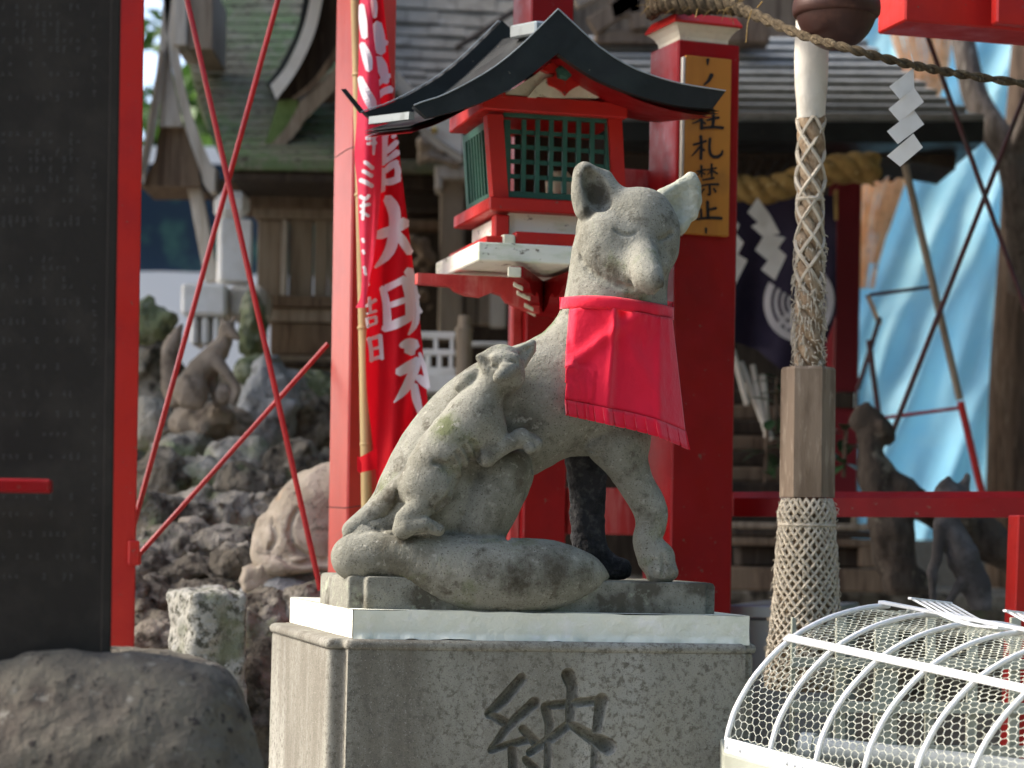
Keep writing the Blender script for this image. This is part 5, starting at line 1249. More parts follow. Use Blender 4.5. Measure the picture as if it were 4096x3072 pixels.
for t in (0.012, 0.075, 0.30, 0.335, 0.37, 0.52, 0.56, 0.8): p = bA_ + Av * t + Vector((0, -0.0, -0.012)); m.lathe(p + Vector((0, 0.001, 0)), [(0.0042, 0), (0.0036, 0.002), (0.0012, 0.0032)], 10, axis=(0, -1, 0))
o = m.build('rivets', WHITEMETAL, cage, smooth=True); o['kind'] = 'stuff'
m = MB(); m.obox(P(2892, 3010, 3.99), Av * 1.6, (0.03, 0.4, 0), (0, 0, -0.3), 0.004)
tag(m.build('offering_box', LATTICE), 'pale painted offering box under the white wire cage', 'box')
# hexagonal netting over the arch
LT = Av.length * 1.6; ds = [0]; 
for i in range(79): ds.append(ds[-1] + float(np.linalg.norm(RB_[i + 1] - RB_[i])))
LS = ds[-1]; dsn = np.array(ds) / LS
def asurf(x, y):                                # x along the axis, y along the arch, in metres
    s = float(np.interp(y / LS, dsn, np.linspace(0, 1, 80))); 
    w = 0.004 * math.sin(x * 23 + 1) * math.sin(y * 31) ; p = arch(x / Av.length, min(max(s, 0), 1)); return p + Vector((0, w * 0.6, -0.006 + w))
hs = 0.0093; m = MB(); jr = random.Random(4); node = {}
def nd(i, j, x, y):
    k = (i, j)
    if k not in node: node[k] = asurf(x + jr.uniform(-1, 1) * hs * .12, y + jr.uniform(-1, 1) * hs * .12)
    return node[k]
W3 = hs * math.sqrt(3)
rows_n, cols_n = int(LS / (1.5 * hs)), int(LT / W3)
def hexv_(r, c, k):                             # zigzag rows of vertices
    x = c * W3 / 2; y = r * 1.5 * hs + (hs * .25 if (c + r) % 2 else -hs * .25); return nd(r, c, x, y)
tr2 = 0.00068
for r in range(1, rows_n):
    for c in range(2 * cols_n):
        p = hexv_(r, c, 0); m.tube([p, hexv_(r, c + 1, 0)], tr2, 4, caps=False)
        if (c + r) % 2 and r + 1 < rows_n: 
            q = hexv_(r + 1, c, 0); m.tube([p, q], tr2 * 1.45, 4, caps=False)
o = m.build('mesh', MESHWIRE, cage, smooth=True); o['kind'] = 'stuff'
# inner lattice of pale slats, grey pipe, racks on top
pli = Plane(3000, 4.62, 6, 2700)
for x, w in ((3172, 18), (3362, 40), (3545, 92), (3722, 36), (3890, 40), (4060, 40)): pbox(pli, x - w / 2, x + w / 2, 2470, 3120, 0.012, c=0.001).build('lattice_slat', LATTICE, cage)
for y, w in ((2655, 40), (2832, 44), (3005, 46)): pbox(Plane(2940, 4.605, 6, 2700), 3165, 4300, y - w / 2, y + w / 2, 0.010, c=0.001).build('lattice_slat', LATTICE, cage)
pp = thing('plastic_pipe', 'grey plastic pipe with a collar lying inside the wire cage', 'pipe', tuple(P(3500, 3010, 4.25)))
p0, p1 = P(3215, 2985, 4.28), P(4120, 3085, 4.1)
m = MB(); m.tube([p0, p1], 0.021, 18); m.build('tube', PIPE, pp, smooth=True, sharp=60)
m = MB(); dd = (p1 - p0).normalized(); m.tube([p0 - dd * .004, p0 + dd * 0.022], 0.027, 18); m.build('collar', PIPE, pp, smooth=True, sharp=60)
rack = thing('plastic_rack', 'small curved white plastic rack lying on top of the wire cage ridge', 'rack', tuple(P(3800, 2430, 4.2)))
rk = spline([tuple(P(3645, 2394, 4.16)), tuple(P(3700, 2424, 4.14)), tuple(P(3780, 2468, 4.1)), tuple(P(3880, 2500, 4.06)), tuple(P(3990, 2512, 4.02))], 30)
side = P(3797, 2412, 4.30) - P(3645, 2394, 4.16)
for k in range(6):
    m = MB(); m.tube([Vector(p) + side * (k / 5) for p in rk], 0.0022, 6); m.build('rack_rib', WHITEMETAL, rack, smooth=True)
for i in (0, 29): m = MB(); m.beam(Vector(rk[i]) - side * .04, Vector(rk[i]) + side * 1.04, 0.008, 0.0045, c=.001); m.build('rack_bar', WHITEMETAL, rack)
rack2 = thing('plastic_rack', 'second white plastic rack cut by the right edge on the wire cage', 'rack', tuple(P(4090, 2460, 4.0)))
o2 = P(4025, 2444, 3.98) - P(3645, 2394, 4.16)
for ch in list(rack.children):
    c = ch.copy(); COL.objects.link(c); c.parent = rack2; c.location = (Vector(rk[0]) + o2) - Vector(rk[0]) + origin(rack) - Vector(rack2.location)
# ------------------------------------------------------------------ left background: small shrine with mossy curved roof
def plank(parent, mat, pl, x0, x1, y0, y1, th, front=0.0, name='plank', c=0.003): return pbox(pl, x0, x1, y0, y1, th, front, c).build(name, mat, parent)
sh = thing('small_shrine', 'old wooden shrine with a mossy curved roof and pale bargeboards behind the crossed rods', 'shrine', tuple(P(950, 1600, 8.6))[:2] + (0.6,))
# main roof slope facing the viewer, built of shingle courses following a hollow curve
Xl, Xr = lambda t: np.interp(t, [0, .25, .5, .75, 1], [640, 690, 742, 800, 905]), lambda t: np.interp(t, [0, 1], [1420, 1420])
NC = 30
def roofpt(px, t):                              # t 0 at the ridge, 1 at the eave
    d = 9.5 - 1.35 * t - 0.25 * t * t; y = -330 + 830 * t ** 1.15 + 165 * t * t * 0.0 + 190 * (t ** 1.0) * 0.0
    y = np.interp(t, [0, .2, .4, .6, .8, 1], [-420, -170, 60, 270, 470, 655]); return P(px, y, d)
for k in range(NC):
    t0, t1 = k / NC, (k + 1) / NC
    a, b, c_, d_ = roofpt(Xl(t0), t0), roofpt(Xr(t0), t0), roofpt(Xr(t1), t1 + .004), roofpt(Xl(t1), t1 + .004)
    n = (b - a).cross(d_ - a).normalized(); n = n if n.y < 0 else -n
    m = MB(); m.prism([a + n * .004, b + n * .004, c_ + n * .008, d_ + n * .008], -n * 0.04); m.build('roof_course', MOSSROOF, sh)
pe = Plane(880, 7.9, 0, 690)
for (y0, y1, x0, f, mt) in ((640, 690, 900, 0.05, MOSSBRIGHT), (692, 730, 930, 0.02, WOODDARK)): pbox(pe, x0, 1470, y0, y1, 0.35, front=f, c=0.006).build('eave_board', mt if mt is not MOSSBRIGHT else MOSSROOF, sh)
# gable end bargeboards: two pale sweeping legs in front of a brown gable wall
pgab = Plane(700, 8.15, 0, 400)
def ribbon(pl, outer, inner, th, mat, parent, name, front=0.0, n=24):
    o_, i_ = spline(outer, n), spline(inner, n); m = MB()
    for k in range(n - 1):
        m.prism([pl(*o_[k], -front), pl(*o_[k + 1], -front), pl(*i_[k + 1], -front), pl(*i_[k], -front)], pl.v * th)
    bm = MB(); vs = []
    for P_ in (o_, i_):
        for b in (-front, th - front): vs += [pl(x, y, b) for x, y in P_]
    F = []
    for k in range(n - 1):
        F += [[k, k + 1, 2 * n + k + 1, 2 * n + k], [n + k, 3 * n + k, 3 * n + k + 1, n + k + 1], [k, n + k, n + k + 1, k + 1], [2 * n + k, 2 * n + k + 1, 3 * n + k + 1, 3 * n + k]]
    F += [[0, 2 * n, 3 * n, n], [n - 1, 2 * n - 1, 4 * n - 1, 3 * n - 1]]
    bm.add(vs, F); bmo = bmesh.new(); [bmo.verts.new(v) for v in bm.v]; bmo.verts.ensure_lookup_table()
    for f in bm.f: bmo.faces.new([bmo.verts[i] for i in f])
    bmesh.ops.recalc_face_normals(bmo, faces=bmo.faces); me = bpy.data.meshes.new(name); org = origin(parent)
    bmesh.ops.translate(bmo, verts=bmo.verts, vec=-org); bmo.to_mesh(me); bmo.free(); me.materials.append(mat)
    ob = bpy.data.objects.new(name, me); COL.objects.link(ob); ob.parent = parent; ORG[ob.name] = org; return ob
ribbon(pgab, [(706, -40), (712, 150), (738, 340), (782, 500), (838, 640), (862, 690)], [(655, -40), (668, 150), (700, 340), (738, 500), (782, 630), (822, 740)], 0.10, WOODPALE, sh, 'bargeboard', 0.02)
m = pprism(pgab, [(800, 630), (862, 672), (858, 762), (836, 768), (812, 730)], 0.08, 0.025).build('bargeboard_tip', WOODPALE, sh)
ribbon(pgab, [(655, -40), (640, 150), (618, 340), (592, 520), (560, 690)], [(690, -40), (668, 150), (650, 340), (622, 520), (574, 740)], 0.10, WOODPALE, sh, 'bargeboard', 0.02)
ribbon(pgab, [(640, 200), (612, 360), (578, 560), (556, 660)], [(652, 200), (626, 360), (592, 560), (562, 700)], 0.10, WOODGREY, sh, 'bargeboard_edge', 0.05)
m = pprism(pgab, [(672, 150), (690, 300), (735, 510), (640, 510), (655, 300)], 0.02, -0.05).build('gable_board', WOODPALE, sh)
m = pprism(pgab, [(640, 505), (735, 505), (790, 660), (800, 745), (560, 745), (620, 640)], 0.4, -0.07).build('gable_wall', WOODBROWN, sh)
plank(sh, WOODPALE, pgab, 700, 752, -40, 190, 0.3, 0.04, 'ridge_end'); plank(sh, WOODGREY, pgab, 752, 850, -60, 196, 0.4, 0.0, 'ridge_end')
# wall below: posts, panels, lintels
pw = Plane(880, 8.55, 0, 900)
plank(sh, WOODBROWN, pw, 860, 1480, 735, 842, 0.2, 0.08, 'lintel'); plank(sh, WOODGREY, pw, 1018, 1480, 842, 880, 0.1, 0.05, 'lintel')
for x0, x1 in ((1030, 1122), (1128, 1150), (1156, 1250), (1256, 1310), (1314, 1400), (1404, 1480)): plank(sh, WOODGREY if x1 - x0 > 40 else WOODPALE, pw, x0, x1, 880, 1190, 0.04, 0.0 if x1 - x0 > 40 else 0.02, 'wall_board')
plank(sh, WOODBROWN, pw, 990, 1480, 1190, 1232, 0.2, 0.06, 'sill'); plank(sh, WOODGREY, pw, 1060, 1480, 1236, 1290, 0.2, 0.02, 'sill'); plank(sh, WOODBROWN, pw, 1080, 1480, 1294, 1420, 0.2, 0.0, 'base_board')
for i in range(6): plank(sh, WOODDARK if i % 2 else WOODGREY, pw, 1060, 1480, 1424 + i * 24, 1446 + i * 24, 0.2, 0.03 * (i % 2), 'step_board')
# white round-shouldered pillar with capital
pil = thing('stone_pillar', 'white square pillar with a rounded capital under the small shrine eave', 'pillar', tuple(P(930, 1300, 8.2))[:2] + (0.8,))
pp_ = Plane(860, 8.1, 12, 900)
pbox(pp_, 865, 1002, 758, 872, 0.14, c=0.03).build('capital', WHITEPAINT, pil); pbox(pp_, 878, 1010, 874, 1128, 0.12, c=0.008).build('shaft', WHITEPAINT, pil)
pbox(Plane(745, 8.0, 0, 1190), 722, 905, 1132, 1262, 0.3, c=0.012).build('foot_block', WHITEPAINT, pil); pbox(Plane(905, 8.05, 0, 1190), 908, 1060, 1140, 1275, 0.25, c=0.02).build('foot_block', WOODPALE, pil)
for x in (760, 805, 850): pbox(Plane(740, 8.02, 0, 1310), x, x + 30, 1266, 1380, 0.2, c=0.01).build('base_stone', WHITEPAINT, pil)
# leaning pale post
m = MB(); m.beam(P(768, 690, 8.3), P(852, 1130, 8.3), 0.045, 0.05, c=.004); tag(m.build('leaning_prop', WOODPALE), 'slanting pale timber prop under the small shrine gable', 'post')

# ------------------------------------------------------------------ mound of lava rock
mound = thing('lava_rock_mound', 'rugged mound of dark and pale lava rocks on the left between red post and pedestal', 'rock mound', tuple(P(950, 2300, 7.0))[:2] + (0.0,))
rocks = [(600, 1290, 7.6, 95, 90, MOSSROCK), (580, 1500, 7.8, 130, 150, LAVA), (610, 1690, 7.2, 90, 95, LAVA_PALE), (735, 1800, 7.0, 120, 70, LAVA_PALE), (830, 1690, 7.1, 165, 72, BROWNSTONE), (1010, 1310, 7.9, 50, 120, MOSSROCK),
         (1080, 1640, 7.35, 130, 170, 'G'), (1010, 1490, 7.6, 60, 70, MOSSROCK), (1250, 1700, 7.4, 100, 120, LAVA), (1230, 1610, 7.7, 140, 100, MOSSROCK), (960, 1830, 6.9, 130, 75, LAVA_PALE), (820, 1900, 6.75, 150, 80, LAVA_PALE), (640, 1900, 6.7, 130, 90, LAVA), (1180, 1860, 6.85, 150, 90, LAVA),
         (1000, 1960, 6.6, 150, 90, LAVA), (760, 2030, 6.45, 160, 90, LAVA), (590, 2080, 6.3, 120, 110, LAVA), (900, 2070, 6.35, 140, 80, LAVA), (1090, 2060, 6.4, 130, 90, LAVA), (760, 2110, 6.2, 60, 45, TANSTONE), (700, 2190, 6.1, 150, 85, LAVA), (920, 2180, 6.1, 140, 80, LAVA),
         (560, 2280, 5.95, 130, 80, LAVA), (760, 2290, 5.95, 160, 70, LAVA), (960, 2260, 5.95, 120, 70, LAVA), (620, 2390, 5.8, 140, 80, LAVA), (820, 2380, 5.85, 140, 60, LAVA), (500, 2490, 5.7, 130, 90, LAVA), (650, 2500, 5.65, 120, 80, LAVA), (560, 2590, 5.55, 150, 90, LAVA), (480, 2400, 5.75, 110, 90, LAVA), (700, 2610, 5.55, 110, 90, LAVA),
         (1160, 2400, 5.7, 190, 110, 'G'), (1090, 2480, 5.6, 130, 130, LAVA), (1060, 2640, 5.5, 130, 150, LAVA), (1260, 2460, 5.6, 130, 110, LAVA), (1040, 2840, 5.4, 120, 150, LAVA), (1100, 3000, 5.3, 150, 150, LAVA), (1240, 1950, 6.8, 110, 110, LAVA), (1290, 2080, 6.5, 80, 120, LAVA)]
GREYROCK = M('blue_grey_rock', (0.24, 0.245, 0.235), [((0.35, 0.355, 0.345), 7, 0.48, 0.62, 7), ((0.11, 0.11, 0.10), 14, 0.55, 0.66, 7)], rough=0.95, spec=0.1, bump=((60, 0.01), (22, 0.014)))
for i, (x, y, d, rx, ry, mt) in enumerate(rocks):
    s_ = d / FPX; r = (rx * s_ * 1.12, max(rx, ry) * s_ * 0.9, ry * s_ * 1.15); mt = GREYROCK if mt == 'G' else mt
    boulder('rock', P(x, y, d + r[1] * .6), r, 40 + i * 3, 0.26 if mt is not LAVA else 0.34, mt, mound, freq=1.0, h=max(0.011, min(r) / 11))
m = MB(); m.grid(lambda i, j: P(bl(300, 1900, i), bl(1480, 3100, j), 8.0 - 1.9 * j) + Vector((0, 0.25 * float(vnoise(np.array([[i * 9, j * 9, 0.5]]), 3)[0]), 0)), 40, 30, flip=True)
m.build('bank', LAVA, mound, smooth=True)
# rough granite stub post
st_ = thing('granite_post', 'short rough granite post with a pale left face before the lava rocks', 'post', tuple(P(840, 2700, 5.3))[:2] + (0.0,))
pg_ = Plane(762, 5.15, 24, 2500); c0 = pg_(762, 2520); w_ = (pg_(1000, 2520) - c0).length; ztop = pg_(880, 2362).z
vg = Vol((c0.x - .16, c0.y - .06, 0.85), (c0.x + .22, c0.y + .28, ztop + .05), 0.006)
X, Y, Z = np.meshgrid(*vg.ax, indexing='ij'); U_ = (X - c0.x) * pg_.u.x + (Y - c0.y) * pg_.u.y; W_ = (X - c0.x) * pg_.v.x + (Y - c0.y) * pg_.v.y
qx, qy, qz = np.abs(U_ - w_ / 2) - w_ / 2 + .02, np.abs(W_ - .10) - .10 + .02, Z - ztop + .02
vg.f = (np.sqrt(np.maximum(qx, 0) ** 2 + np.maximum(qy, 0) ** 2 + np.maximum(qz, 0) ** 2) + np.minimum(np.maximum(np.maximum(qx, qy), qz), 0) - .02).astype(np.float32)
for sl_ in ((slice(None), slice(None), 0),): vg.f[sl_] = .2
vg.rough(0.009, 22, 77, 4); vg.build('shaft', GRANITE, st_)

# ------------------------------------------------------------------ two more stone foxes in the rocks
f2 = thing('fox_statue', 'small brown stone fox with raised tail sitting on a rock in the left background', 'statue', tuple(P(800, 1630, 7.0)))
D7 = 6.98; s7 = D7 / FPX
def q7(x, y, o=0): return np.array(P(x, y, D7 - o * s7))
v7 = Vol(q7(640, 1660) - np.array([0, .18, 0]), q7(985, 1255) + np.array([0, .18, 0]), 0.0055)
K = s7
v7.chain([q7(750, 1560), q7(800, 1480), q7(855, 1425), q7(895, 1375)], [60 * K, 50 * K, 48 * K, 32 * K], .010, n=10)
v7.chain([q7(892, 1385), q7(908, 1325)], [32 * K, 30 * K], .008); v7.chain([q7(908, 1318, 10), q7(936, 1340, 35), q7(952, 1352, 45)], [33 * K, 20 * K, 11 * K], .006)
v7.chain([q7(896, 1300), q7(884, 1262)], [15 * K, 5 * K], .003); v7.chain([q7(926, 1298), q7(944, 1258)], [15 * K, 5 * K], .003)
v7.ell(q7(770, 1570, 30), (66 * K, 50 * K, 72 * K), .008); v7.chain([q7(740, 1610, 30), q7(800, 1620, 40)], [24 * K, 16 * K], .008)
v7.chain([q7(865, 1440, 20), q7(920, 1510, 25), q7(948, 1560, 25), q7(930, 1610, 25)], [30 * K, 20 * K, 15 * K, 15 * K], .006, n=8); v7.chain([q7(860, 1450, -30), q7(850, 1540, -30), q7(870, 1615, -30)], [26 * K, 20 * K, 18 * K], .008)
v7.ell(q7(895, 1580, 10), (38 * K, 34 * K, 44 * K), .004)
v7.chain([q7(700, 1600, -20), q7(672, 1500, -20), q7(685, 1390, -20), q7(725, 1300, -20)], [34 * K, 40 * K, 36 * K, 10 * K], .008, n=14)
v7.rough(0.0025, 26, 6, 3); v7.build('body', BROWNSTONE, f2)
f3 = thing('fox_statue', 'tan stone fox seen from behind, half hidden by the pink lit post', 'statue', tuple(P(1200, 2340, 5.75)))
D8 = 5.75; K = D8 / FPX
def q8(x, y, o=0): return np.array(P(x, y, D8 - o * K))
v8 = Vol(q8(960, 2370) - np.array([0, .2, 0]), q8(1560, 1830) + np.array([0, .2, 0]), 0.006)
v8.chain([q8(1180, 2150), q8(1260, 2030), q8(1400, 1960)], [140 * K, 150 * K, 130 * K], .02, n=8); v8.ell(q8(1270, 2140, 90), (110 * K, 60 * K, 120 * K), .008)
v8.chain([q8(1085, 2110, 0), q8(1048, 2220, 30), q8(1100, 2262, 90), q8(1250, 2255, 110), q8(1450, 2250, 110)], [60 * K, 46 * K, 40 * K, 36 * K, 34 * K], .008, n=20)
for ln in ([(1120, 2230), (1180, 2255), (1300, 2240)], [(1190, 2040), (1160, 2110), (1180, 2190), (1260, 2235)], [(1085, 2080), (1100, 2150), (1075, 2200)]): carve(v8, ln, 12 * K, d0=5.3, d1=6.2, sink=.2)
v8.rough(0.004, 24, 8, 3); v8.build('body', TANSTONE, f3)
Kb = 5.7 / FPX; boulder('base', P(1062, 2312, 5.74), (88 * Kb, 90 * Kb, 58 * Kb), 123, 0.16, TANSTONE, f3, freq=1.0, h=.007, sq=4)

# ------------------------------------------------------------------ parked car and trees beyond the shrine
car = thing('parked_car', 'white parked car with dark tinted glass, glimpsed past the left red post', 'car', tuple(P(640, 1250, 13.0))[:2] + (0.0,))
cx_, cy_ = P(650, 1100, 13.0).x, 13.0
m = MB(); prof = [(-2.1, 0.35), (-2.1, 0.95), (-1.9, 1.06), (-0.9, 1.10), (0.0, 1.12), (1.9, 1.08), (2.15, 0.95), (2.2, 0.35)]
ybase = P(650, 1160, 13.0).z - 2.75
def car_pt(x, z, b): return Vector((cx_ + x, cy_ + b, z))
hz = P(650, 1085, 13).z
m.prism([car_pt(x, z - 1.12 + hz, 0) for x, z in prof], (0, 1.7, 0)); m.build('body', CARWHITE, car)
m = MB(); m.prism([car_pt(x, z - 1.12 + hz, 0.10) for x, z in [(-1.5, 1.10), (-1.1, 1.75), (0.9, 1.78), (1.5, 1.12)]], (0, 1.5, 0)); m.build('cabin_glass', CARGLASS, car)
m = MB(); m.prism([car_pt(x, z - 1.12 + hz, 0.09) for x, z in [(-1.12, 1.74), (-1.05, 1.84), (0.85, 1.86), (0.93, 1.76)]], (0, 1.52, 0)); m.build('roof', CARWHITE, car)
for x in (-1.35, 1.4): m = MB(); m.lathe(car_pt(x, hz - 0.78, -0.01), [(0.33, 0), (0.33, 0.2)], 24, axis=(0, 1, 0)); m.build('wheel', BLACKRUBBER, car)
m = MB(); m.obox((cx_ - 9, 11.8, 0), (16, 0, 0), (0, 6, 0), (0, 0, hz - 1.14), 0.05); tag(m.build('terrace', GROUND), kind='structure')
def tree(name, label, base, h, rad_, mat, n, seed, group=None, leaf=0.10, trunk_r=0.12, lowc=0.35):
    r_ = random.Random(seed); t = thing(name, label, 'tree', tuple(base), group); base = Vector(base)
    m = MB(); top = base + Vector((r_.uniform(-.3, .3), 0, h * .75)); m.tube([base, base.lerp(top, .4) + Vector((.1, 0, 0)), top], [trunk_r, trunk_r * .75, trunk_r * .3], 9)
    for k in range(7):
        a = base.lerp(top, r_.uniform(.35, .9)); d = Vector((r_.uniform(-1, 1), r_.uniform(-1, 1), r_.uniform(.2, .8))).normalized() * rad_ * r_.uniform(.5, .9); m.tube([a, a + d * .5 + Vector((0, 0, .08)), a + d], [trunk_r * .35, trunk_r * .22, trunk_r * .08], 6)
    m.build('trunk', BARK, t)
    cl = [(base + Vector((r_.gauss(0, .5) * rad_, r_.gauss(0, .5) * rad_, h * r_.uniform(lowc, 1.0))), rad_ * r_.uniform(.25, .5)) for _ in range(26)]
    vs, N = [], n
    for _ in range(N):
        c, rr = cl[r_.randrange(len(cl))]; d = Vector((r_.gauss(0, 1), r_.gauss(0, 1), r_.gauss(0, 1))).normalized(); p = c + d * rr * r_.random() ** .4
        u_ = Vector((r_.uniform(-1, 1), r_.uniform(-1, 1), r_.uniform(-.6, .6))).normalized(); w_ = u_.cross(Vector((r_.uniform(-1, 1), r_.uniform(-1, 1), r_.uniform(-1, 1)))).normalized(); s_ = leaf * r_.uniform(.6, 1.3)
        vs += [p - u_ * s_, p + w_ * s_ * .45, p + u_ * s_, p - w_ * s_ * .45]
    link_mesh('crown', [tuple(v_) for v_ in vs], np.arange(4 * N).reshape(-1, 4), mat, t)
    return t
for i, (px, d, h, r, lab) in enumerate(((560, 17.5, 3.0, 1.3, 'bright green tree seen in the gap beside the left red post, above the white car'), (1500, 16, 4.2, 1.6, 'sunny green tree glimpsed through the opening behind the banner'), (-300, 19, 7.0, 2.6, 'tall green tree beyond the black monument at far left'), (2500, 21, 7.5, 2.8, 'big green tree hidden behind the shrine roofs'), (3700, 20, 8, 2.8, 'tall green tree standing behind the blue tarpaulin'))):
    b = P(px, 2150, d); b.z = 0 if px not in (560,) else hz - 1.14; tree('leafy_tree', lab, b, h, r, LEAF, 3800, 60 + i, 'trees beyond the shrine', leaf=.13)
for x_, y_, z_, r_, lab, sd in ((-4.3, 9.6, 5.4, 2.0, 'unseen spreading tree added left of the small shrine to shade it', 81), (-3.9, 7.0, 4.4, 1.3, 'unseen tree added left of the lava rocks to shade them', 82), (4.2, 1.5, 4.6, 2.0, 'unseen tree added on the visitor side to the right to cut fill light', 83), (2.2, -2.2, 5.6, 2.4, 'unseen tree added behind the visitor path to cut fill light', 84)):  # unseen trees added to shade shrine and rocks and dim the front light
    tree('leafy_tree', lab, (x_, y_, 0), z_ * 1.25, r_, LEAF, 2400, sd, 'trees beyond the shrine', leaf=.13, lowc=.62)
# ------------------------------------------------------------------ main shrine: roofs, gables, veranda in the middle; right roof, curtain, steps
hall = thing('shrine_hall', 'weathered shrine hall with shingled roofs, curved gables and a dark porch behind the lantern', 'shrine', tuple(P(2300, 1800, 9.5))[:2] + (0.0,))
# big shingled slope between banner and lantern: single shingles in courses
def slope(px, t):                               # t 0 top, 1 bottom
    y = np.interp(t, [0, .35, .7, 1], [-160, 90, 270, 385]) + (px - 1600) * 0.05; d = np.interp(t, [0, 1], [9.6, 8.75]); return P(px, y, d)
rr_ = random.Random(9); NCR = 11
for k in range(NCR):
    t0, t1 = k / NCR, (k + 1) / NCR; x = 1560 - (k % 2) * 70
    while x < 2230:
        w = rr_.uniform(120, 175); xr = min(x + w, 2240); a, b, c_, d_ = slope(x + 1.5, t0), slope(xr - 1.5, t0), slope(xr - 1.5, t1 + .012), slope(x + 1.5, t1 + .012)
        n = (b - a).cross(d_ - a).normalized(); n = n if n.y < 0 else -n; j = rr_.uniform(0, .006)
        m = MB(); m.prism([a + n * (.002 + j), b + n * (.002 + j), c_ + n * (.016 + j), d_ + n * (.016 + j)], -n * .02); m.build('shingle', SHINGLE, hall); x += w
m = MB(); m.grid(lambda i, j: slope(bl(1530, 2260, i), j) + Vector((0, .03, -.03)), 6, 10, flip=True); m.build('roof_deck', WOODDARK, hall)
m = MB(); m.tube([P(1828, 190, 8.85), P(1925, 130, 8.9), P(2060, 40, 9.0), P(2150, -40, 9.05)], 0.012, 6); m.build('roof_seam', WOODDARK, hall)
# swept gable to the left (karahafu): dark roof edge, white edge board, brown boards
pk = Plane(1200, 8.0, 0, 300)
ribbon(pk, [(1222, -60), (1190, 110), (1120, 260), (1065, 335)], [(1250, -60), (1212, 110), (1142, 265), (1075, 345)], 0.5, ROOFTIN, hall, 'roof_edge', 0.0)
ribbon(pk, [(1252, -60), (1214, 110), (1146, 262), (1082, 340)], [(1300, -60), (1262, 120), (1190, 280), (1105, 398)], 0.30, WHITEPAINT, hall, 'edge_board', 0.02)
ribbon(pk, [(1300, -60), (1262, 120), (1190, 280), (1105, 398)], [(1480, -60), (1410, 130), (1300, 300), (1170, 398)], 0.28, WOODDARK, hall, 'soffit_board', -0.05)
ribbon(pk, [(1420, 60), (1340, 190), (1250, 320), (1165, 390)], [(1450, 60), (1360, 210), (1268, 340), (1180, 400)], 0.24, WOODBROWN, hall, 'soffit_batten', -0.02)
ribbon(pk, [(1400, 190), (1330, 280), (1250, 360), (1195, 410)], [(1420, 290), (1340, 360), (1270, 430), (1200, 500)], 0.24, WOODGREY, hall, 'bargeboard', -0.03)
ribbon(pk, [(1200, 410), (1150, 500), (1090, 570), (1028, 630)], [(1210, 500), (1160, 560), (1110, 600), (1040, 640)], 0.24, WOODGREY, hall, 'bargeboard', -0.035)
m = pprism(pk, [(1115, 400), (1190, 396), (1196, 470), (1120, 560), (1040, 625), (1078, 520)], 0.2, -0.04).build('moss_patch', MOSSBRIGHT, hall)
m = pprism(Plane(1200, 8.35, 0, 500), [(1030, 640), (1200, 480), (1400, 300), (1480, 300), (1480, 640)], 0.1).build('gable_wall', WOODBROWN, hall)
for k, (x0, y0, x1, y1) in enumerate(((1100, 620, 1400, 430), (1200, 630, 1440, 500))): m = MB(); m.beam(Plane(1200, 8.33, 0, 500)(x0, y0), Plane(1200, 8.33, 0, 500)(x1, y1), .03, .03); m.build('gable_rib', WOODDARK, hall)
# white swept board right of the banner
pk2 = Plane(1700, 8.3, 0, 450)
ribbon(pk2, [(1580, 270), (1650, 350), (1740, 430), (1850, 470)], [(1585, 340), (1665, 470), (1760, 560), (1850, 620)], 0.25, WHITEPAINT, hall, 'edge_board', 0.0)
ribbon(pk2, [(1590, 345), (1668, 474), (1762, 564), (1850, 624)], [(1592, 372), (1668, 510), (1750, 590), (1850, 650)], 0.2, WOODPALE, hall, 'edge_batten', 0.03)
m = MB(); m.lathe(pk2(1738, 522, -.03), [(.012, 0), (.014, .006), (.006, .014)], 12, axis=(0, -1, 0)); m.build('brass_stud', GOLD, hall)
# dark wall and carved beams behind, veranda
pw2 = Plane(1500, 9.2, 0, 700)
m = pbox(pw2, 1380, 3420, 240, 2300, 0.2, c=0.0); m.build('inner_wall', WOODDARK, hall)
m = pbox(Plane(2600, 9.6, 0, 0), 2230, 3420, -300, 260, 0.2, c=0.0); m.build('inner_wall', WOODBROWN, hall)
def hb(x0, x1, y0, y1, mat, name, d=8.9, th=0.12, c=.006): return pbox(Plane(x0, d, 0, (y0 + y1) / 2), x0, x1, y0, y1, th, c=c).build(name, mat, hall)
hb(1590, 1900, 640, 690, MOSSROOF, 'eave_board'); hb(1590, 1900, 700, 760, WOODDARK, 'lintel', 8.95)
hb(1620, 1800, 880, 916, WOODBROWN, 'transom', 8.92); hb(1620, 1760, 836, 852, WOODDARK, 'transom', 8.92); hb(1600, 1840, 990, 1020, WOODDARK, 'transom', 8.95)
hb(1756, 1852, 690, 1350, WOODGREY, 'column', 8.85, .2); hb(1738, 1900, 660, 715, WOODPALE, 'column_cap', 8.8, .24); hb(1740, 1768, 712, 760, WOODPALE, 'column_bracket', 8.78)
hb(1860, 2020, 1130, 1300, WOODGREY, 'wall_board', 8.95, .04); hb(1905, 1912, 1130, 1300, WOODDARK, 'wall_joint', 8.945, .04); hb(1960, 2025, 1090, 1310, WOODPALE, 'wall_board', 8.9, .04)
vcv = Vol(P(1660, 720, 8.85) - Vector((0, .2, 0)), P(1860, 530, 8.85) + Vector((0, .2, 0)), .008)
Kc = 8.8 / FPX
for (x, y, r) in ((1700, 575, 36), (1720, 590, 30), (1690, 622, 18), (1740, 560, 20), (1760, 600, 24)): vcv.ell(P(x, y, 8.8), (r * Kc, r * Kc, r * Kc), .01)
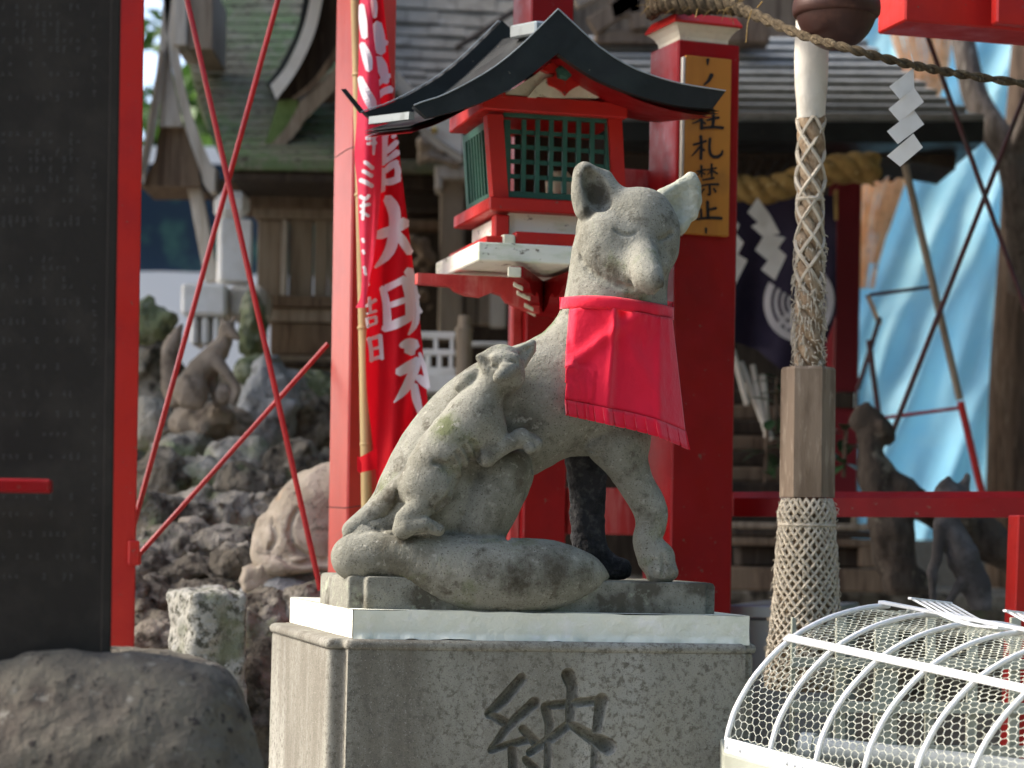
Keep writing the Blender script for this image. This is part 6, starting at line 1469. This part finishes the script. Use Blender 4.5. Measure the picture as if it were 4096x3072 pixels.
vcv.chain([P(1680, 650, 8.8), P(1720, 625, 8.78), P(1770, 640, 8.8), P(1830, 650, 8.8)], [10 * Kc, 14 * Kc, 20 * Kc, 22 * Kc], .008); vcv.rough(.006, 24, 3, 3); vcv.build('carving', WOODGREY, hall)
vcw = Vol(P(1600, 1330, 8.9) - Vector((0, .2, 0)), P(1800, 920, 8.9) + Vector((0, .2, 0)), .010)
for (x, y, r) in ((1650, 960, 26), (1690, 985, 30), (1720, 1030, 26), (1700, 1080, 20), (1665, 1060, 22), (1640, 1150, 22), (1690, 1180, 26), (1660, 1240, 20), (1715, 1240, 16)): vcw.ell(P(x, y, 8.85), (r * Kc, r * Kc * .7, r * Kc * 1.2), .012)
vcw.rough(.012, 22, 5, 3); vcw.build('carving', WOODBROWN, hall)
# white fence rail with square openings, round newel
fen = thing('white_railing', 'low white wooden railing with square openings between banner and lantern bracket', 'railing', tuple(P(1780, 1560, 7.4)))
pfn = Plane(1660, 7.4, 0, 1440)
for y0, y1 in ((1326, 1352), (1396, 1420), (1468, 1500)): pbox(pfn, 1640, 1822, y0, y1, .05, c=.003).build('rail', WHITEPAINT, fen)
for x0, x1, y0, y1 in ((1735, 1752, 1352, 1396), (1700, 1722, 1420, 1468), (1748, 1766, 1420, 1468), (1795, 1812, 1420, 1468), (1800, 1816, 1352, 1396)): pbox(Plane(1660, 7.405, 0, 1440), x0, x1, y0, y1, .04, c=.002).build('baluster', WHITEPAINT, fen)
pbox(Plane(1660, 7.36, 0, 1540), 1650, 1830, 1500, 1570, .15, c=.004).build('sill', WHITEPAINT, fen)
m = MB(); b_ = P(1852, 1640, 7.38); R_ = 32 * 7.38 / FPX; hz_ = P(1852, 1262, 7.38).z - b_.z; m.lathe(b_, [(R_, 0), (R_, hz_ * .82), (R_ * 1.1, hz_ * .83), (R_ * 1.1, hz_ * .87), (R_ * .8, hz_ * .88), (R_ * .78, hz_ * .99), (R_ * .6, hz_)], 20); m.build('newel', WOODGREY, fen, smooth=True, sharp=40)
pbox(Plane(1885, 7.5, 0, 1380), 1888, 2030, 1366, 1384, .06, c=.003).build('rail', WHITEPAINT, fen)
# brown truss timbers above the lantern to the right
for a, b, w, mt in (((2290, 0), (2520, -120), .06, WOODGREY), ((2365, 110), (2590, -40), .05, WOODBROWN), ((2440, 40), (2560, 10), .06, WOODBROWN), ((2548, 0), (2560, 120), .05, WOODBROWN)):
    m = MB(); m.beam(P(a[0], a[1], 8.6), P(b[0], b[1], 8.6), .05, w * 1.4, c=.006); m.build('truss_timber', mt, hall)
hb(2380, 3010, 120, 176, WOODBROWN, 'tie_beam', 8.6); hb(2380, 3010, 178, 240, MOSSROOF, 'eave_board', 8.7); hb(2900, 3080, 60, 170, WOODBROWN, 'tie_beam', 8.45)
# right hand roof: long grey courses, deep dark eave
NR = 10
def rroof(px, t): return P(px, np.interp(t, [0, 1], [150, 478]) + (px - 2950) * 0.008 + 28 * max(0, (px - 3500) / 420) ** 2 * (t > 2), np.interp(t, [0, 1], [8.9, 7.75]))
def xend(t): return float(np.interp(t, [0, .3, .55, .8, 1], [3425, 3560, 3680, 3790, 3935]))
for k in range(NR):
    t0, t1 = k / NR, (k + 1) / NR; a, b, c_, d_ = rroof(2290, t0), rroof(xend(t0), t0), rroof(xend(t1), t1 + .006), rroof(2290, t1 + .006)
    n = (b - a).cross(d_ - a).normalized(); n = n if n.y < 0 else -n
    m = MB(); m.prism([a + n * .002, b + n * .002, c_ + n * .026, d_ + n * .026], -n * .05); m.build('roof_course', COURSE, hall)
pe2 = Plane(2900, 7.72, 0, 520)
m = pprism(pe2, [(2290, 484), (3720, 488), (3938, 484), (3932, 570), (3700, 572), (2290, 560)], 0.5).build('eave_fascia', ROOFTIN, hall)
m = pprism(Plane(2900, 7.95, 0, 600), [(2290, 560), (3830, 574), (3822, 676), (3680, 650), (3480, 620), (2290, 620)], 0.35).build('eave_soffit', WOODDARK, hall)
for i in range(16): x = 2960 + i * 46; pbox(Plane(x, 8.0, 0, 610), x, x + 16, 575, 640, 0.5, c=.002).build('rafter_end', WOODDARK, hall)
# maroon columns, steps, altar boards
hb(3335, 3438, 640, 2050, MAROON, 'column', 8.1, .2); hb(3338, 3430, 1568, 1632, WOODDARK, 'column_band', 8.08, .02); hb(3418, 3424, 1570, 1630, PIPE, 'band_clasp', 8.07)
for i in range(8): hb(2900, 3330, 1560 + i * 62, 1618 + i * 62, WOODBROWN if i % 2 else WOODDARK, 'step_board', 8.6 - i * .06, .1)
for x0, x1, y0, y1, mt, nm in ((2900, 3580, 2092, 2120, WOODGREY, 'altar_board'), (2900, 3560, 2122, 2150, WOODDARK, 'altar_board'), (2900, 3530, 2152, 2186, WOODBROWN, 'altar_board'), (2960, 3460, 2190, 2268, WOODDARK, 'altar_panel'), (3440, 3560, 2186, 2270, WOODBROWN, 'altar_post'), (2900, 3600, 2272, 2366, WOODBROWN, 'altar_board')): hb(x0, x1, y0, y1, mt, nm, 7.2 if nm != 'altar_panel' else 7.25, .2)
pbox(Plane(2900, 7.6, 0, 2420), 2300, 4300, 2366, 2800, 1.2, c=.01).build('stone_footing', LAVA, hall)
# golden straw rope, streamers, purple curtain with a white crest
gs = thing('shimenawa', 'thick golden straw rope hung below the dark eave on the right', 'rope', tuple(P(3200, 720, 7.6)))
gc = spline([tuple(P(2860, 720, 7.7)), tuple(P(2960, 752, 7.68)), tuple(P(3060, 762, 7.66)), tuple(P(3160, 735, 7.64)), tuple(P(3280, 690, 7.62)), tuple(P(3400, 672, 7.6)), tuple(P(3490, 672, 7.6))], 120)
for st in range(3):
    m = MB(); m.tube([Vector(p) + Vector((0, math.cos(i * .16 + st * 2.094) * .022, math.sin(i * .16 + st * 2.094) * .022)) for i, p in enumerate(gc)], [float(np.interp(i, [0, 60, 119], [.026, .028, .034])) for i in range(120)], 10); m.build('strand', STRAW, gs, smooth=True)
m = MB(); rr_ = random.Random(8)
for i in range(70): a = P(3420 + rr_.uniform(-20, 20), 690 + rr_.uniform(-40, 44), 7.57); b = P(3496 + rr_.uniform(-14, 8), 690 + rr_.uniform(-66, 56), 7.57); m.tube([a, b], .0022, 4)
for i in range(5): m.tube([P(3335 + i * 4, 760, 7.55), P(3338 + i * 3, 880, 7.55)], .0018, 4)
o = m.build('straw_ends', STRAW, gs); o['kind'] = 'stuff'
cur = thing('curtain', 'dark violet shrine curtain with a round white crest behind the bell rope', 'curtain', tuple(P(3150, 1200, 7.75)))
def cu(i, j):
    x = bl(2860, 3345, i); y = bl(780, np.interp(i, [0, .35, .6, .8, 1], [1340, 1400, 1500, 1545, 1250]), j); return P(x, y, 7.85 + .03 * math.sin(i * 16 + j * 3) * j + .05 * math.sin(i * 5))
m = MB(); m.grid(cu, 40, 24, flip=True); m.build('cloth', NAVY, cur, smooth=True, sharp=180)
def cup(x, y): return P(x, y, 7.75 + .01 * math.sin(x * .03))
cr = (3195, 1210)
def ring(cx, cy, r0, r1, a0, a1, mat, nm, n=30):
    m = MB(); m.grid(lambda i, j: cup(cx + bl(r0, r1, j) * math.cos(bl(a0, a1, i)), cy + bl(r0, r1, j) * math.sin(bl(a0, a1, i)) * 1.12), n, 1); m.build(nm, mat, cur)
for r0, r1 in ((112, 140), (84, 100), (60, 72), (36, 48)): ring(cr[0], cr[1], r0, r1, -.6, 3.7, PRINTW, 'crest')
for r0, r1 in ((95, 112), (66, 80), (40, 52)): ring(cr[0] + 10, cr[1] + 150, r0, r1, -2.6, -.7, PRINTW, 'crest')
m = MB(); m.grid(lambda i, j: cup(bl(3255, 3335, i * (1 - .0)) , bl(1010 + 40 * i, 1310 - 60 * i * 0, j)) + Vector((0, -.02, 0)), 8, 8); 
ring(cr[0] + 10, cr[1] - 10, 118, 132, -1.0, 1.0, PRINTW, 'crest')
def zq(pts): return [[(x, y) for x, y in q] for q in pts]
def z9(x, y): return 2900 + .6630 * x, 900 + .6630 * y
streamer([[(3030, 790), (2990, 850), (3048, 905), (3082, 862)], [(3082, 862), (3005, 905), (3050, 945), (3120, 935)], [(3060, 935), (3020, 1000), (3075, 1045), (3142, 950)], [(3110, 990), (3045, 1078), (3100, 1122), (3146, 1022)]], 7.45,
         'white zigzag paper streamer under the golden rope, beside the bell rope', 'streamers in the dark porch', 0)
streamer([[(2920, 860), (2890, 930), (2930, 960), (2958, 900)], [(2940, 930), (2900, 990), (2945, 1030), (2975, 970)], [(2940, 1010), (2900, 1080), (2940, 1140), (2990, 1040)]], 7.45, 'white zigzag paper streamer partly hidden by the capped red post', 'streamers in the dark porch', 0)
# leafy sprigs by the steps
def sprig(px, py, d, label, seed):
    r_ = random.Random(seed); t = thing('leafy_sprig', label, 'plant', tuple(P(px, py + 120, d)), 'evergreen sprigs on the steps'); 
    m = MB(); b = P(px, py + 150, d); tp = P(px + 10, py - 60, d); m.tube([b, tp], .006, 6); m.build('stem', BARKBROWN, t)
    for k in range(11):
        a = r_.uniform(0, 6.28); c = b.lerp(tp, r_.uniform(.2, 1)); dirv = Vector((math.cos(a), math.sin(a) * .6 - .3, r_.uniform(-.4, .6))).normalized(); L_ = r_.uniform(.07, .10); sd = dirv.cross(Vector((0, 0, 1))).normalized()
        m = MB(); vs = []; 
        for t_, w in ((0, .1), (.3, .9), (.6, 1), (.85, .5), (1, .04)): p = c + dirv * L_ * t_ + Vector((0, 0, -.02 * t_ * t_)); vs += [p - sd * .02 * w + Vector((0, 0, .004 * w)), p, p + sd * .02 * w + Vector((0, 0, .004 * w))]
        m.add(vs, [[3 * i + j, 3 * i + j + 1, 3 * i + j + 4, 3 * i + j + 3] for i in range(4) for j in (0, 1)]); m.build('leaf', LEAFDARK, t, smooth=True)
sprig(3060, 1780, 7.0, 'dark evergreen sprig low beside the capped red post', 1); sprig(3100, 1570, 7.1, 'small evergreen sprig just left of the wooden block', 2); sprig(3375, 1760, 6.9, 'dark evergreen sprig just right of the wooden block', 3)
m = MB(); 
for a, b, w in (((2960, 1450), (3085, 1760), .012), ((3010, 1460), (3060, 1720), .009), ((2930, 1400), (2990, 1620), .01), ((3050, 1500), (3070, 1750), .012)): m.tube([P(*a, 7.3), P(*b, 7.25)], w, 6)
tag(m.build('hanging_tassels', WOODPALE), 'pale hanging cords below the violet curtain', 'cords', kind='stuff')

# ------------------------------------------------------------------ blue tarpaulin, reed blind, rods, trees, stump, small fox at the right
tp_ = thing('tarpaulin', 'bright blue tarpaulin sheet hung in folds behind the right side of the shrine', 'tarpaulin', tuple(P(3750, 1200, 10.5)))
def tarp(i, j):
    x = bl(3250, 4300, i); y = bl(-150, 2160, j); w = (x + y * .42) * .013
    return P(x, y, 10.4 - (x - 3750) * .0007 + .06 * math.sin(w) + .035 * math.sin(w * 2.3 + 1) + .25 * math.exp(-((x - 3880 - (1750 - y) * .45) / 110) ** 2) * (y > 1100) * min(1, (y - 1100) / 300) + .1 * vnoise(np.array([[x * .006, y * .003, .3]]), 2)[0])
m = MB(); m.grid(tarp, 90, 70, flip=True); m.build('sheet', TARP, tp_, smooth=True, sharp=180)
for k, (x, d) in enumerate(((3400, 10.55), (3990, 10.6))): m = MB(); m.tube([P(x, -200, d), P(x + 10, 2150, d)], .03, 8); m.build('pole', WOODGREY, tp_)
bl_ = thing('reed_blind', 'rolled tan reed blind leaning beside the shrine roof in front of the tarp', 'blind', tuple(P(3520, 700, 10.0)))
rr_ = random.Random(21)
LE = spline([(3490, -80), (3520, 0), (3600, 270), (3560, 430), (3470, 630), (3420, 744), (3400, 1014), (3424, 1203)], 60); RE = spline([(3840, -80), (3817, 0), (3792, 270), (3740, 430), (3655, 630), (3615, 744), (3526, 1014), (3486, 1203)], 60)
for k in range(30):
    f = (k + rr_.uniform(-.3, .3)) / 29; e = rr_.randint(50, 60) if k > 4 else 60; pts = [tuple(P(bl(LE[i][0], RE[i][0], f) + rr_.uniform(-2, 2), bl(LE[i][1], RE[i][1], f), 10.0 + .03 * math.sin(k * 2.1))) for i in range(0, e, 4)]
    m = MB(); m.tube(pts, rr_.uniform(.0030, .0048), 6); m.build('reed', SUDARE, bl_, smooth=True)
def rodt(a, b, r, label, mat, d0, d1=None):
    o = MB(); o.tube([P(*a, d0), P(*b, d1 or d0)], r, 8); tag(o.build('brace_rod', mat, smooth=True, sharp=50), label, 'rod', 'thin rods in front of the tarpaulin')
rodt((3700, 118), (4140, 1340), .0075, 'dark thin rod crossing the tarp from under the red crossbeam to lower right', RODDARK, 6.6)
rodt((4150, 250), (3550, 1780), .0078, 'dark thin rod slanting down left across the tarp', RODDARK, 6.7)
rodt((3620, 660), (3840, 1600), .0125, 'thick grey brown cane leaning right down the middle of the tarp', WOODGREY, 7.4)
rodt((3842, 1606), (3960, 2110), .0125, 'thick red rod continuing the leaning cane at the foot of the tarp', RODRED, 7.4)
rodt((3520, 1300), (3470, 1180), .008, 'short pale cane at the foot of the reed blind', SUDARE, 7.9)
rodt((3475, 1360), (3515, 1660), .0095, 'short dark red rod rising from the twisted root', RODDARK, 7.6); rodt((3480, 1180), (3740, 1145), .006, 'thin level rod high across the tarp', RODDARK, 7.5); rodt((3530, 1672), (3850, 1630), .006, 'thin level rod low across the tarp', RODRED, 7.5); rodt((3520, 1270), (3430, 1560), .008, 'thin slanting cane left of the twisted root', RODDARK, 7.7)
tr1 = thing('brown_tree', 'thick brown tree trunk standing at the right edge by the tarp', 'tree', tuple(P(4080, 2150, 8.8))[:2] + (0.0,))
m = MB(); m.tube(spline([tuple(P(4105, 2700, 8.8)), tuple(P(4085, 2100, 8.8)), tuple(P(4088, 1500, 8.8)), tuple(P(4110, 1000, 8.8)), tuple(P(4130, 400, 8.8)), tuple(P(4180, -300, 8.8))], 20), [.17, .14, .125, .11, .10, .09] if False else list(np.linspace(.15, .085, 20)), 14); m.build('trunk', BARKBROWN, tr1, smooth=True)
tr2_ = thing('grey_tree', 'grey bent tree limb arching down beside the tarp at upper right', 'tree', tuple(P(4060, 900, 8.4)))
m = MB(); m.tube(spline([tuple(P(3810, -80, 8.6)), tuple(P(3850, 150, 8.5)), tuple(P(3900, 380, 8.45)), tuple(P(3975, 520, 8.4)), tuple(P(4050, 640, 8.4)), tuple(P(4090, 850, 8.45)), tuple(P(4110, 1150, 8.6))], 24), list(np.linspace(.036, .075, 24)), 12); m.build('limb', BARK, tr2_, smooth=True)
m = MB(); m.tube([P(4050, 640, 8.4), P(4100, 500, 8.3), P(4160, 320, 8.2)], [.04, .03, .024], 9); m.build('branch', BARK, tr2_, smooth=True)
ROOTWOOD = M('dark_root_wood', (0.075, 0.06, 0.047), [((0.035, 0.028, 0.022), 12, 0.45, 0.62, 7, (2, 2, .6)), ((0.22, 0.19, 0.14), 9, 0.57, 0.68, 6)], rough=0.9, spec=0.15, bump=((40, 0.008),))
stp = thing('twisted_root', 'dark twisted tree root stump rising behind the red handrail', 'tree stump', tuple(P(3600, 2000, 6.6)))
Kr = 6.6 / FPX; vr = Vol(P(3340, 2380, 6.6) - Vector((0, .35, 0)), P(4130, 1580, 6.6) + Vector((0, .35, 0)), .011)
vr.chain([P(3450, 1640, 6.6), P(3500, 1700, 6.6), P(3485, 1800, 6.6), P(3520, 1920, 6.6), P(3640, 1990, 6.6), P(3860, 2080, 6.6)], [26 * Kr, 42 * Kr, 66 * Kr, 72 * Kr, 56 * Kr, 50 * Kr], .03, n=24)
vr.chain([P(3460, 1620, 6.6), P(3440, 1680, 6.6)], [18 * Kr, 30 * Kr], .01); vr.chain([P(3530, 1690, 6.55), P(3550, 1760, 6.6)], [20 * Kr, 40 * Kr], .02); vr.chain([P(3500, 1900, 6.6), P(3560, 2120, 6.6), P(3620, 2330, 6.6)], [76 * Kr, 84 * Kr, 90 * Kr], .03); vr.chain([P(3700, 2030, 6.7), P(3900, 2130, 6.7), P(4080, 2240, 6.7)], [56 * Kr, 80 * Kr, 90 * Kr], .03)
vr.rough(.016, 13, 31, 4); vr.build('root', ROOTWOOD, stp)
f4 = thing('fox_statue', 'small dark standing fox figure in front of the twisted root, lower right', 'statue', tuple(P(3800, 2400, 5.9)))
D9 = 5.9; K = D9 / FPX
def q9(x, y, o=0): return np.array(P(x, y, D9 - o * K))
v9 = Vol(q9(3680, 2440) - np.array([0, .16, 0]), q9(3960, 1880) + np.array([0, .16, 0]), .0055)
v9.chain([q9(3790, 1970), q9(3775, 2030), q9(3800, 2120), q9(3850, 2220)], [52 * K, 44 * K, 52 * K, 66 * K], .012, n=10)
v9.ell(q9(3800, 1985, 10), (62 * K, 55 * K, 52 * K), .01); v9.chain([q9(3800, 2000, 40), q9(3812, 2036, 90)], [34 * K, 18 * K], .01)
v9.tri(q9(3762, 1965), q9(3795, 1910), q9(3822, 1960), 12 * K, .006); v9.tri(q9(3830, 1965), q9(3868, 1906), q9(3868, 1975), 12 * K, .006)
v9.chain([q9(3765, 2100, 20), q9(3745, 2230, 25), q9(3728, 2290, 25), q9(3735, 2420, 25)], [34 * K, 26 * K, 20 * K, 18 * K], .008, n=10); v9.chain([q9(3820, 2150, 30), q9(3868, 2275, 30), q9(3830, 2350, 30), q9(3780, 2425, 30)], [40 * K, 22 * K, 16 * K, 16 * K], .008, n=10)
v9.chain([q9(3850, 2240), q9(3900, 2330), q9(3930, 2420)], [60 * K, 60 * K, 55 * K], .012)
v9.rough(.004, 26, 12, 3); v9.build('body', M('grey_brown_stone', (0.06, 0.055, 0.052), [((0.12, 0.112, 0.108), 12, .45, .65, 5)], rough=.9, spec=.15, bump=((80, .003),)), f4)
# steel tray beside the pedestal
ty = thing('steel_tray', 'shallow brushed steel box standing behind the pedestal beside the bell tassel', 'box', tuple(P(3010, 2700, 5.6))[:2] + (0.6,))
pty = Plane(2925, 5.5, -16, 2500)
m = pbox(Plane(2915, 5.5, -16, 2460), 2915, 3330, 2424, 2476, .5, c=.004); m.build('rim', STEEL, ty); m = pbox(Plane(2922, 5.52, -16, 2700), 2922, 3320, 2478, 3300, .46, c=.004); m.build('body', STEEL, ty)
# dark hillside wood behind everything, plus an unseen ring added to dim front reflections
m = MB(); rw = random.Random(77); vs = []
for _ in range(9000):
    a = rw.uniform(-26, 26); ring_ = rw.random() < .45; th_ = rw.uniform(rad(-20), rad(165)); c = Vector((a, 27 + rw.uniform(-1.5, 2), rw.random() ** .8 * 5))
    if ring_: c = Vector((17 * math.sin(th_) * 1.1 + rw.uniform(-1, 1), 2 - 17 * math.cos(th_) if False else 1 - 16 * math.cos(th_ - rad(20)), rw.random() ** .8 * 8))
    c = Vector(c); u_ = Vector((rw.uniform(-1, 1), rw.uniform(-.4, .4), rw.uniform(-1, 1))).normalized(); w_ = u_.cross(Vector((rw.uniform(-.5, .5), 1, .2)) if not ring_ else Vector((c.x, c.y, .3))).normalized(); s_ = rw.uniform(.35, .8); vs += [c - u_ * s_, c + w_ * s_ * .5, c + u_ * s_, c - w_ * s_ * .5]
tag(link_mesh('far_wood', [tuple(v_) for v_ in vs], np.arange(len(vs)).reshape(-1, 4), LEAF), 'far green wood closing the view behind the shrine, with an unseen tree ring added on the visitor side', 'trees', kind='stuff')
